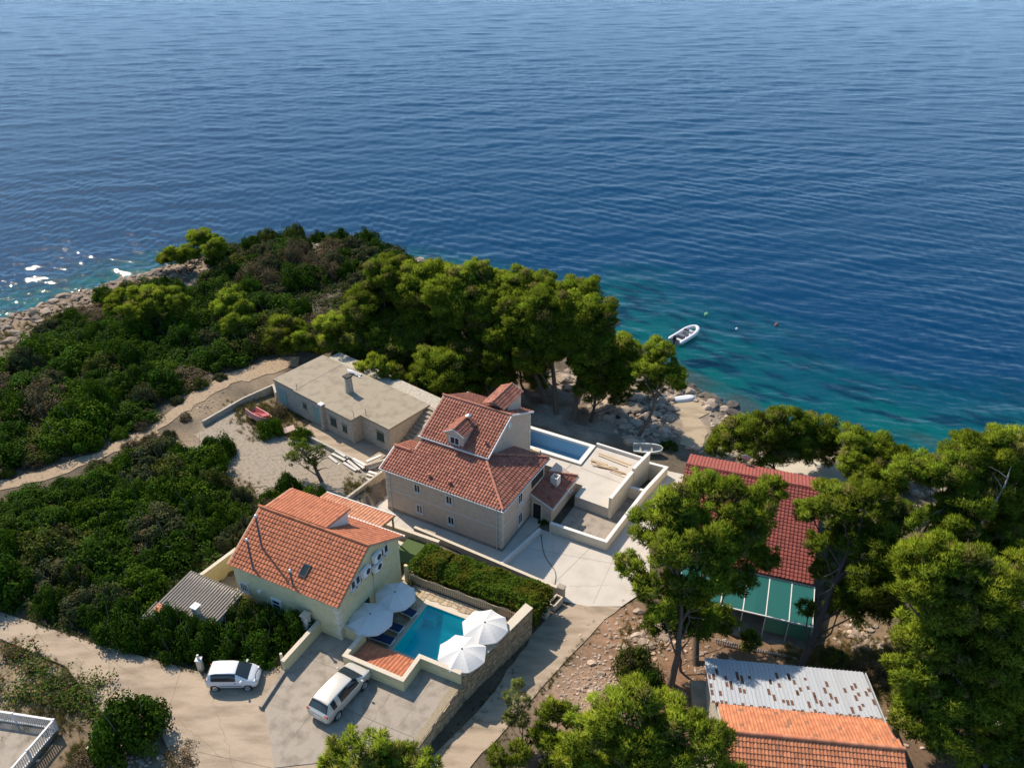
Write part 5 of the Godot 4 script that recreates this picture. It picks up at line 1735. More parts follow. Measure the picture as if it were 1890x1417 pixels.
func corrugated(parent: Node, O: Vector3, width: float, run: Vector3, pitch: float) -> void:
	var V := run.normalized()
	var N := Vector3.RIGHT.cross(V).normalized()
	if N.y < 0: N = -N
	var b := Buf.new()
	var n := int(width / pitch) * 6
	for i in n:
		var x0 := width * i / n
		var x1 := width * (i + 1) / n
		var h0 := sin(TAU * x0 / pitch) * 0.045
		var h1 := sin(TAU * x1 / pitch) * 0.045
		var n0 := (N - Vector3.RIGHT * cos(TAU * x0 / pitch) * 0.045 * TAU / pitch).normalized()
		var n1 := (N - Vector3.RIGHT * cos(TAU * x1 / pitch) * 0.045 * TAU / pitch).normalized()
		var dirt := 0.5 + 0.5 * sin(TAU * (x0 + x1) * 0.5 / pitch)  # rib shading painted into the colour: crests light, valleys dark
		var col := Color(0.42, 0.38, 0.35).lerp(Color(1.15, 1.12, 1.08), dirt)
		var a := O + Vector3.RIGHT * x0 + N * h0
		var e := O + Vector3.RIGHT * x1 + N * h1
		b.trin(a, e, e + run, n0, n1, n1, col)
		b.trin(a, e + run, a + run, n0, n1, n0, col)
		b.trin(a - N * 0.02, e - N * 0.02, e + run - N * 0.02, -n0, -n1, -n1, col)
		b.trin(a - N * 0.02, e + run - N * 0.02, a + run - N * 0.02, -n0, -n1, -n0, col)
	obj("corrugated_roof", b, M.fibre_cement, parent)

# ---------------------------------------------------------------- patio with the white railing, posts, small walls
func walls_and_patio() -> void:
	pad("patio", Transform3D.IDENTITY, [-33.5, -34.2, -28.0, -33.3, -28.6, -30.9, -29.5, -26, -36, -26], 4.4, 5.2, M.concrete_grey, "grey patio floor behind the white railing")
	var rl := thing("patio_railing", "white balustrade railing round the grey patio corner", "railing", Transform3D(Basis.IDENTITY, Vector3(-27.95, 5.2, -33.3)))
	var runs := [[Vector3(0, 0, 0), Vector3(-5.5, 0, -0.92)], [Vector3(0, 0, 0), Vector3(-1.15, 0, 4.2)]]
	for r in runs:
		var a: Vector3 = r[0]
		var e: Vector3 = r[1]
		var hb := Buf.new()
		hb.bar(a + Vector3.UP * 0.92, e + Vector3.UP * 0.92, 0.13, 0.07)
		obj("handrail", hb, M.white_paint, rl)
		var lb := Buf.new()
		lb.bar(a + Vector3.UP * 0.1, e + Vector3.UP * 0.1, 0.09, 0.06)
		obj("bottom_rail", lb, M.white_paint, rl)
		var n := int((e - a).length() / 0.15)
		for i in range(1, n):
			var p := a.lerp(e, float(i) / n)
			var sb := Buf.new()
			sb.box(p + Vector3(-0.025, 0.13, -0.025), p + Vector3(0.025, 0.885, 0.025))
			obj("baluster", sb, M.white_paint, rl)
		for k in 3:
			var p := a.lerp(e, k / 2.0)
			if k == 0 and r == runs[1]: continue
			var sb := Buf.new()
			sb.box(p + Vector3(-0.06, 0, -0.06), p + Vector3(0.06, 1.0, 0.06))
			obj("post", sb, M.white_paint, rl)
	wall_line("roadside_kerb", "low pale concrete kerb wall between the vines and the round bush", Transform3D.IDENTITY, [-23.6, -34.6, -25.3, -31.6], 0.18, 4.6, 5.75, M.coping)
	wall_line("parking_kerb", "long dark kerb dividing road and parking area behind the small white car", Transform3D.IDENTITY, [-15.75, -34.6, -14.85, -37.6], 0.24, 5.3, 5.72, M.concrete_grey)
	wall_line("scrub_wall", "low pale yellow wall below the dark shrubs at the parking edge", Transform3D.IDENTITY, [-14.85, -37.75, -14.3, -39.0], 0.2, 5.3, 6.2, M.plaster_yellow, M.coping)
	var gp := thing("gate_post", "short pale gate post beside the small white car", "post", Transform3D(Basis.IDENTITY, Vector3(-20.5, 5.3, -37.75)), "gate posts by the shrubs")
	var gb := Buf.new()
	gb.box(Vector3(-0.16, 0, -0.16), Vector3(0.16, 1.0, 0.16))
	obj("post", gb, M.plaster_cream, gp)
	var gc := Buf.new()
	gc.box(Vector3(-0.2, 1.002, -0.2), Vector3(0.2, 1.08, 0.2))
	gc.box(Vector3(-0.06, 1.08, -0.06), Vector3(0.06, 1.45, 0.06))
	obj("cap", gc, M.white_paint, gp)
	var g2 := thing("gate_post", "thin pale gate post at the end of the scrub wall", "post", Transform3D(Basis.IDENTITY, Vector3(-15.15, 5.3, -38.0)), "gate posts by the shrubs")
	var b2 := Buf.new()
	b2.box(Vector3(-0.07, 0, -0.07), Vector3(0.07, 1.3, 0.07))
	obj("post", b2, M.plaster_cream, g2)
	# dry stone wall in the corner
	var dw := thing("dry_stone_wall", "grey dry stone wall under the pines past the sheet roofed house", "wall", Transform3D(Basis.IDENTITY, Vector3(30.4, 4.2, -34.5)))
	var rr := RandomNumberGenerator.new()
	rr.seed = 8
	var dwb := Buf.new()
	for j in 5:
		for i in 16:
			var sz := Vector3(rr.randf_range(0.22, 0.4), rr.randf_range(0.18, 0.26), rr.randf_range(0.25, 0.45))
			var q := Buf.new()
			q.cbox(Vector3(rr.randf_range(-0.08, 0.08) - i * 0.07, 0.12 + j * 0.22, i * 0.26), sz, vary(Color(0.34, 0.31, 0.27), 0.25), Transform3D(Basis.from_euler(Vector3(rr.randf_range(-0.2, 0.2), rr.randf_range(-0.3, 0.3), rr.randf_range(-0.2, 0.2))), Vector3.ZERO))
			obj("stone", q, M.stone, dw)
	# planters by the lane
	var pn := ["rectangular concrete planter with dark soil, nearer the driveway", "rectangular concrete planter with dark soil, under the creeper edge"]
	var pa := [[3.25, -45.55, 3.0], [2.15, -44.55, 3.1]]
	var first: Node3D = null
	for i in 2:
		var xf := Transform3D(Basis(Vector3.UP, 0.95 if i == 0 else -0.5), Vector3(pa[i][0], pa[i][2], pa[i][1]))
		if first == null:
			first = thing("planter", pn[i], "planter", xf, "concrete planters by the lane")
			var q := Buf.new()
			for e in [[-0.6, -0.5, -0.3, 0.3], [0.5, 0.6, -0.3, 0.3], [-0.5, 0.5, -0.3, -0.2], [-0.5, 0.5, 0.2, 0.3]]:
				q.box(Vector3(e[0], 0, e[2]), Vector3(e[1], 0.75, e[3]))
			obj("trough", q, M.coping, first)
			var sl := Buf.new()
			sl.box(Vector3(-0.5, 0.02, -0.2), Vector3(0.5, 0.55, 0.2), Color(0.05, 0.04, 0.03))
			obj("soil", sl, M.soil, first)
		else:
			copy(first, pn[i], xf)
	var cb := thing("meter_cabinet", "small pale meter cabinet at the end of the drive wall", "cabinet", Transform3D(Basis(Vector3.UP, -0.5), Vector3(3.75, 3.0, -46.6)))
	var q2 := Buf.new()
	q2.box(Vector3(-0.25, 0, -0.2), Vector3(0.25, 1.05, 0.2))
	obj("box", q2, M.coping, cb)
	var q3 := Buf.new()
	q3.box(Vector3(-0.3, 1.052, -0.25), Vector3(0.3, 1.12, 0.25))
	obj("lid", q3, M.concrete_grey, cb)

# ---------------------------------------------------------------- umbrellas, loungers
func umbrella(at: Transform3D, label: String, R: float, H: float) -> Node3D:
	var t := thing("parasol", label, "parasol", at, "white parasols round the turquoise pool")
	var pb := Buf.new()
	pb.tube([Vector3.ZERO, Vector3(0, H + 0.42, 0)], [0.028, 0.024], 8)
	obj("pole", pb, M.steel, t)
	var ba := Buf.new()
	ba.lathe([Vector2(0.0, 0.0), Vector2(0.32, 0.0), Vector2(0.32, 0.07), Vector2(0.05, 0.1), Vector2(0.05, 0.3), Vector2(0.0, 0.3)], 14)
	obj("base", ba, M.concrete_grey, t)
	var apex := Vector3(0, H + 0.42, 0)
	for i in 8:
		var a0 := TAU * i / 8.0
		var a1 := TAU * (i + 1) / 8.0
		var p0 := Vector3(cos(a0) * R, H, sin(a0) * R)
		var p1 := Vector3(cos(a1) * R, H, sin(a1) * R)
		var b := Buf.new()
		var rows := 6
		for j in rows:
			for k in 6:
				var q := []
				for c in [[j, k], [j, k + 1], [j + 1, k + 1], [j + 1, k]]:
					var s: float = c[0] / float(rows)
					var u: float = c[1] / 6.0
					var e := p0.lerp(p1, u)
					var sag := -0.07 * sin(u * PI) * s
					q.append(apex.lerp(e, s) + Vector3(0, 0.10 * sin(s * PI) + sag, 0))
				var nn: Vector3 = (q[2] - q[0]).cross(q[1] - q[3]).normalized()
				if nn.y < 0: nn = -nn
				b.trin(q[0], q[1], q[2], nn, nn, nn, WHITE)
				b.trin(q[0], q[2], q[3], nn, nn, nn, WHITE)
		for k in 6:
			var e := p0.lerp(p1, k / 6.0) + Vector3(0, -0.07 * sin(k / 6.0 * PI), 0)
			var g := p0.lerp(p1, (k + 1) / 6.0) + Vector3(0, -0.07 * sin((k + 1) / 6.0 * PI), 0)
			b.face(e, g, g - Vector3(0, 0.09, 0), e - Vector3(0, 0.09, 0), (e + g) * Vector3(1, 0, 1), WHITE)
		obj("canopy_panel", b, M.canvas, t)
		var rb := Buf.new()
		rb.bar(Vector3(0, H + 0.36, 0), p0 * Vector3(0.97, 1, 0.97) - Vector3(0, 0.05, 0), 0.02, 0.025)
		obj("rib", rb, M.dark_metal, t)
	var fb := Buf.new()
	fb.lathe([Vector2(0.05, H + 0.4), Vector2(0.055, H + 0.46), Vector2(0.0, H + 0.52)], 10)
	obj("finial", fb, M.dark_metal, t)
	return t

func pool_side() -> void:
	umbrella(on(YF, -1.12, 4.4, 1.85, 0.1), "white parasol in the house shade nearest the parapet wall", 1.62, 2.15)
	umbrella(on(YF, -1.5, 4.4, 4.35, 0.25), "white parasol in the house shade nearest the picket fence", 1.5, 2.15)
	umbrella(on(YF, -8.5, 4.4, 4.65, 0.2), "sunlit white parasol between pool and stone wall, nearer the fence", 1.62, 2.15)
	umbrella(on(YF, -8.2, 4.4, 2.0, 0.0), "sunlit white parasol between pool and stone wall, nearer the parking area", 1.66, 2.1)
	var names := ["sun lounger with navy cushion sticking out between the two shaded parasols", "sun lounger with navy cushion under the front edge of the shaded parasol", "sun lounger with navy cushion beside the shaded parasol close to the fence", "sun lounger with navy cushion under the sunlit parasol towards the fence", "sun lounger with navy cushion half hidden below the sunlit parasol towards parking"]
	var at := [[-1.9, 3.3, 0.0], [-1.95, 2.05, 0.05], [-2.0, 5.0, -0.1], [-8.8, 6.0, PI / 2 + 0.15], [-8.35, 3.15, PI / 2]]
	var first: Node3D = null
	for i in at.size():
		var xf := on(YF, at[i][0] + (0.3 if i < 3 else 0.0), 4.4, at[i][1], at[i][2])
		if first:
			copy(first, names[i], xf)
			continue
		first = thing("sun_lounger", names[i], "sun lounger", xf, "sun loungers by the turquoise pool")
		var f := Buf.new()
		f.bar(Vector3(-0.95, 0.3, -0.32), Vector3(0.95, 0.3, -0.32), 0.05, 0.06)
		f.bar(Vector3(-0.95, 0.3, 0.32), Vector3(0.95, 0.3, 0.32), 0.05, 0.06)
		f.bar(Vector3(-0.95, 0.3, -0.29), Vector3(-0.95, 0.3, 0.29), 0.05, 0.06)
		obj("frame", f, M.white_plastic, first)
		for q in [[-0.85, -0.32], [-0.85, 0.32], [0.8, -0.32], [0.8, 0.32]]:
			var l := Buf.new()
			l.box(Vector3(q[0] - 0.03, 0, q[1] - 0.03), Vector3(q[0] + 0.03, 0.268, q[1] + 0.03))
			obj("leg", l, M.white_plastic, first)
		var s := Buf.new()
		s.box(Vector3(-0.92, 0.332, -0.3), Vector3(0.3, 0.4, 0.3))
		obj("seat", s, M.navy_cloth, first)
		var bk := Buf.new()
		bk.box(Vector3(0, 0, -0.3), Vector3(0.72, 0.07, 0.3), WHITE, Transform3D(Basis(Vector3(0, 0, 1), 0.6), Vector3(0.31, 0.335, 0)))
		obj("backrest", bk, M.navy_cloth, first)
	var ch := thing("folded_chair", "folded dark red deckchair by the stone wall at the fence end", "chair", on(YF, -9.35, 4.4, 7.0, 0.4))
	for q in [-0.28, 0.28]:
		var b := Buf.new()
		b.bar(Vector3(q, 0, 0.3), Vector3(q, 1.0, -0.2), 0.04, 0.03)
		b.bar(Vector3(q * 0.85, 0, -0.25), Vector3(q * 0.85, 0.9, 0.15), 0.04, 0.03)
		obj("frame", b, M.wood, ch)
	var sl := Buf.new()
	sl.bar(Vector3(0, 0.25, 0.2), Vector3(0, 0.98, -0.18), 0.5, 0.02, Color(0.16, 0.03, 0.03))
	obj("seat", sl, M.any, ch)
	for i in 2:
		var pt := thing("plant_pot", ["dark pot by the house end of the picket fence", "dark pot with a small plant along the picket fence"][i], "pot", on(YF, -0.75 if i == 0 else -7.6, 4.4, 7.4))
		var b := Buf.new()
		b.lathe([Vector2(0.0, 0.0), Vector2(0.14, 0.0), Vector2(0.22, 0.36), Vector2(0.2, 0.38), Vector2(0.17, 0.32), Vector2(0.0, 0.31)], 12, Color(0.06, 0.04, 0.035))
		obj("pot", b, M.any, pt)
		var lf := Buf.new()
		for k in 120:
			leaf(lf, Vector3(rng.randfn(0, 0.14), 0.5 + rng.randfn(0, 0.12), rng.randfn(0, 0.14)), Vector3(rng.randfn(0, 1), 1, rng.randfn(0, 1)).normalized(), 0.06, vary(Color(0.04, 0.08, 0.015), 0.3), rng)
		obj("foliage", lf, M.leaves, pt)

# ---------------------------------------------------------------- cars
# a body made of sections from tail to nose: x, sill half width, sill y, widest, its y, belt half width, belt y, roof edge half width, roof edge y, middle y
func car(label: String, at: Transform3D, S: Array, paint: Material, wheels: Array, wr: float, glass: Array, lamps: Array, mirror: Array) -> void:
	var t := thing("parked_car", label, "car", at, "cars parked by the yellow house")
	var ring := func(i: float) -> Array:
		var k := clampi(int(i), 0, S.size() - 2)
		var f := i - k
		var s := []
		for c in 10: s.append(lerpf(S[k][c], S[k + 1][c], f))
		var out := []
		for q in [[0.0, s[2] - 0.03], [s[1], s[2]], [s[3] * 0.985, lerpf(s[2], s[4], 0.45)], [s[3], s[4]], [lerpf(s[3], s[5], 0.55), lerpf(s[4], s[6], 0.6)], [s[5], s[6]], [lerpf(s[5], s[7], 0.5) + 0.015, lerpf(s[6], s[8], 0.5)], [s[7], s[8]], [s[7] * 0.85, lerpf(s[8], s[9], 0.55)], [0.0, s[9]]]:
			out.append(Vector3(s[0], q[1], q[0]))
		return out
	var sub := 3
	var n := (S.size() - 1) * sub
	var rings := []
	for i in n + 1: rings.append(ring.call(float(i) / sub))
	var nrm := func(i: int, j: int, side: float) -> Vector3:
		var a: Vector3 = rings[mini(i + 1, n)][j] - rings[maxi(i - 1, 0)][j]
		var b: Vector3 = rings[i][mini(j + 1, 9)] - rings[i][maxi(j - 1, 0)]
		var c := b.cross(a).normalized()
		var outw: Vector3 = Vector3(0, rings[i][j].y - 0.75, rings[i][j].z)
		if c.dot(outw) < 0: c = -c
		if j == 9 or j == 0: c.z = 0
		c.z *= side
		return c.normalized()
	var body := Buf.new()
	for i in n:
		for j in 9:
			for sd in [1.0, -1.0]:
				var m := Vector3(1, 1, sd)
				var p: Array = [rings[i][j] * m, rings[i + 1][j] * m, rings[i + 1][j + 1] * m, rings[i][j + 1] * m]
				var q: Array = [nrm.call(i, j, sd), nrm.call(i + 1, j, sd), nrm.call(i + 1, j + 1, sd), nrm.call(i, j + 1, sd)]
				body.trin(p[0], p[1], p[2], q[0], q[1], q[2], WHITE)
				body.trin(p[0], p[2], p[3], q[0], q[2], q[3], WHITE)
	for e in 2:
		var i := n if e else 0
		for j in 9:
			for sd in [1.0, -1.0]:
				var m := Vector3(1, 1, sd)
				var o := Vector3(1 if e else -1, 0, 0)
				var mid := Vector3(rings[i][0].x, (rings[i][0].y + rings[i][9].y) / 2, 0)
				body.trin(mid, rings[i][j] * m, rings[i][j + 1] * m, o, o, o, WHITE)
	obj("body", body, paint, t)
	# glazing: name, section from, to, row from, to, both sides
	for g in glass:
		for sd in [1.0, -1.0]:
			if not g[5] and sd < 0: continue
			var b := Buf.new()
			var na := int(round(g[1] * sub))
			var nb := int(round(g[2] * sub))
			var both := [1.0, -1.0] if not g[5] else [sd]
			for i in range(na, nb):
				for j in range(g[3], g[4]):
					for s2 in both:
						var m := Vector3(1, 1, s2)
						var q: Array = [nrm.call(i, j, s2), nrm.call(i + 1, j, s2), nrm.call(i + 1, j + 1, s2), nrm.call(i, j + 1, s2)]
						var k: Array = [rings[i][j] * m + q[0] * 0.008, rings[i + 1][j] * m + q[1] * 0.008, rings[i + 1][j + 1] * m + q[2] * 0.008, rings[i][j + 1] * m + q[3] * 0.008]
						b.trin(k[0], k[1], k[2], q[0], q[1], q[2], WHITE)
						b.trin(k[0], k[2], k[3], q[0], q[2], q[3], WHITE)
			obj(g[0], b, M.dark_glass, t)
	for w in wheels:
		for sd in [1.0, -1.0]:
			var xf := Transform3D(Basis(Vector3.RIGHT, PI / 2 * sd), Vector3(w[0], wr, w[1] * sd))
			var ar := Buf.new()
			ar.lathe([Vector2(0.0, 0.012), Vector2(wr * 1.16, 0.012), Vector2(wr * 1.16, -0.1)], 22, WHITE, xf)
			obj("wheel_arch", ar, M.black_plastic, t)
			var wh := Buf.new()
			wh.lathe([Vector2(wr * 0.7, 0.035), Vector2(wr * 0.92, 0.045), Vector2(wr, 0.02), Vector2(wr, -0.16), Vector2(0.0, -0.16)], 24, WHITE, xf)
			var wo := obj("wheel", wh, M.rubber, t)
			var ri := Buf.new()
			ri.lathe([Vector2(0.0, 0.03), Vector2(wr * 0.2, 0.035), Vector2(wr * 0.62, 0.02), Vector2(wr * 0.7, 0.04)], 18, WHITE, xf)
			obj("rim", ri, M.alloy, wo)
	for l in lamps:
		for sd in [1.0, -1.0]:
			var b := Buf.new()
			b.cbox(Vector3(l[1], l[2], l[3] * sd), Vector3(l[4], l[5], l[6]), WHITE)
			obj(l[0], b, M[l[7]], t)
	for sd in [1.0, -1.0]:
		var b := Buf.new()
		b.lathe([Vector2(0.0, -0.09), Vector2(0.07, -0.05), Vector2(0.09, 0.04), Vector2(0.0, 0.09)], 10, WHITE, Transform3D(Basis.from_scale(Vector3(0.8, 1, 1.4)), Vector3(mirror[0], mirror[1], mirror[2] * sd)))
		obj("wing_mirror", b, paint, t)
	for e in 2:
		var b := Buf.new()
		var x: float = S[S.size() - 1][0] + 0.012 if e else S[0][0] - 0.012
		b.cbox(Vector3(x, 0.5 if e else 0.72, 0), Vector3(0.012, 0.11, 0.5), Color(0.85, 0.85, 0.82))
		obj("number_plate", b, M.any, t)

func cars() -> void:
	# lofted hatchback, tail first
	var small := [
		[0.0, 0.60, 0.32, 0.68, 0.52, 0.66, 0.72, 0.60, 0.80, 0.82], [0.10, 0.70, 0.26, 0.78, 0.56, 0.76, 0.86, 0.62, 0.95, 0.98], [0.28, 0.72, 0.24, 0.80, 0.56, 0.78, 0.92, 0.58, 1.32, 1.36], [0.75, 0.73, 0.22, 0.81, 0.56, 0.79, 0.92, 0.57, 1.41, 1.46],
		[1.65, 0.73, 0.22, 0.815, 0.56, 0.79, 0.90, 0.57, 1.41, 1.46], [2.05, 0.73, 0.22, 0.81, 0.56, 0.78, 0.89, 0.55, 1.35, 1.40], [2.84, 0.73, 0.22, 0.80, 0.56, 0.76, 0.88, 0.66, 0.94, 0.98], [3.10, 0.72, 0.24, 0.78, 0.54, 0.72, 0.76, 0.58, 0.82, 0.85], [3.30, 0.66, 0.26, 0.72, 0.5, 0.64, 0.62, 0.5, 0.67, 0.70], [3.40, 0.52, 0.32, 0.56, 0.46, 0.5, 0.54, 0.4, 0.57, 0.58]]
	var c := Vector3(-17.95, 5.46, -36.72)
	var sc := 0.96
	car("small white five door hatchback parked against the dark shrubs", Transform3D(Basis(Vector3.UP, 0.02).scaled(Vector3(sc, sc, sc)), c) * Transform3D(Basis.IDENTITY, Vector3(-1.7, 0, 0)), small, M.car_white, [[0.62, 0.79], [2.78, 0.78]], 0.28,
		[["windscreen", 5.0, 6.0, 7, 9, false], ["side_window", 2.25, 3.2, 5, 7, true], ["side_window", 3.35, 4.9, 5, 7, true], ["rear_window", 1.15, 1.95, 7, 9, false]],
		[["headlight", 3.2, 0.68, 0.55, 0.16, 0.14, 0.18, "clear_lamp"], ["tail_light", 0.06, 0.85, 0.64, 0.06, 0.3, 0.09, "red_lamp"], ["door_handle", 2.0, 0.72, 0.805, 0.16, 0.03, 0.02, "black_plastic"], ["side_strip", 1.7, 0.5, 0.808, 1.5, 0.05, 0.015, "black_plastic"], ["grille", 3.37, 0.42, 0.2, 0.05, 0.12, 0.4, "black_plastic"]], [2.45, 0.98, 0.9])
	var tall := [
		[0.0, 0.66, 0.38, 0.78, 0.62, 0.76, 0.84, 0.68, 0.90, 0.93], [0.12, 0.78, 0.30, 0.88, 0.64, 0.87, 1.0, 0.74, 1.08, 1.12], [0.42, 0.81, 0.28, 0.90, 0.64, 0.88, 1.06, 0.62, 1.50, 1.59], [0.95, 0.82, 0.26, 0.905, 0.64, 0.88, 1.05, 0.63, 1.57, 1.67],
		[2.0, 0.82, 0.26, 0.905, 0.64, 0.88, 1.03, 0.63, 1.57, 1.68], [2.72, 0.82, 0.26, 0.90, 0.64, 0.87, 1.01, 0.61, 1.50, 1.59], [3.55, 0.82, 0.26, 0.90, 0.64, 0.85, 1.02, 0.76, 1.06, 1.11], [4.0, 0.81, 0.28, 0.88, 0.62, 0.82, 0.92, 0.70, 0.97, 1.0], [4.25, 0.74, 0.3, 0.80, 0.56, 0.74, 0.76, 0.60, 0.82, 0.85], [4.40, 0.58, 0.36, 0.64, 0.5, 0.58, 0.62, 0.46, 0.66, 0.67]]
	var c2 := Vector3(-10.85, 5.5, -35.4)
	car("champagne coloured compact estate car parked beside the stepped parapet", Transform3D(Basis(Vector3.UP, deg_to_rad(60.0)), c2) * Transform3D(Basis.IDENTITY, Vector3(-2.15, 0, 0)), tall, M.car_champagne, [[0.85, 0.885], [3.45, 0.88]], 0.34,
		[["windscreen", 5.0, 6.0, 7, 9, false], ["side_window", 2.2, 3.1, 5, 7, true], ["side_window", 3.2, 4.0, 5, 7, true], ["side_window", 4.1, 5.2, 5, 7, true], ["rear_window", 1.15, 1.98, 7, 9, false]],
		[["headlight", 4.2, 0.78, 0.62, 0.2, 0.14, 0.2, "clear_lamp"], ["tail_light", 0.07, 0.92, 0.7, 0.1, 0.17, 0.26, "red_lamp"], ["door_handle", 1.75, 0.92, 0.895, 0.18, 0.03, 0.02, "alloy"], ["grille", 4.36, 0.55, 0.22, 0.06, 0.14, 0.42, "black_plastic"]], [3.2, 1.1, 1.0])

# ---------------------------------------------------------------- boats
func hull(parent: Node, L: float, W: float, H: float, col: Color, inner: Color, mat: Material) -> void:
	var b := Buf.new()
	var n := 14
	var out := []
	for i in n + 1:
		var k := float(i) / n
		var w := W / 2 * (1.0 if k < 0.45 else sqrt(maxf(0.0, 1.0 - pow((k - 0.45) / 0.55, 2.2)))) * lerpf(0.85, 1.0, minf(1.0, k * 3.0))
		var sheer := H * (1.0 + 0.25 * k * k)
		out.append([Vector3(L * (k - 0.5), 0.0 + 0.12 * k * k * H, 0), Vector3(L * (k - 0.5), H * 0.3, w * 0.75), Vector3(L * (k - 0.5) + 0.06 * k, sheer, w), Vector3(L * (k - 0.5) + 0.04 * k, sheer - 0.01, w * 0.84), Vector3(L * (k - 0.5) * 0.96, H * 0.4, w * 0.6), Vector3(L * (k - 0.5) * 0.94, H * 0.32, 0)])
	for i in n:
		for j in 5:
			for s in [1.0, -1.0]:
				var m := Vector3(1, 1, s)
				var o := Vector3(0, -0.5, s) if j < 2 else Vector3(0, 1, -s * 0.4)
				b.face(out[i][j] * m, out[i + 1][j] * m, out[i + 1][j + 1] * m, out[i][j + 1] * m, o, col if j < 3 else inner)
	for s in [1.0, -1.0]:
		for j in range(0, 5):
			b.face(Vector3(-L / 2, H * 0.35, 0), out[0][j] * Vector3(1, 1, s), out[0][j + 1] * Vector3(1, 1, s), Vector3(-L / 2, H * 0.35, 0), Vector3(-1, 0, 0), col)
	obj("hull", b, mat, parent)

func boats() -> void:
	var t := thing("inflatable_boat", "grey rigid inflatable boat with outboard engine moored off the pines", "boat", Transform3D(Basis(Vector3.UP, 0.80), Vector3(22.1, -0.02, -94.8)))
	# side tubes meet at the bow
	var pts := []
	var rad := []
	for i in 29:
		var k := i / 28.0
		var a := (k - 0.5) * 2.0
		var x := 2.5 - 5.0 * pow(absf(a), 1.0) if absf(a) > 0.42 else 0.4 + 2.0 * cos(a / 0.42 * PI / 2)
		var z := (0.85 if absf(a) > 0.42 else 0.85 * sin(absf(a) / 0.42 * PI / 2)) * signf(a)
		x = -2.5 + 2.9 * (1.0 - absf(a)) / 0.58 if absf(a) > 0.42 else 0.4 + 2.0 * cos(a / 0.42 * PI / 2)
		pts.append(Vector3(x, 0.38 + 0.22 * smoothstep(0.6, 0.0, absf(a)), z))
		rad.append(0.25 * (smoothstep(1.0, 0.93, absf(a)) * 0.6 + 0.4))
	var tb := Buf.new()
	tb.tube(pts, rad, 12)
	obj("side_tube", tb, M.grey_tube, t)
	var fl := Buf.new()
	fl.prism(pv([-2.2, -0.72, 0.6, -0.72, 1.7, -0.4, 1.95, 0, 1.7, 0.4, 0.6, 0.72, -2.2, 0.72]), 0.1, 0.24, Color(0.45, 0.45, 0.46))
	obj("deck", fl, M.any, t)
	var hb := Buf.new()
	hb.prism(pv([-2.2, -0.6, 0.9, -0.6, 2.2, 0, 0.9, 0.6, -2.2, 0.6]), -0.25, 0.1, Color(0.6, 0.6, 0.6))
	obj("keel", hb, M.any, t)
	var co := Buf.new()
	co.box(Vector3(-0.2, 0.24, -0.3), Vector3(0.3, 0.95, 0.3), Color(0.3, 0.3, 0.32))
	co.box(Vector3(-0.1, 0.95, -0.26), Vector3(0.25, 1.15, 0.26), Color(0.05, 0.05, 0.06))
	obj("console", co, M.any, t)
	var se := Buf.new()
	se.box(Vector3(-1.2, 0.24, -0.42), Vector3(-0.7, 0.68, 0.42), Color(0.10, 0.10, 0.12))
	obj("seat", se, M.any, t)
	var bx := Buf.new()
	bx.box(Vector3(0.9, 0.24, -0.3), Vector3(1.4, 0.5, 0.3), Color(0.35, 0.35, 0.36))
	obj("locker", bx, M.any, t)
	var tr := Buf.new()
	tr.box(Vector3(-2.28, 0.0, -0.62), Vector3(-2.2, 0.6, 0.62), Color(0.4, 0.4, 0.42))
	obj("transom", tr, M.any, t)
	var en := Buf.new()
	en.lathe([Vector2(0.0, 0.55), Vector2(0.2, 0.55), Vector2(0.26, 0.75), Vector2(0.24, 1.1), Vector2(0.12, 1.22), Vector2(0.0, 1.24)], 12, WHITE, Transform3D(Basis.from_scale(Vector3(1.25, 1, 0.85)), Vector3(-2.5, 0, 0)))
	en.box(Vector3(-2.6, -0.4, -0.06), Vector3(-2.4, 0.55, 0.06))
	obj("outboard_engine", en, M.black_plastic, t)
	# hull on the shore
	var d := thing("dinghy", "pale green and white dinghy lying on the rocks below the terrace", "boat", Transform3D(Basis(Vector3.UP, -0.12) * Basis(Vector3.RIGHT, 0.25), Vector3(13.3, 1.85, -67.2)))
	hull(d, 2.8, 1.2, 0.6, Color(0.62, 0.66, 0.62), Color(0.28, 0.29, 0.28), M.any)
	for x in [-0.7, 0.4]:
		var b := Buf.new()
		b.box(Vector3(x - 0.1, 0.34, -0.45), Vector3(x + 0.1, 0.38, 0.45), Color(0.4, 0.33, 0.25))
		obj("thwart", b, M.any, d)
	var r := thing("wrecked_boat", "old red and pink wooden boat rotting in the dry grass", "boat", Transform3D(Basis(Vector3.UP, -0.75) * Basis(Vector3.RIGHT, -0.3), Vector3(-24.9, 4.35, -68.9)))
	hull(r, 3.3, 1.5, 0.8, Color(0.52, 0.24, 0.22), Color(0.26, 0.035, 0.04), M.any)
	for x in [-0.6, 0.5]:
		var b := Buf.new()
		b.box(Vector3(x - 0.12, 0.5, -0.6), Vector3(x + 0.12, 0.55, 0.6), Color(0.35, 0.06, 0.06))
		obj("thwart", b, M.any, r)
	var cb := Buf.new()
	cb.box(Vector3(0.5, 0.56, -0.4), Vector3(1.1, 1.0, 0.4), Color(0.42, 0.1, 0.1))
	obj("cuddy", cb, M.any, r)
	var u := thing("upturned_boat", "white upturned boat at the head of the slipway", "boat", Transform3D(Basis(Vector3.UP, 0.25) * Basis(Vector3.RIGHT, PI), Vector3(19.0, 1.35, -78.4)))
	hull(u, 2.4, 1.0, 0.5, Color(0.7, 0.7, 0.7), Color(0.4, 0.4, 0.4), M.any)
	var bn := ["small green mooring buoy floating beyond the inflatable boat", "small dark mooring buoy floating farthest from the rocks", "tiny white float between the two mooring buoys"]
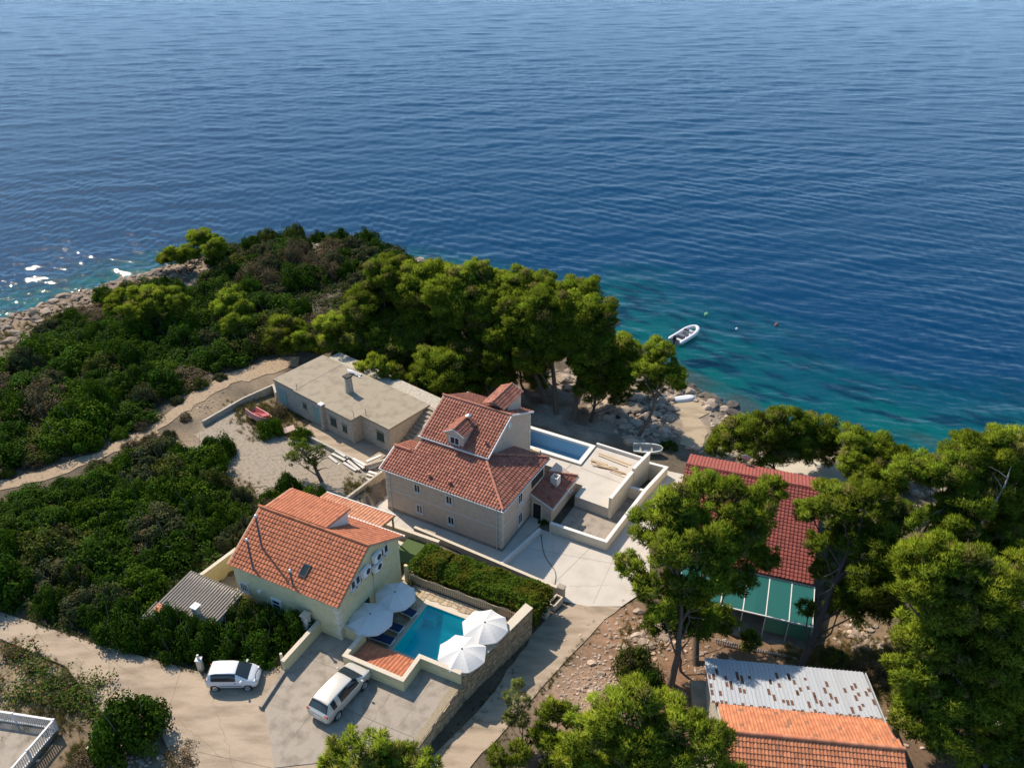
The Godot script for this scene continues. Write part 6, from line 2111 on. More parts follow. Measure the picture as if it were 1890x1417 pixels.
	var bp := [[26.1, -101.3, 0.42, 0.12, 0.35, 0.18], [34.7, -98.3, 0.36, 0.16, 0.09, 0.08], [29.2, -97.2, 0.2, 0.75, 0.75, 0.75]]
	for i in 3:
		var q: Array = bp[i]
		var bt := thing("buoy", bn[i], "buoy", Transform3D(Basis.IDENTITY, Vector3(q[0], -0.05, q[1])), "buoys off the slipway")
		var b := Buf.new()
		var s: float = q[2]
		b.lathe([Vector2(0.0, -s * 0.8), Vector2(s * 0.6, -s * 0.5), Vector2(s * 0.8, 0.0), Vector2(s * 0.55, s * 0.6), Vector2(s * 0.15, s * 0.8), Vector2(s * 0.12, s * 1.1), Vector2(0.0, s * 1.12)], 14, Color(q[3], q[4], q[5]))
		obj("float", b, M.any, bt)

func bits() -> void:
	# satellite of small things
	var tb := thing("garden_table", "small white garden table by the corner of the lawn", "table", on(YF, -0.2, 4.4, 10.3, 0.3))
	var b := Buf.new()
	b.box(Vector3(-0.35, 0.68, -0.35), Vector3(0.35, 0.72, 0.35))
	obj("tabletop", b, M.white_plastic, tb)
	for q in [[-0.3, -0.3], [0.3, -0.3], [-0.3, 0.3], [0.3, 0.3]]:
		var l := Buf.new()
		l.box(Vector3(q[0] - 0.025, 0, q[1] - 0.025), Vector3(q[0] + 0.025, 0.678, q[1] + 0.025))
		obj("leg", l, M.white_plastic, tb)
	var tk := thing("water_meter_box", "low concrete manhole box beside the low white wall", "manhole", on(BF, 6.0, 2.96, -1.2))
	var m := Buf.new()
	m.box(Vector3(-0.4, 0, -0.25), Vector3(0.4, 0.1, 0.25))
	obj("slab", m, M.concrete_grey, tk)
	var ph := thing("pump_box", "pale pump housing standing at the drive wall by the lawn", "box", on(BF, 5.9, 2.96, -1.55))
	var q := Buf.new()
	q.box(Vector3(-0.5, 0, -0.15), Vector3(0.5, 0.85, 0.15))
	obj("housing", q, M.white_paint, ph)
	var ld := Buf.new()
	ld.box(Vector3(-0.54, 0.852, -0.19), Vector3(0.54, 0.9, 0.19))
	obj("lid", ld, M.concrete_grey, ph)
	var ss := thing("paving_slab", "pale pink slab tipped over in the dry grass", "slab", Transform3D(Basis.from_euler(Vector3(0.25, 0.5, 0.1)), Vector3(-21.6, 4.35, -67.4)))
	var sp := Buf.new()
	sp.box(Vector3(-0.55, 0, -0.35), Vector3(0.55, 0.08, 0.35), Color(0.6, 0.42, 0.34))
	obj("slab", sp, M.stone, ss)

# ---------------------------------------------------------------- pines: kind, label, x, z, ground, lobes of the crown as x, y, z, radius from the foot
var PINES := [
	["tall", "tall pine with broad bright crown leaning over the concrete driveway, foremost of its clump", 10.6, -37.7, 4.0, [-1.4, 9.3, -5.4, 1.6, -2.8, 7.0, -4.2, 1.0, 0.3, 10.8, -5.6, 1.8, 1.6, 9.4, -4.2, 2.0, -0.4, 9.0, -3.4, 1.9, -1.7, 6.4, -2.8, 1.1, 0.7, 6.2, -2.8, 1.6, 2.1, 7.7, -2.7, 1.7, -0.7, 5.4, -1.4, 1.1, 3.8, 7.9, -5.1, 1.3]],
	["tall", "tall pine of the clump whose crown covers the middle of the wine red roof", 12.6, -39.5, 3.9, [0.6, 10.6, -6.5, 1.3, 2.1, 10.2, -5.2, 1.7, 4.1, 9.5, -5.3, 1.7, 5.5, 9.8, -6.9, 1.1, 3.4, 7.1, -5.2, 1.9, 4.9, 5.9, -4.4, 1.1, 2.4, 5.4, -3.0, 1.5, 0.6, 3.0, -1.9, 1.3, 1.9, 2.3, -2.0, 1.1, -0.7, 9.5, -4.4, 1.3]],
	["low", "low pine growth round the trunks in front of the green canopy", 11.5, -38.9, 3.9, [-0.3, 3.9, -1.1, 1.3, 0.8, 3.9, -0.1, 0.9, 4.5, 2.3, -0.6, 0.8, -2.1, 4.5, -0.0, 0.9]],
	["dark", "big dark pine with forked bare trunk rising beside the green canopy", 19.5, -38.8, 3.9, [2.6, 9.7, -6.3, 1.8, 1.0, 8.9, -6.4, 1.1, 4.4, 10.5, -5.6, 1.7, 6.9, 8.5, -6.2, 1.7, 4.1, 7.2, -5.5, 1.9, 5.7, 7.9, -3.7, 1.9, 7.8, 5.8, -4.3, 1.1, 4.6, 6.0, -2.6, 2.0, 3.2, 3.9, -2.7, 1.5, 6.1, 4.0, -2.6, 1.5, 0.7, 7.9, -4.1, 0.9, 0.5, 3.8, -2.2, 0.6, 2.0, 5.4, -4.3, 0.9]],
	["tall", "large bright pine standing right of the grassy slope past the sheet roof", 26.1, -32.0, 4.2, [-1.7, 12.0, -4.6, 2.0, -2.8, 10.9, -3.6, 1.5, 0.4, 11.5, -5.1, 1.8, -0.9, 9.6, -3.5, 2.0, -1.8, 7.4, -3.1, 1.7, 0.4, 9.9, -3.2, 1.8, -2.9, 6.4, -1.5, 1.3, 0.1, 6.5, -2.6, 2.0, -1.4, 4.7, -1.0, 1.9, 0.8, 4.4, -0.8, 1.9, -2.3, 3.8, 0.2, 1.5, -0.6, 3.4, 0.8, 1.7, -2.0, 4.2, -1.6, 1.4]],
	["tall", "dense bright pine at the picture edge above the dry stone wall", 30.0, -32.4, 4.2, [-1.9, 10.5, -3.2, 1.7, 0.3, 10.2, -4.7, 1.5, -1.2, 7.8, -2.3, 2.0, 0.8, 6.3, -2.8, 1.9, -1.4, 5.5, -1.1, 1.9, 0.7, 4.0, -1.5, 1.7, 0.8, 2.9, -0.1, 1.3, -1.8, 3.8, 0.2, 1.2, -1.1, 1.2, 0.5, 1.5, 0.5, 1.0, 0.7, 1.5]],
	["tall", "shore pine with pale leaning bare limb, highest above the turquoise water", 34.6, -54.3, 2.6, [3.5, 6.6, -2.6, 2.4, 4.9, 7.1, -2.2, 2.0, 1.0, 6.0, -0.8, 1.9, 5.7, 4.5, -1.3, 2.6, 2.5, 4.2, 0.6, 2.1, 0.4, 4.8, -1.6, 1.7, -0.6, 6.1, -2.1, 1.2, -2.3, 5.7, -1.1, 1.6, 1.5, 1.8, -0.3, 1.4]],
	["tall", "shore pine at the picture edge behind the one with the pale limb", 41.7, -56.8, 2.6, [0.3, 7.1, -1.3, 2.0, 2.1, 6.0, -1.3, 1.9, 1.9, 3.3, -1.1, 2.4, 0.3, 1.6, 1.2, 1.9, 2.8, 1.0, 0.4, 1.9]],
	["low", "low spreading pines below the pale leaning limb", 36.9, -52.2, 3.0, [-1.1, 2.7, -0.2, 1.8, 0.7, 1.2, 0.1, 1.6, 2.5, 0.8, 0.3, 1.6, 3.9, 1.6, 0.5, 1.6, -1.7, 1.2, 0.6, 1.3]],
	["dark", "dark flat topped pine on the shore just behind the red roof ridge", 25.1, -63.9, 1.8, [-1.4, 5.0, -0.5, 2.3, -3.4, 3.7, -1.6, 2.1, -5.4, 2.5, -1.0, 1.4, 0.9, 5.0, -1.5, 1.7, -2.2, 2.7, 0.1, 1.8, 0.5, 2.8, 0.3, 1.9, -4.8, 3.1, -2.1, 1.3]],
	["dark", "dark narrow pine next to the flat topped one on the shore", 29.2, -65.8, 1.8, [-0.5, 4.0, -0.2, 2.2, 0.5, 3.3, 0.2, 1.6, -1.8, 3.3, 1.9, 1.7, 0.1, 2.1, 1.2, 1.5]],
	["tall", "round olive green pine on the shore between the dark pair and the pale limb", 33.7, -61.3, 2.0, [-2.3, 4.2, -1.8, 1.8, -0.5, 3.2, -2.0, 2.2, 1.4, 2.3, -1.1, 1.9, -2.4, 2.8, 0.9, 1.9, 0.8, 1.1, -0.2, 1.8, -3.5, 3.6, 0.7, 1.3]],
	["tall", "small pine top showing behind the big dark forked pine", 27.2, -52.0, 3.2, [1.0, 5.4, -2.3, 0.8, -2.1, 6.1, -0.7, 1.0]],
	["near", "pale green pine top rising from below in front of the parking area", -7.7, -27.4, 5.0, [0.3, 5.1, -1.0, 1.1, -1.0, 5.9, -0.7, 1.0, 1.6, 4.1, -1.3, 1.1, -1.9, 3.8, -1.1, 0.9, 3.2, 4.8, -0.3, 0.9, 0.5, 3.7, -0.5, 1.4, -0.8, 3.7, 0.1, 1.4, 2.6, 3.3, -0.1, 1.2]],
	["near", "large bright pine top in front of the sheet roofed house", 7.5, -28.3, 4.6, [-0.6, 7.4, -2.5, 1.2, -2.1, 7.1, -1.4, 1.4, 0.7, 5.9, -2.3, 1.5, -3.6, 5.7, -1.1, 1.3, 2.1, 6.0, -1.5, 1.3, -1.0, 5.6, -0.5, 1.8, 3.4, 5.9, -0.6, 1.2, 1.4, 4.8, -0.4, 1.5, -4.1, 4.3, -0.4, 1.2, -2.2, 2.8, -0.8, 1.5, 4.4, 3.4, -1.0, 1.1, 0.0, 3.0, 0.0, 1.7]],
	["low", "low dark pine beside the slender sapling above the lane", 2.1, -31.7, 4.2, [0.1, 3.9, -0.8, 0.8, 1.2, 3.4, -0.9, 0.8, -0.4, 2.2, -0.3, 0.9, 0.9, 2.9, 0.6, 1.1, -1.6, 1.7, 0.5, 0.8, -2.9, 2.1, 1.2, 0.8]],
	["tall", "lone umbrella shaped pine on the rocks over the glittering sea", -45.3, -109.0, 2.0, [-1.1, 2.5, -0.2, 1.8, -3.3, 1.9, -0.7, 1.2, 1.0, 3.3, -0.2, 1.7, 2.4, 4.5, -1.9, 1.8, 1.0, 4.6, -2.0, 1.4, 4.8, 4.5, 1.8, 1.7, 5.5, 5.1, 1.3, 0.9, -1.1, 3.8, 1.4, 1.1]],
	["tall", "slim pine with long straight bare trunk above the white dinghy", 12.8, -70.4, 1.5, [1.6, 9.1, -2.3, 1.4, 1.8, 7.9, -1.6, 1.8, 2.8, 7.0, -0.5, 1.4, 0.5, 7.2, -1.2, 1.5, 3.7, 5.4, -1.7, 0.9, 1.4, 4.7, -2.4, 1.3, 2.5, 8.9, -2.7, 0.8]],
	["tall", "small pine leaning over the water at the slipway end of the grove", 17.0, -78.4, 1.4, [-5.0, 6.4, -1.3, 1.4, -3.9, 5.5, -1.0, 1.6, -5.5, 4.6, -1.6, 1.5, -3.1, 3.3, -1.4, 1.4, -6.0, 4.6, -2.7, 1.2]],
	["tall", "tallest pine of the grove, its rounded crown closest to the moored boat", 6.5, -73.7, 1.8, [1.5, 11.0, -4.3, 2.5, 0.5, 11.9, -6.2, 2.3, 2.5, 10.9, -2.5, 1.7, -0.1, 10.4, -4.3, 2.9, 1.3, 8.5, -3.0, 2.7, -0.7, 8.4, -3.3, 2.4, 2.7, 7.7, -3.5, 1.6, 1.3, 9.5, -3.7, 2.1, 0.2, 10.8, -4.5, 1.9, 2.2, 8.7, -3.1, 1.4, -0.1, 8.8, -3.7, 2.4, 1.2, 7.8, -1.6, 2.2, -0.7, 7.5, -2.7, 2.0, 2.0, 6.4, -2.6, 1.3]],
	["tall", "pine with twin dark trunks beside the tallest one of the grove", 4.7, -74.5, 1.8, [-1.2, 11.3, -2.8, 2.6, -2.5, 9.6, -2.4, 2.3, 0.3, 11.1, -5.2, 2.4, -1.7, 12.1, -5.0, 2.0, -3.6, 10.5, -4.3, 2.2, -1.1, 7.8, -2.4, 2.3, -3.1, 7.1, -1.3, 1.9, -1.6, 9.0, -3.2, 2.1, -2.1, 6.8, -3.8, 1.9, -0.1, 10.6, -3.0, 2.0, -2.0, 10.8, -5.2, 1.7, -4.4, 9.9, -2.8, 1.8, -0.6, 7.2, -1.1, 1.9, -2.8, 5.9, -0.9, 1.6]],
	["tall", "wide topped pine on the sea side of the grove, left of the tallest", 3.7, -76.4, 1.8, [-4.0, 11.2, -5.0, 2.3, -6.0, 11.3, -6.3, 2.2, -3.1, 10.5, -2.5, 2.1, -4.5, 7.8, -4.1, 2.1, -2.8, 12.5, -4.8, 1.6, -0.5, 11.7, -5.9, 1.5, -4.6, 10.0, -3.1, 1.9, -6.2, 10.7, -4.7, 1.8, -3.9, 8.9, -3.3, 1.7, -5.0, 7.8, -1.0, 1.7, -2.6, 10.3, -5.1, 1.4, 0.1, 10.6, -5.5, 1.3]],
	["tall", "pine in the middle of the grove behind the villa chimney", -2.7, -78.2, 2.2, [-2.9, 10.9, -4.5, 2.4, -1.1, 11.8, -4.6, 1.8, -4.4, 10.6, -2.2, 2.2, -1.6, 9.4, -2.1, 2.4, -3.8, 7.2, -4.0, 2.1, 0.1, 9.0, -1.8, 1.9, -2.8, 9.9, -3.3, 2.0, -0.4, 9.8, -5.6, 1.5, -3.9, 9.3, -1.9, 1.9, -1.9, 7.8, -2.3, 2.0, -4.5, 6.2, -3.0, 1.7, -0.3, 8.2, -0.9, 1.6]],
	["tall", "pine of the grove standing directly behind the flat concrete roof", -5.7, -80.5, 2.2, [-3.9, 9.3, -2.1, 2.4, -5.1, 10.3, -3.3, 2.1, -2.8, 10.5, -3.8, 2.0, -6.4, 8.7, -2.7, 2.0, -3.5, 6.4, -2.6, 2.4, -5.4, 5.5, -2.6, 2.0, -1.6, 5.7, -0.8, 1.9, -4.7, 7.2, -2.1, 2.0, -4.7, 9.6, -1.8, 1.8, -2.8, 9.4, -3.0, 1.7, -6.0, 6.1, -3.6, 1.7, -4.2, 5.3, -1.3, 2.0, -5.8, 4.6, -1.1, 1.7, -1.3, 3.7, -0.8, 1.5]],
	["dark", "pine at the hill side of the grove next to the dark scrub", -10.0, -81.4, 2.4, [-4.4, 10.7, -2.7, 2.0, -3.4, 10.6, -4.3, 2.0, -5.0, 8.7, -2.1, 2.1, -6.3, 7.8, -2.0, 2.0, -3.9, 6.2, -3.1, 2.2, -2.2, 5.6, -1.0, 2.0, -4.6, 8.1, -4.0, 1.7, -3.5, 10.2, -1.9, 1.7, -4.8, 6.1, -3.8, 1.8, -5.9, 5.7, -3.4, 1.7, -3.3, 5.1, -1.9, 1.8, -2.1, 4.3, 0.6, 1.7]],
	["tall", "yellowish green pine at the landward edge of the grove near the track", -13.6, -81.1, 2.6, [-4.8, 4.9, -2.4, 2.0, -3.0, 7.3, -0.3, 1.9, -6.1, 3.6, -2.2, 1.9, -2.6, 4.3, 0.4, 2.1, -0.8, 4.8, 0.0, 2.0, -4.0, 2.7, -0.2, 1.9, -6.1, 5.4, -0.1, 1.6, -4.6, 3.5, -2.3, 1.7, -3.4, 5.7, -0.9, 1.5, -6.5, 3.2, -0.4, 1.5, -3.3, 2.1, 0.2, 1.8, -1.3, 3.1, 0.8, 1.7, -5.0, 1.4, -0.1, 1.5, -7.5, 2.3, -1.7, 1.3]],
	["low", "low pine among the trunks on the red soil below the grove", 0.3, -75.1, 2.8, [-4.0, 5.1, -2.5, 1.8, -2.2, 5.4, -0.9, 1.8, -1.1, 6.5, -2.3, 1.9, -0.6, 3.8, -2.7, 1.6, -2.9, 6.4, -3.8, 1.8, -3.8, 4.9, -0.7, 1.5, -1.8, 3.3, -1.3, 1.5, -1.2, 4.1, -3.4, 1.6, -1.0, 2.8, -1.7, 1.4, -2.8, 5.2, -3.7, 1.5]],
	["low", "low dark pine filling the gap behind the concrete house roof", -4.9, -75.1, 2.8, [-3.3, 4.9, -0.7, 1.9, -1.5, 4.8, 0.3, 1.8, -0.5, 5.2, -1.3, 1.8, 0.6, 3.5, -0.8, 1.9, -2.0, 3.6, 1.6, 1.8, -4.3, 3.6, 0.4, 1.6, -3.5, 3.7, 0.4, 1.6, -1.4, 3.8, 0.8, 1.5, -0.2, 3.3, -1.6, 1.5, 0.6, 1.6, -0.8, 1.6, -2.9, 1.2, -0.1, 1.5, -3.6, 2.4, 0.9, 1.3]],
	["near", "bright young pine overhanging the rear edge of the flat concrete roof", -13.7, -75.6, 3.8, [-0.4, 4.3, 0.7, 1.1, 1.2, 3.0, 0.7, 1.3, -1.8, 3.1, -0.3, 1.0, 0.1, 2.2, 1.4, 1.3, 1.3, 1.5, 0.4, 1.0, -1.3, 1.9, -0.1, 1.1]],
	["low", "small dark pine directly behind the highest villa gable", -2.3, -74.2, 3.0, [-1.1, 2.3, -1.2, 1.2, 0.3, 3.4, -0.3, 1.2, -1.9, 2.8, 1.4, 1.0]],
	["dark", "dark pine filling the seaward flank of the grove beside the slim bare trunk", 8.2, -73.4, 1.7, [1.5, 6.2, -1.9, 2.1, 0.5, 4.3, -1.8, 1.9, 2.7, 4.7, -1.2, 1.7, -1.0, 6.2, -1.8, 1.7, -0.1, 7.7, -1.5, 2.0, 2.2, 4.4, -1.4, 1.8, -0.1, 3.6, -0.7, 1.6, 3.1, 2.5, -1.5, 1.4, -0.4, 5.9, -0.4, 1.4, -0.6, 6.7, -0.5, 1.7]],
	["tall", "lower pine in front of the grove between twin trunks and villa gable", 1.2, -79.3, 2.1, [-0.3, 5.0, -1.0, 2.3, -2.1, 4.1, -0.3, 2.0, 1.1, 3.7, 0.8, 1.8, -0.6, 6.1, -2.7, 2.0, 2.1, 3.3, -1.6, 1.8, -0.6, 4.3, 0.4, 1.9, -2.1, 3.5, 1.1, 1.6, 1.5, 1.5, 0.7, 1.5, -1.4, 5.4, 0.1, 1.6, 1.4, 2.0, -1.3, 1.5]],
	["dark", "dark pine in the heart of the grove over the red soil", -6.0, -79.9, 2.6, [-0.8, 3.5, -1.0, 2.0, 1.0, 5.4, -0.0, 2.3, -2.7, 3.0, -1.9, 1.8, 2.2, 3.2, -0.4, 1.8, -0.2, 2.1, 0.2, 1.7, 0.8, 2.6, -1.4, 1.9, -2.7, 2.9, 0.9, 1.5, 1.6, 3.2, 1.9, 1.5]],
	["tall", "lower rounded pine of the grove above the concrete chimney", -12.1, -80.7, 2.8, [0.1, 3.9, 0.9, 2.0, -1.5, 4.0, -2.0, 1.8, 1.0, 2.3, -0.8, 1.9, -2.5, 3.2, -0.5, 1.7, 1.7, 4.6, -1.0, 2.0, -0.6, 2.0, 0.5, 1.7, -1.6, 4.2, 1.0, 1.5, 1.4, 1.4, 0.6, 1.5, -3.0, 1.3, -1.1, 1.4, 1.6, 2.5, -0.7, 1.7]],
	["tall", "yellow green pine bush on the slope under the lone umbrella pine", -42.7, -89.1, 3.5, [0.6, 3.9, -0.7, 1.9, -1.0, 4.4, -1.1, 1.5, 1.5, 3.5, -2.4, 1.5, -1.3, 3.8, 1.8, 1.4, 3.9, 4.1, 0.4, 1.3, -1.0, 1.9, -1.3, 1.5]],
	["tall", "soft green pine standing in the scrub above the dirt track bend", -33.0, -87.8, 3.5, [0.1, 4.3, -2.1, 1.5, -0.9, 3.0, -1.8, 1.5, 1.4, 3.3, -0.5, 1.5, 1.5, 3.0, 2.4, 1.6]],
	["low", "small pine at the top of the pale rocky shore", -48.9, -93.7, 3.0, [0.4, 2.4, 0.4, 1.1, 0.4, 3.0, -0.7, 0.8, 0.7, 2.5, 2.8, 0.9]],
	["low", "low brownish pine at the head of the dirt track", -24.5, -83.0, 3.6, [-1.2, 3.8, -0.7, 1.5, -0.1, 2.5, -1.8, 1.6, -1.2, 3.6, 1.6, 1.3, 1.8, 3.2, 2.1, 1.4, -0.0, 2.7, 2.3, 1.3]],
	["sapling", "slender pale leaved sapling standing alone beside the lane", 0.4, -33.2, 4.0, [-0.1, 4.9, -0.5, 0.4, -0.4, 3.6, -0.6, 0.6, 0.3, 4.6, 0.4, 0.5, -0.3, 2.3, -0.5, 0.6, 0.2, 2.8, 0.4, 0.5, -0.6, 2.2, 0.0, 0.5]],
	["sapling", "crooked dead fig tree with one leafy side in the gravel yard", -16.9, -59.5, 4.3, [-1.4, 3.1, -0.7, 1.0, -1.4, 4.7, 0.8, 0.8, -0.0, 3.3, 0.0, 0.8, -2.5, 2.1, -0.8, 0.8, -0.5, 2.4, 0.4, 0.7]],
]

# needle tufts: a few thin blades fanning from one point
func tufts(b: Buf, centre: Vector3, r: float, count: int, out_from: Vector3, col: Color, size: float, g: RandomNumberGenerator) -> void:
	for i in count:
		var d := Vector3(g.randfn(0, 1), g.randfn(0, 1) + 0.25, g.randfn(0, 1)).normalized()
		var p := centre + d * r * pow(g.randf(), 0.45) * Vector3(1.15, 0.65, 1.15)
		var away := (p - out_from).normalized()
		var k := g.randf_range(0.75, 1.3)
		var c := Color(col.r * k * g.randf_range(0.9, 1.12), col.g * k, col.b * k, 1.0)
		for j in 5:
			var dir := (d * 0.6 + away * 0.5 + Vector3(0, 0.45, 0) + Vector3(g.randfn(0, 0.6), g.randfn(0, 0.5), g.randfn(0, 0.6))).normalized()
			var side := dir.cross(Vector3(g.randf_range(-1, 1), g.randf_range(-1, 1), g.randf_range(-1, 1))).normalized()
			var len := size * g.randf_range(0.7, 1.3)
			var w := len * 0.10
			var nn := (away * 0.55 + d * 0.7 + Vector3(0, 0.3, 0) + side * g.randf_range(-0.9, 0.9)).normalized()
			if side.cross(dir).dot(nn) > 0.0: side = -side
			b.v.append(p + side * w); b.v.append(p + dir * len); b.v.append(p - side * w)
			b.n.append(nn); b.n.append(nn); b.n.append(nn)
			b.c.append(c); b.c.append(c); b.c.append(c)

func limb(a: Vector3, e: Vector3, bend: float, steps: int, g: RandomNumberGenerator) -> Array:
	var out := []
	var off := Vector3(g.randfn(0, 1), g.randf_range(-0.6, 0.2), g.randfn(0, 1)) * bend
	for i in steps + 1:
		var k := float(i) / steps
		out.append(a.lerp(e, k) + off * sin(k * PI) + Vector3(g.randfn(0, 0.05), 0, g.randfn(0, 0.05)) * (1.0 if i > 0 and i < steps else 0.0))
	return out

func pines() -> void:
	var tone := {"tall": Color(0.18, 0.235, 0.025), "dark": Color(0.13, 0.175, 0.02), "low": Color(0.14, 0.185, 0.02), "near": Color(0.22, 0.275, 0.03), "sapling": Color(0.16, 0.18, 0.06)}
	var g := RandomNumberGenerator.new()
	g.seed = 2024
	for q in PINES:
		var kind: String = q[0]
		var L: Array = q[5]
		var gy: float = minf(q[4], 9.0)
		gy = T(q[2], q[3]) if absf(T(q[2], q[3]) - q[4]) < 1.2 else q[4]
		var dead := str(q[1]).begins_with("crooked")
		var sap := str(q[1]).begins_with("slender")
		var called := "pine_tree"
		if dead: called = "fig_tree"
		if sap: called = "sapling"
		var t := thing(called, q[1], "tree", Transform3D(Basis.IDENTITY, Vector3(q[2], gy - 0.1, q[3])), "" if dead or sap else "pines round the houses")
		var top := Vector3.ZERO
		var mean := Vector3.ZERO
		var n := L.size() / 4
		for i in n:
			var p := Vector3(L[i * 4], L[i * 4 + 1], L[i * 4 + 2])
			mean += p / n
			if p.y > top.y: top = p
		var head := mean.lerp(top, 0.45)
		var tr := Buf.new()
		var thick := clampf(top.y * 0.021, 0.05, 0.26)
		if sap: thick = 0.05
		var bark := Color(0.15, 0.115, 0.09) if kind != "dark" else Color(0.075, 0.058, 0.048)
		if dead: thick = 0.17
		if dead: bark = Color(0.14, 0.12, 0.10)
		var spine := limb(Vector3.ZERO, head, top.y * 0.05, 7, g)
		var rad := []
		for i in 8: rad.append(thick * lerpf(1.15, 0.35, i / 7.0))
		tr.tube(spine, rad, 8, bark)
		for i in n:
			var p := Vector3(L[i * 4], L[i * 4 + 1], L[i * 4 + 2])
			var r: float = L[i * 4 + 3]
			var low := clampf((p.y - r - p.distance_to(Vector3(head.x, p.y, head.z)) * 0.5) / maxf(head.y, 0.5), 0.15, 0.88)
			var fi := low * 7.0
			var s: Vector3 = spine[int(fi)].lerp(spine[mini(int(fi) + 1, 7)], fi - int(fi))
			var br := limb(s, p, s.distance_to(p) * 0.10, 4, g)
			tr.tube(br, [thick * 0.42, thick * 0.34, thick * 0.26, thick * 0.18, thick * 0.08], 5, bark, false)
			for k in 3:
				var tip := p + Vector3(g.randfn(0, 1), g.randfn(0.2, 0.7), g.randfn(0, 1)).normalized() * r * 0.8
				tr.tube([br[3], br[3].lerp(tip, 0.6) + Vector3(0, 0.1, 0), tip], [thick * 0.15, thick * 0.1, thick * 0.04], 4, bark, false)
		if kind == "tall" or kind == "dark":
			for k in 6:
				var s: Vector3 = spine[3 + k % 3]
				var tip := s + Vector3(g.randfn(0, 1), g.randf_range(-0.3, 0.3), g.randfn(0, 1)).normalized() * top.y * 0.16
				tr.tube([s, s.lerp(tip, 0.5) + Vector3(0, -0.1, 0), tip], [thick * 0.22, thick * 0.14, thick * 0.04], 4, Color(0.2, 0.17, 0.15), false)
		if str(q[1]).contains("pale leaning"):
			var lb := limb(Vector3(-1.2, 0.8, 0.6), Vector3(3.2, 7.0, -2.2), 0.7, 8, g)
			tr.tube(lb, [0.2, 0.18, 0.17, 0.15, 0.13, 0.1, 0.08, 0.06, 0.03], 7, Color(0.36, 0.31, 0.26), false)
			for k in 12:
				var s: Vector3 = lb[1 + k % 7]
				var tip := s + Vector3(g.randf_range(-1.5, 0.6), g.randf_range(-0.2, 0.9), g.randf_range(-1, 1)) * 1.1
				tr.tube([s, s.lerp(tip, 0.5) + Vector3(0, 0.1, 0), tip], [0.05, 0.03, 0.01], 4, Color(0.36, 0.31, 0.26), false)
		if dead:
			for k in 14:
				var s: Vector3 = spine[2 + k % 5]
				var tip := s + Vector3(g.randf_range(-0.3, 1.6), g.randf_range(0.1, 1.3), g.randf_range(-0.8, 0.8)) * 1.1
				tr.tube([s, s.lerp(tip, 0.5) + Vector3(0, 0.12, 0), tip], [0.07, 0.04, 0.012], 5, bark, false)
		obj("trunk", tr, M.bark, t)
		var cr := Buf.new()
		var base: Color = tone[kind]
		if dead: base = Color(0.10, 0.15, 0.02)
		for i in n:
			var p := Vector3(L[i * 4], L[i * 4 + 1], L[i * 4 + 2])
			var r: float = L[i * 4 + 3]
			var big := clampf(r, 0.4, 2.4)
			var subs := int(clampf(12.0 + big * 11.0, 13, 38))
			var lob = vary(base, 0.2)
			for s in subs:
				var d := Vector3(g.randfn(0, 1), g.randfn(0.15, 0.85), g.randfn(0, 1)).normalized()
				var sr := r * g.randf_range(0.15, 0.37)
				var c := p + d * (r - sr * 0.75) * Vector3(1.05, 0.78, 1.05) * sqrt(g.randf_range(0.25, 1.25))
				var cc := vary(lob, 0.26)
				if g.randf() < 0.12: cc = cc.lerp(Color(0.19, 0.15, 0.07), 0.6)
				tufts(cr, c, sr, int(clampf(sr * sr * 420.0, 18, 150)), mean.lerp(p, 0.6) - Vector3(0, r * 0.4, 0), cc, 0.29 if kind != "sapling" else 0.17, g)
		stuffless("crown", cr, t)

func stuffless(called: String, b: Buf, parent: Node) -> void:
	obj(called, b, M.needles, parent)

# ---------------------------------------------------------------- shrubs
func shrub_mesh(col: Color, seed_: int, leaf_size: float, per: int, lumps: int, rust := 0.0) -> ArrayMesh:
	var g := RandomNumberGenerator.new()
	g.seed = seed_
	var b := Buf.new()
	for i in lumps:
		var a := g.randf() * TAU
		var rr := sqrt(g.randf()) * 0.9
		var h := 0.62 * sqrt(maxf(0.05, 1.0 - rr * rr * 1.15)) * g.randf_range(0.45, 1.25)
		var c := Vector3(cos(a) * rr, h, sin(a) * rr)
		var sr := g.randf_range(0.13, 0.38)
		var k := g.randf_range(0.72, 1.3)
		var lc := Color(col.r * k * g.randf_range(0.9, 1.1), col.g * k, col.b * k)
		if g.randf() < rust: lc = lc.lerp(Color(0.12, 0.075, 0.045), 0.6)
		for j in per:
			var d := Vector3(g.randfn(0, 1), g.randfn(0.25, 0.9), g.randfn(0, 1)).normalized()
			var p := c + d * sr * pow(g.randf(), 0.3)
			p.y = maxf(p.y, 0.02)
			leaf(b, p, (d + Vector3(g.randfn(0, 0.45), 0.3 + g.randfn(0, 0.45), g.randfn(0, 0.45))).normalized(), leaf_size * g.randf_range(0.7, 1.3), lc * g.randf_range(0.8, 1.22), g)
	return b.mesh()

var shrub_kinds := {}

func shrub_stems() -> Buf:
	var b := Buf.new()
	for k in 5:
		var a := TAU * k / 5.0
		var lift := 0.9 + 0.25 * sin(k * 2.4)
		b.tube([Vector3(cos(a) * 0.2, 0.1, sin(a) * 0.2), Vector3(cos(a + 0.4) * 0.38, 0.55, sin(a + 0.4) * 0.38), Vector3(cos(a + 0.7) * 0.5, lift, sin(a + 0.7) * 0.5)], [0.016, 0.011, 0.004], 4, Color(0.23, 0.19, 0.16), false)
		b.tube([Vector3(cos(a) * 0.05, -0.15, sin(a) * 0.05), Vector3(cos(a) * 0.25, 0.25, sin(a) * 0.25), Vector3(cos(a) * 0.5, 0.5, sin(a) * 0.5)], [0.035, 0.025, 0.01], 5, Color(0.12, 0.09, 0.07), false)
	return b

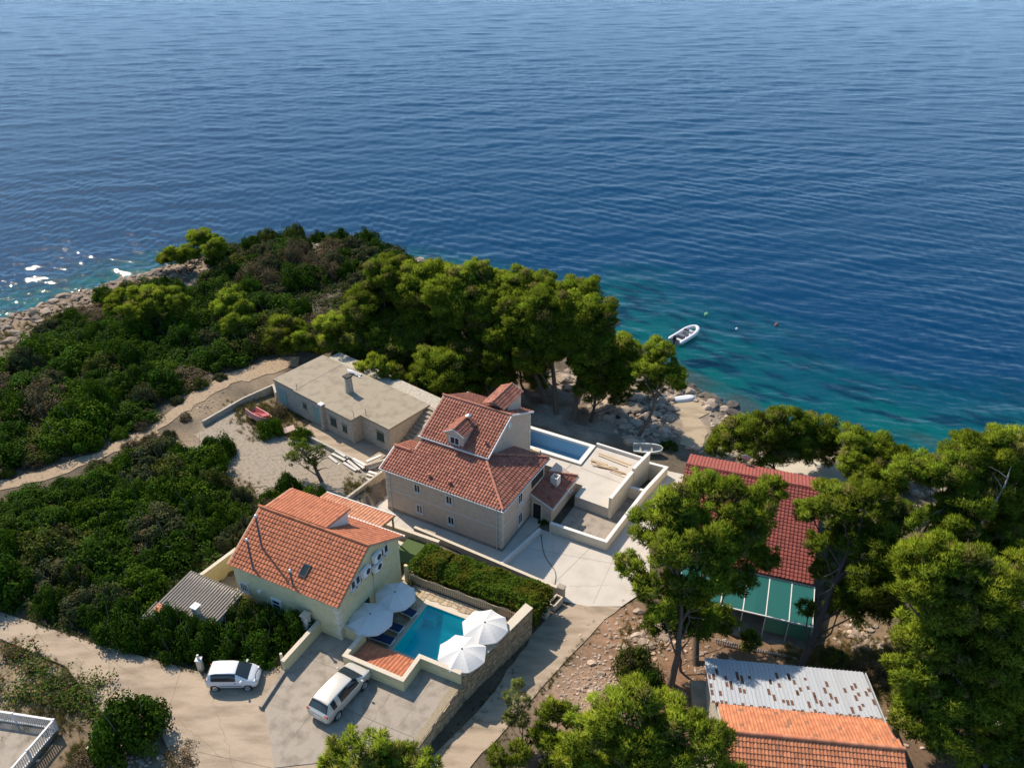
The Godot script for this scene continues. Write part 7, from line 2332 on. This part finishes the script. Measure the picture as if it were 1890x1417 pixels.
func place_shrub(kind: String, x: float, z: float, r: float, h: float, label: String, group: String, y := -99.0) -> void:
	var variants: Array = shrub_kinds[kind]
	var src = variants[rng.randi() % variants.size()]
	var gy := T(x, z) - 0.08 if y < -90.0 else y
	var xf := Transform3D(Basis(Vector3.UP, rng.randf() * TAU).scaled(Vector3(r, h / 0.85, r)), Vector3(x, gy, z))
	var names := {"green": "evergreen_shrub", "bright": "evergreen_shrub", "olive": "olive_shrub", "grey": "grey_shrub", "dry": "dry_shrub"}
	var t := thing(names[kind], label, "shrub", xf, group)
	obj("foliage", src, M.leaves, t)
	obj("stem", stem_mesh, M.bark, t)

var stem_mesh: ArrayMesh

func fill(poly: PackedVector2Array, gap: float, r0: float, r1: float, h0: float, h1: float, mix: Array, where: String, group: String, side := "") -> int:
	var lo := poly[0]
	var hi := poly[0]
	for p in poly:
		lo = lo.min(p); hi = hi.max(p)
	var put := []
	var tries := 0
	while tries < 1500:
		tries += 1
		var p := Vector2(rng.randf_range(lo.x, hi.x), rng.randf_range(lo.y, hi.y))
		if not Geometry2D.is_point_in_polygon(p, poly) or built_on(p.x, p.y): continue
		var ok := true
		for q in put:
			if p.distance_squared_to(q) < gap * gap:
				ok = false
				break
		if not ok: continue
		put.append(p)
		var kind: String = mix[rng.randi() % mix.size()]
		var says := {"green": "dark green rounded evergreen shrub ", "bright": "bright green rounded evergreen shrub ", "olive": "olive green loose leaved shrub ", "grey": "grey green shrub ", "dry": "brown half dry shrub "}
		place_shrub(kind, p.x, p.y, rng.randf_range(r0, r1), rng.randf_range(h0, h1), says[kind] + (near(p.x, p.y, where) if side else where) + side, group)
	return put.size()

# what a shrub grows closest to
var MARKS := [[-24.9, -68.9, "near the red boat"], [-45, -109, "near the lone umbrella pine"], [-43, -89, "near the yellow green pine bush"], [-33, -88, "near the soft green pine"], [-24.5, -83, "near the head of the dirt track"], [-49, -94, "near the small pine over the shore"],
	[-31, -74, "by the yard wall end of the track"], [-35, -64, "by the narrow middle of the track"], [-42, -58, "by the lower end of the track"], [-27.3, -63.6, "close to the gravel yard"], [-21, -43, "close to the corrugated shed"], [-20.5, -38, "close to the gate post"], [-30, -41, "halfway along"], [-40, -45, "at the picture edge"],
	[-23, -50, "above the yellow garden wall"], [-34, -122, "at the seaward rim of the point"], [-24, -119, "at the cove side of the point"], [-39, -112, "above the sunlit rocks"], [-30, -105, "on the landward foot of the knoll"], [-52, -76, "at the grassy edge"], [-45, -72, "deep in the scrub"], [-40, -98, "on the slope above the shore"], [-28, -95, "below the knoll"], [-36, -80, "beside the bend of the track"], [-34, -52, "in the middle of the thicket"], [-28, -47, "on the thicket side nearest the house"], [-27, -58, "under the rim of the gravel yard"], [-44, -52, "toward the picture edge of the thicket"], [-37, -55.5, "just under the lower track"], [-16, -40, "beside the slim white chimney"], [-24, -41.5, "at the foot of the lean-to"], [-28, -41.5, "at the road rim"], [-18, -40.2, "behind the small white car"], [-42, -78, "in the heart of the scrub"], [-49, -66, "low in the scrub"], [-33, -92, "under the soft green pine slope"], [-36, -108, "in the hollow"], [-16, -106, "beside the pine grove"]]

func near(x: float, z: float, where: String) -> String:
	var best := 1e9
	var says := ""
	for m in MARKS:
		var d := Vector2(m[0] - x, m[1] - z).length()
		if d < best:
			best = d; says = m[2]
	return says if best < 9.0 else where

# the two sheds and the foot of the lone pine stay clear
func built_on(x: float, z: float) -> bool:
	var l := YF.affine_inverse() * Vector3(x, 0, z)
	if Vector2(x + 45.0, z + 108.0).length() < 5.0: return true
	return (l.x > 7.4 and l.x < 13.9 and l.z > -4.3 and l.z < 0.8) or (l.x > 11.8 and l.x < 14.6 and l.z > -5.6 and l.z < -2.5)

func shrubs() -> void:
	stem_mesh = shrub_stems().mesh()
	var spec := {"green": [Color(0.034, 0.068, 0.007), 0.047, 0.02], "bright": [Color(0.056, 0.10, 0.008), 0.047, 0.0], "olive": [Color(0.072, 0.085, 0.016), 0.05, 0.1], "grey": [Color(0.068, 0.076, 0.03), 0.05, 0.12], "dry": [Color(0.12, 0.095, 0.055), 0.04, 0.5]}
	for k in spec:
		var v := []
		for i in 4: v.append(shrub_mesh(spec[k][0], 100 + i + str(k).length() * 17, spec[k][1], 170 if k != "dry" else 90, 40, spec[k][2]))
		shrub_kinds[k] = v
	fill(pv([-42, -117, -38, -120.5, -31, -122, -24, -121, -18.5, -117, -15, -112, -20, -106, -30, -101, -38, -104, -42, -110]), 2.3, 1.4, 2.8, 1.3, 3.0, ["green", "grey", "green", "olive", "green", "grey", "dry", "green"], "on the dark knoll at the point", "shrubs on the knoll", " on the knoll")
	fill(pv([-56, -95, -52.5, -100.5, -48.5, -104, -44, -108, -38, -103, -30, -100, -24, -94, -22, -86, -27, -84, -32, -81, -35, -74, -39, -66, -47, -60, -60, -57.5, -62, -66, -58, -74, -55, -82]), 2.55, 1.5, 3.1, 1.3, 3.1, ["green", "bright", "olive", "green", "bright", "green", "grey", "green", "olive", "bright", "dry"], "in the scrub beyond the dirt track", "shrubs beyond the dirt track", " beyond the track")
	fill(pv([-22, -104, -14, -108, -8, -104, -10, -96, -20, -94]), 2.6, 1.6, 2.3, 1.8, 2.6, ["green", "olive", "grey"], "on the slope between knoll and grove", "shrubs between knoll and grove")
	fill(pv([-50, -52.5, -42, -54.5, -37, -58.5, -33.5, -62.5, -30.5, -63, -26.5, -60, -24.5, -54, -25, -48, -27, -43.6, -31, -42.2, -37, -44.4, -48, -48.6]), 1.95, 1.2, 2.7, 1.2, 2.7, ["green", "bright", "green", "bright", "green", "olive", "grey"], "between the dirt track and the concrete road", "shrubs above the concrete road", " above the road")
	fill(pv([-29.5, -42.6, -28.6, -40.9, -25, -39.9, -21.5, -38.6, -16.8, -38.9, -14.9, -39.6, -14.6, -42.0, -17, -43.4, -19, -42.6, -22.5, -41.6, -25.5, -43.4]), 1.45, 1.15, 1.75, 1.8, 2.9, ["green", "bright", "green"], "hiding the shed beside the parked white car", "shrubs round the shed", " by the shed")
	fill(pv([-25, -54, -22, -57, -18.4, -57.8, -16.3, -56.4, -17.8, -53.2, -21, -50.5, -23.5, -50]), 1.9, 1.1, 1.8, 1.3, 2.2, ["green", "grey", "bright"], "behind the ridge of the yellow house", "shrubs behind the yellow house")
	fill(pv([-50, -56.2, -41, -61, -37.5, -65, -35.2, -69, -33.2, -73.5, -31, -78, -32, -79, -36, -73, -38.5, -66, -44, -60.5, -50, -58.5]), 1.7, 0.6, 1.1, 0.6, 1.2, ["olive", "grey", "dry", "bright"], "along the scrub edge of the dirt track", "low shrubs along the dirt track")
	fill(pv([-50, -54.4, -43.6, -56.2, -39.8, -58.4, -36.4, -62.4, -34, -66.4, -32.2, -70.5, -31.4, -69.5, -33, -65, -35.5, -61, -39, -57.2, -43, -55, -50, -53]), 1.7, 0.6, 1.1, 0.6, 1.2, ["olive", "grey", "dry", "green"], "along the house side of the dirt track", "low shrubs along the dirt track")
	var solo := [
		["green", -23.0, -32.6, 2.3, 3.4, "big round dark green bush standing alone beside the access road"],
		["olive", -18.4, -41.7, 1.3, 2.5, "dark leaved oleander like bush at the shed corner near the yellow wall"],
		["bright", -23.3, -67.0, 1.3, 1.9, "feathery bright green bush beside the red boat"],
		["bright", -20.2, -66.6, 1.0, 1.3, "low bright green bush by the concrete house front"],
		["green", -27.3, -63.6, 1.6, 2.3, "dark round bush alone at the edge of the gravel yard"],
		["green", -4.4, -48.3, 0.8, 1.3, "round green bush between the creeper pergola and the drive wall"],
		["grey", 6.0, -53.3, 0.7, 0.9, "silvery bush growing on white pebbles in the garden corner"],
		["green", 2.6, -55.6, 0.6, 0.5, "small dark plant in the dusty garden bed"],
		["olive", 8.4, -38.6, 1.5, 2.6, "loose dark bush on the red earth bank by the lane bend"],
		["green", 9.0, -37.2, 1.1, 1.7, "low dark bush at the foot of the red earth bank"],
		["olive", 6.2, -35.4, 0.45, 0.6, "tiny spiky plant on the stony bank"],
		["olive", 2.7, -30.6, 1.3, 1.9, "olive green bush under the slender sapling"],
		["dry", 24.2, -38.2, 1.2, 1.4, "dry brown bush in the grass right of the forked pine"],
		["olive", 22.2, -39.7, 1.0, 1.0, "low olive bush at the corner of the green canopy"],
		["green", 21.8, -37.2, 1.4, 1.1, "dark low shrub behind the sheet roof edge"],
		["green", 15.6, -68.3, 0.9, 0.9, "small dark shrub between dinghy and slipway"],
		["dry", -23.6, -70.6, 1.2, 1.1, "straw coloured bush beside the concrete house wall"],
		["dry", -25.6, -31.0, 1.2, 0.8, "bare brown twigs beside the round bush at the road"],
		["dry", -19.4, -31.3, 1.3, 0.7, "low heap of dry brown brush at the road edge"]]
	for s in solo: place_shrub(s[0], s[1], s[2], s[3], s[4], s[5], "")
	# straggling vines on the slope in the corner
	var vg := RandomNumberGenerator.new()
	vg.seed = 66
	var vat := [[-33.2, -38.7], [-31.4, -37.6], [-29.8, -36.6], [-31.0, -35.4], [-28.3, -35.6], [-27.0, -36.2], [-26.3, -34.4], [-33.6, -36.6]]
	var vn := ["reddish straggling vine nearest the picture edge above the railing", "straggling vine with a bare bent stem by the road", "yellow green vine row plant in the middle of the slope", "low green vine close to the white railing", "green and brown vine by the railing corner", "thin vine beside the road at the kerb wall", "dark tangled vine at the foot of the kerb wall", "reddish vine low on the slope at the picture edge"]
	for i in vat.size():
		var x: float = vat[i][0]
		var z: float = vat[i][1]
		var t := thing("grape_vine", vn[i], "vine", Transform3D(Basis.IDENTITY, Vector3(x, T(x, z), z)), "vines on the slope by the railing")
		var b := Buf.new()
		var lf := Buf.new()
		for k in 9:
			var tip := Vector3(vg.randf_range(-1.5, 1.5), vg.randf_range(0.5, 1.1), vg.randf_range(-1.0, 1.0))
			var pts := limb(Vector3.ZERO, tip, 0.25, 5, vg)
			b.tube(pts, [0.05, 0.035, 0.025, 0.02, 0.014, 0.008], 5, Color(0.17, 0.12, 0.09), false)
			for m in 75:
				var p: Vector3 = pts[1 + vg.randi() % 5] + Vector3(vg.randfn(0, 0.25), vg.randfn(0.0, 0.16), vg.randfn(0, 0.25))
				var red := vg.randf() < (0.5 if i == 0 or i == 7 else 0.12)
				leaf(lf, p, Vector3(vg.randfn(0, 0.7), 1, vg.randfn(0, 0.7)).normalized(), vg.randf_range(0.06, 0.12), vary(Color(0.15, 0.07, 0.03) if red else Color(0.075, 0.11, 0.02), 0.3), vg)
		obj("stem", b, M.bark, t)
		obj("foliage", lf, M.leaves, t)

# ---------------------------------------------------------------- rocks
func rock_mesh(seed_: int) -> ArrayMesh:
	var g := RandomNumberGenerator.new()
	g.seed = seed_
	var f := FastNoiseLite.new()
	f.seed = seed_
	f.frequency = 0.9
	var cuts := []
	for i in 9: cuts.append([Vector3(g.randfn(0, 1), g.randfn(0, 0.8), g.randfn(0, 1)).normalized(), g.randf_range(0.55, 0.85)])
	var pos := func(i: int, j: int) -> Vector3:
		var th := PI * j / 6.0
		var ph := TAU * (i % 9) / 9.0
		var d := Vector3(sin(th) * cos(ph), cos(th), sin(th) * sin(ph))
		var r := 1.0 + f.get_noise_3dv(d * 1.4) * 0.35
		var p := d * r
		for c in cuts:
			var over: float = p.dot(c[0]) - c[1]
			if over > 0.0: p -= c[0] * over
		return p
	var b := Buf.new()
	for j in 6:
		for i in 9:
			var a: Vector3 = pos.call(i, j)
			var e: Vector3 = pos.call(i + 1, j)
			var h: Vector3 = pos.call(i + 1, j + 1)
			var k: Vector3 = pos.call(i, j + 1)
			b.face(a, e, h, k, (a + e + h + k), WHITE)
	return b.mesh()

func rocks() -> void:
	var kinds := []
	for i in 5: kinds.append(rock_mesh(300 + i))
	var g := RandomNumberGenerator.new()
	g.seed = 41
	# boulders along the rim of the land, each on its own
	var spots := []
	for i in range(2, LAND.size() - 5):
		var a := LAND[i]
		var e := LAND[i + 1]
		var n := int((e - a).length() / 1.15) + 1
		for k in n:
			var p := a.lerp(e, g.randf())
			var nn := Vector2(-(e - a).y, (e - a).x).normalized()
			spots.append(p + nn * g.randfn(0.2, 0.9))
	var count := 0
	for p in spots:
		if p.x > 58 or p.x < -70 or count > 190: continue
		if Vector2(p.x - 19.4, p.y + 76).length() < 2.4: continue
		count += 1
		var wet := D(p.x, p.y) < 0.9
		var s := g.randf_range(0.35, 1.0)
		var dark := "dark wet boulder " if wet else "pale limestone boulder "
		var where := "on the sunny rocky shore over the glittering water" if p.x < -44 else "at the outer rim of the wooded point" if p.x < 5 else "along the turquoise cove below the pines"
		var xf := Transform3D(Basis.from_euler(Vector3(g.randf_range(-0.4, 0.4), g.randf() * TAU, g.randf_range(-0.4, 0.4))).scaled(Vector3(s * g.randf_range(0.9, 1.5), s * 0.7, s)), Vector3(p.x, maxf(T(p.x, p.y), -0.15) + s * 0.12, p.y))
		var o := obj("boulder", kinds[g.randi() % 5], M[rock_tone("wet" if wet else "pale")])
		o.transform = xf
		tag(o, dark + where, "boulder", "boulders along the shore")
	# loose stones too many to count
	var xfs := []
	var cols := []
	var tries := 0
	while xfs.size() < 5200 and tries < 60000:
		tries += 1
		var x := g.randf_range(-70, 52)
		var z := g.randf_range(-130, -60)
		var d := D(x, z)
		if d < -1.0 or d > 14.0: continue
		var w := rocky(x, z, d)
		if x < -44: w = maxf(w, smoothstep(13.0, 7.0, d)) * 0.55
		if g.randf() > w * 0.9: continue
		if Vector2((x - 19.2) / 1.5, (z + 74.0) / 4.0).length() < 1.2 or Vector2((x - 28.5) / 4.5, (z + 64.5) / 2.5).length() < 1.1: continue
		add_stone(xfs, cols, x, z, g.randf_range(0.12, 0.5) if g.randf() < 0.9 else g.randf_range(0.5, 1.0), g, (Color(0.33, 0.25, 0.185) if x < -42 else Color(0.41, 0.325, 0.25)) if d > 1.5 else Color(0.13, 0.11, 0.085))
	# banks of stones inland: x, z, spread, how many, size
	for q in [[8.6, -41.5, 2.5, 200, 0.16], [8.2, -41.0, 2.0, 14, 0.35], [6.0, -37.5, 2.6, 520, 0.12], [6.0, -37.0, 2.2, 14, 0.3], [10.8, -43.2, 1.6, 60, 0.4], [24.8, -41.6, 1.6, 70, 0.3], [22.4, -36.6, 0.9, 12, 0.35], [14.2, -37.6, 2.5, 120, 0.12], [13.0, -40.5, 2.0, 80, 0.14], [6.2, -52.6, 0.9, 90, 0.14], [-23.5, -57.0, 2.0, 110, 0.16], [-22, -60, 2.5, 60, 0.12], [-31, -72, 3.0, 60, 0.14], [-21.5, -30.8, 2.5, 140, 0.15], [-30, -37.0, 3.5, 160, 0.12], [26, -36, 3.0, 70, 0.2], [33, -50, 4.0, 120, 0.3], [1.8, -62.5, 3.5, 60, 0.15], [-34.5, -64.8, 1.5, 40, 0.15], [-12.0, -62.0, 1.0, 50, 0.13]]:
		for i in q[3]:
			var x: float = q[0] + g.randfn(0, q[2] * 0.6)
			var z: float = q[1] + g.randfn(0, q[2] * 0.6)
			add_stone(xfs, cols, x, z, q[4] * g.randf_range(0.4, 1.2), g, Color(0.46, 0.35, 0.265))
	scatter("loose_stones", kinds[0], M.rock, xfs, cols, "loose pale stones strewn over the shore and the banks")

func rock_tone(k: String) -> String:
	var called := "rock_" + k
	if not M.has(called):
		var m: StandardMaterial3D = M.rock.duplicate()
		m.resource_name = called
		m.albedo_color = (Color(0.44, 0.35, 0.27) if k == "pale" else Color(0.10, 0.085, 0.07)).linear_to_srgb()
		M[called] = m
	return called

func add_stone(xfs: Array, cols: Array, x: float, z: float, s: float, g: RandomNumberGenerator, c: Color) -> void:
	xfs.append(Transform3D(Basis.from_euler(Vector3(g.randf_range(-0.6, 0.6), g.randf() * TAU, g.randf_range(-0.6, 0.6))).scaled(Vector3(s * g.randf_range(0.8, 1.5), s * 0.65, s)), Vector3(x, T(x, z) + s * 0.1, z)))
	var k := g.randf_range(0.65, 1.2)
	cols.append(Color(c.r * k, c.g * k, c.b * k, 1.0))

# ---------------------------------------------------------------- what covers the ground between the shrubs
func undergrowth() -> void:
	var g := RandomNumberGenerator.new()
	g.seed = 90
	var b := Buf.new()
	for i in 46:
		var d := Vector3(g.randfn(0, 1), absf(g.randfn(0, 0.7)), g.randfn(0, 1)).normalized()
		leaf(b, d * g.randf_range(0.3, 1.0) * Vector3(1, 0.7, 1), (d + Vector3(g.randfn(0, 0.5), 0.6, g.randfn(0, 0.5))).normalized(), g.randf_range(0.1, 0.19), vary(WHITE, 0.3), g)
	var clump := b.mesh()
	var gr := Buf.new()
	for i in 26:
		var a := g.randf() * TAU
		var p := Vector3(cos(a), 0, sin(a)) * g.randf() * 0.5
		var tip := p + Vector3(g.randfn(0, 0.3), g.randf_range(0.5, 1.0), g.randfn(0, 0.3))
		var sd := Vector3(-sin(a), 0, cos(a)) * 0.035
		gr.tri(p - sd, tip, p + sd, vary(WHITE, 0.3))
	var tuft := gr.mesh()
	var polys := [
		[pv([-42.5, -118, -38, -121.5, -31, -123, -24, -122, -17.5, -118, -13, -112, -16, -105, -30, -99, -40, -103, -43, -111]), 900, Color(0.035, 0.055, 0.014)],
		[pv([-54, -95, -50.5, -100, -46.5, -103, -42, -107, -28, -101, -10, -106, -8, -94, -20, -86, -26, -84, -32, -81, -35, -74, -39, -66, -47, -59, -62, -56.5, -62, -66, -58, -74, -54, -80]), 2600, Color(0.045, 0.07, 0.014)],
		[pv([-62, -51.5, -50, -53.8, -42, -55.8, -37, -59.5, -33.5, -63.5, -30, -63.5, -26, -60, -21.5, -56, -17.5, -54, -23, -47, -22.5, -43.4, -27, -42.0, -30, -41.0, -37, -43.6, -48, -47.6, -62, -51]), 2000, Color(0.042, 0.075, 0.011)],
		[pv([-26, -43.2, -25, -40.0, -21.2, -38.6, -16.6, -38.8, -14.8, -40.0, -14.6, -42.5, -17, -43.6]), 260, Color(0.03, 0.06, 0.011)]]
	var xfs := []
	var cols := []
	for q in polys:
		var poly: PackedVector2Array = q[0]
		var lo := poly[0]
		var hi := poly[0]
		for p in poly:
			lo = lo.min(p); hi = hi.max(p)
		var left: int = q[1]
		while left > 0:
			var p := Vector2(g.randf_range(lo.x, hi.x), g.randf_range(lo.y, hi.y))
			if not Geometry2D.is_point_in_polygon(p, poly): continue
			left -= 1
			if built_on(p.x, p.y): continue
			var s := g.randf_range(0.5, 1.2)
			xfs.append(Transform3D(Basis(Vector3.UP, g.randf() * TAU).scaled(Vector3(s, s * g.randf_range(0.6, 1.1), s)), Vector3(p.x, T(p.x, p.y), p.y)))
			var c: Color = q[2]
			if g.randf() < 0.2: c = Color(0.08, 0.06, 0.035)
			var k := g.randf_range(0.7, 1.4)
			cols.append(Color(c.r * k, c.g * k, c.b * k, 1))
	# low scrub under the trees on the far bank and in front
	for q in [[38, -50, 9.0, 260], [46, -56, 7.0, 200], [30, -46, 5.0, 120], [36, -38, 7.0, 200], [31, -33, 4.0, 70], [-6, -86, 8.0, 130], [4, -90, 6.0, 60], [14, -30, 3.5, 60], [3, -29.5, 2.0, 50], [27, -52, 4.0, 60]]:
		for i in q[3]:
			var x: float = q[0] + g.randfn(0, q[2] * 0.5)
			var z: float = q[1] + g.randfn(0, q[2] * 0.5)
			if D(x, z) < 2.0: continue
			var s := g.randf_range(0.4, 1.0)
			xfs.append(Transform3D(Basis(Vector3.UP, g.randf() * TAU).scaled(Vector3(s, s * g.randf_range(0.5, 1.0), s)), Vector3(x, T(x, z), z)))
			var k := g.randf_range(0.7, 1.4)
			cols.append(Color(0.05 * k, 0.07 * k, 0.018 * k, 1))
	scatter("undergrowth", clump, M.leaves, xfs, cols, "low tangled green undergrowth between the shrubs")
	xfs = []
	cols = []
	for q in [[-24.6, -69.6, 2.2, 420], [-22.6, -71.2, 2.0, 300], [-20.5, -67.6, 1.3, 120], [-26.5, -71.5, 2.0, 160], [-33.5, -65.0, 1.6, 160], [-24.3, -56.8, 2.2, 240], [-56, -94, 5.0, 420], [-61, -88, 4.0, 320], [23.5, -38.5, 2.6, 620], [26.5, -39.5, 2.4, 360], [20.2, -40.0, 1.4, 120], [-24.5, -47.5, 1.6, 120], [-25.6, -31.6, 1.2, 120], [-29, -34.9, 2.5, 160], [-13.6, -58.6, 1.4, 120], [9.5, -42.5, 2.0, 90], [10.5, -57.5, 1.2, 60], [-27.9, -36.0, 2.0, 120]]:
		for i in q[3]:
			var x: float = q[0] + g.randfn(0, q[2] * 0.55)
			var z: float = q[1] + g.randfn(0, q[2] * 0.55)
			var s := g.randf_range(0.25, 0.6)
			xfs.append(Transform3D(Basis(Vector3.UP, g.randf() * TAU).scaled(Vector3(s, s * g.randf_range(0.6, 1.2), s)), Vector3(x, T(x, z), z)))
			var k := g.randf_range(0.7, 1.3)
			var c := Color(0.26, 0.20, 0.09).lerp(Color(0.13, 0.12, 0.04), g.randf() * 0.6)
			cols.append(Color(c.r * k, c.g * k, c.b * k, 1))
	# weeds creeping over the rims of the road, the lane and the parking area
	for q in [[-47, -46.7, -36.2, -43.0, 90], [-36.2, -42.9, -28.5, -40.1, 90], [-28.5, -40.1, -20.5, -37.6, 90], [-46, -44.0, -36.5, -40.8, 80], [-36.5, -40.8, -29.6, -37.8, 80], [-29.6, -37.8, -25.4, -34.0, 70], [-25.4, -34.0, -19.4, -30.4, 60], [1.9, -37.4, 6.2, -43.2, 90], [-1.6, -32.2, 1.9, -37.4, 60], [-4.6, -32.2, 0.6, -39.5, 70], [8.3, -45.6, 11, -48.6, 40]]:
		for i in q[4]:
			var k0 := g.randf()
			var x: float = lerpf(q[0], q[2], k0) + g.randfn(0, 0.22)
			var z: float = lerpf(q[1], q[3], k0) + g.randfn(0, 0.22)
			var s := g.randf_range(0.1, 0.35)
			xfs.append(Transform3D(Basis(Vector3.UP, g.randf() * TAU).scaled(Vector3(s, s * g.randf_range(0.5, 1.0), s)), Vector3(x, maxf(T(x, z), 5.46 if q[0] < -19 else 0.0), z)))
			var c := Color(0.24, 0.19, 0.09).lerp(Color(0.09, 0.11, 0.025), g.randf())
			cols.append(Color(c.r, c.g, c.b, 1))
	scatter("dry_grass", tuft, M.leaves, xfs, cols, "tufts of straw coloured dry grass")
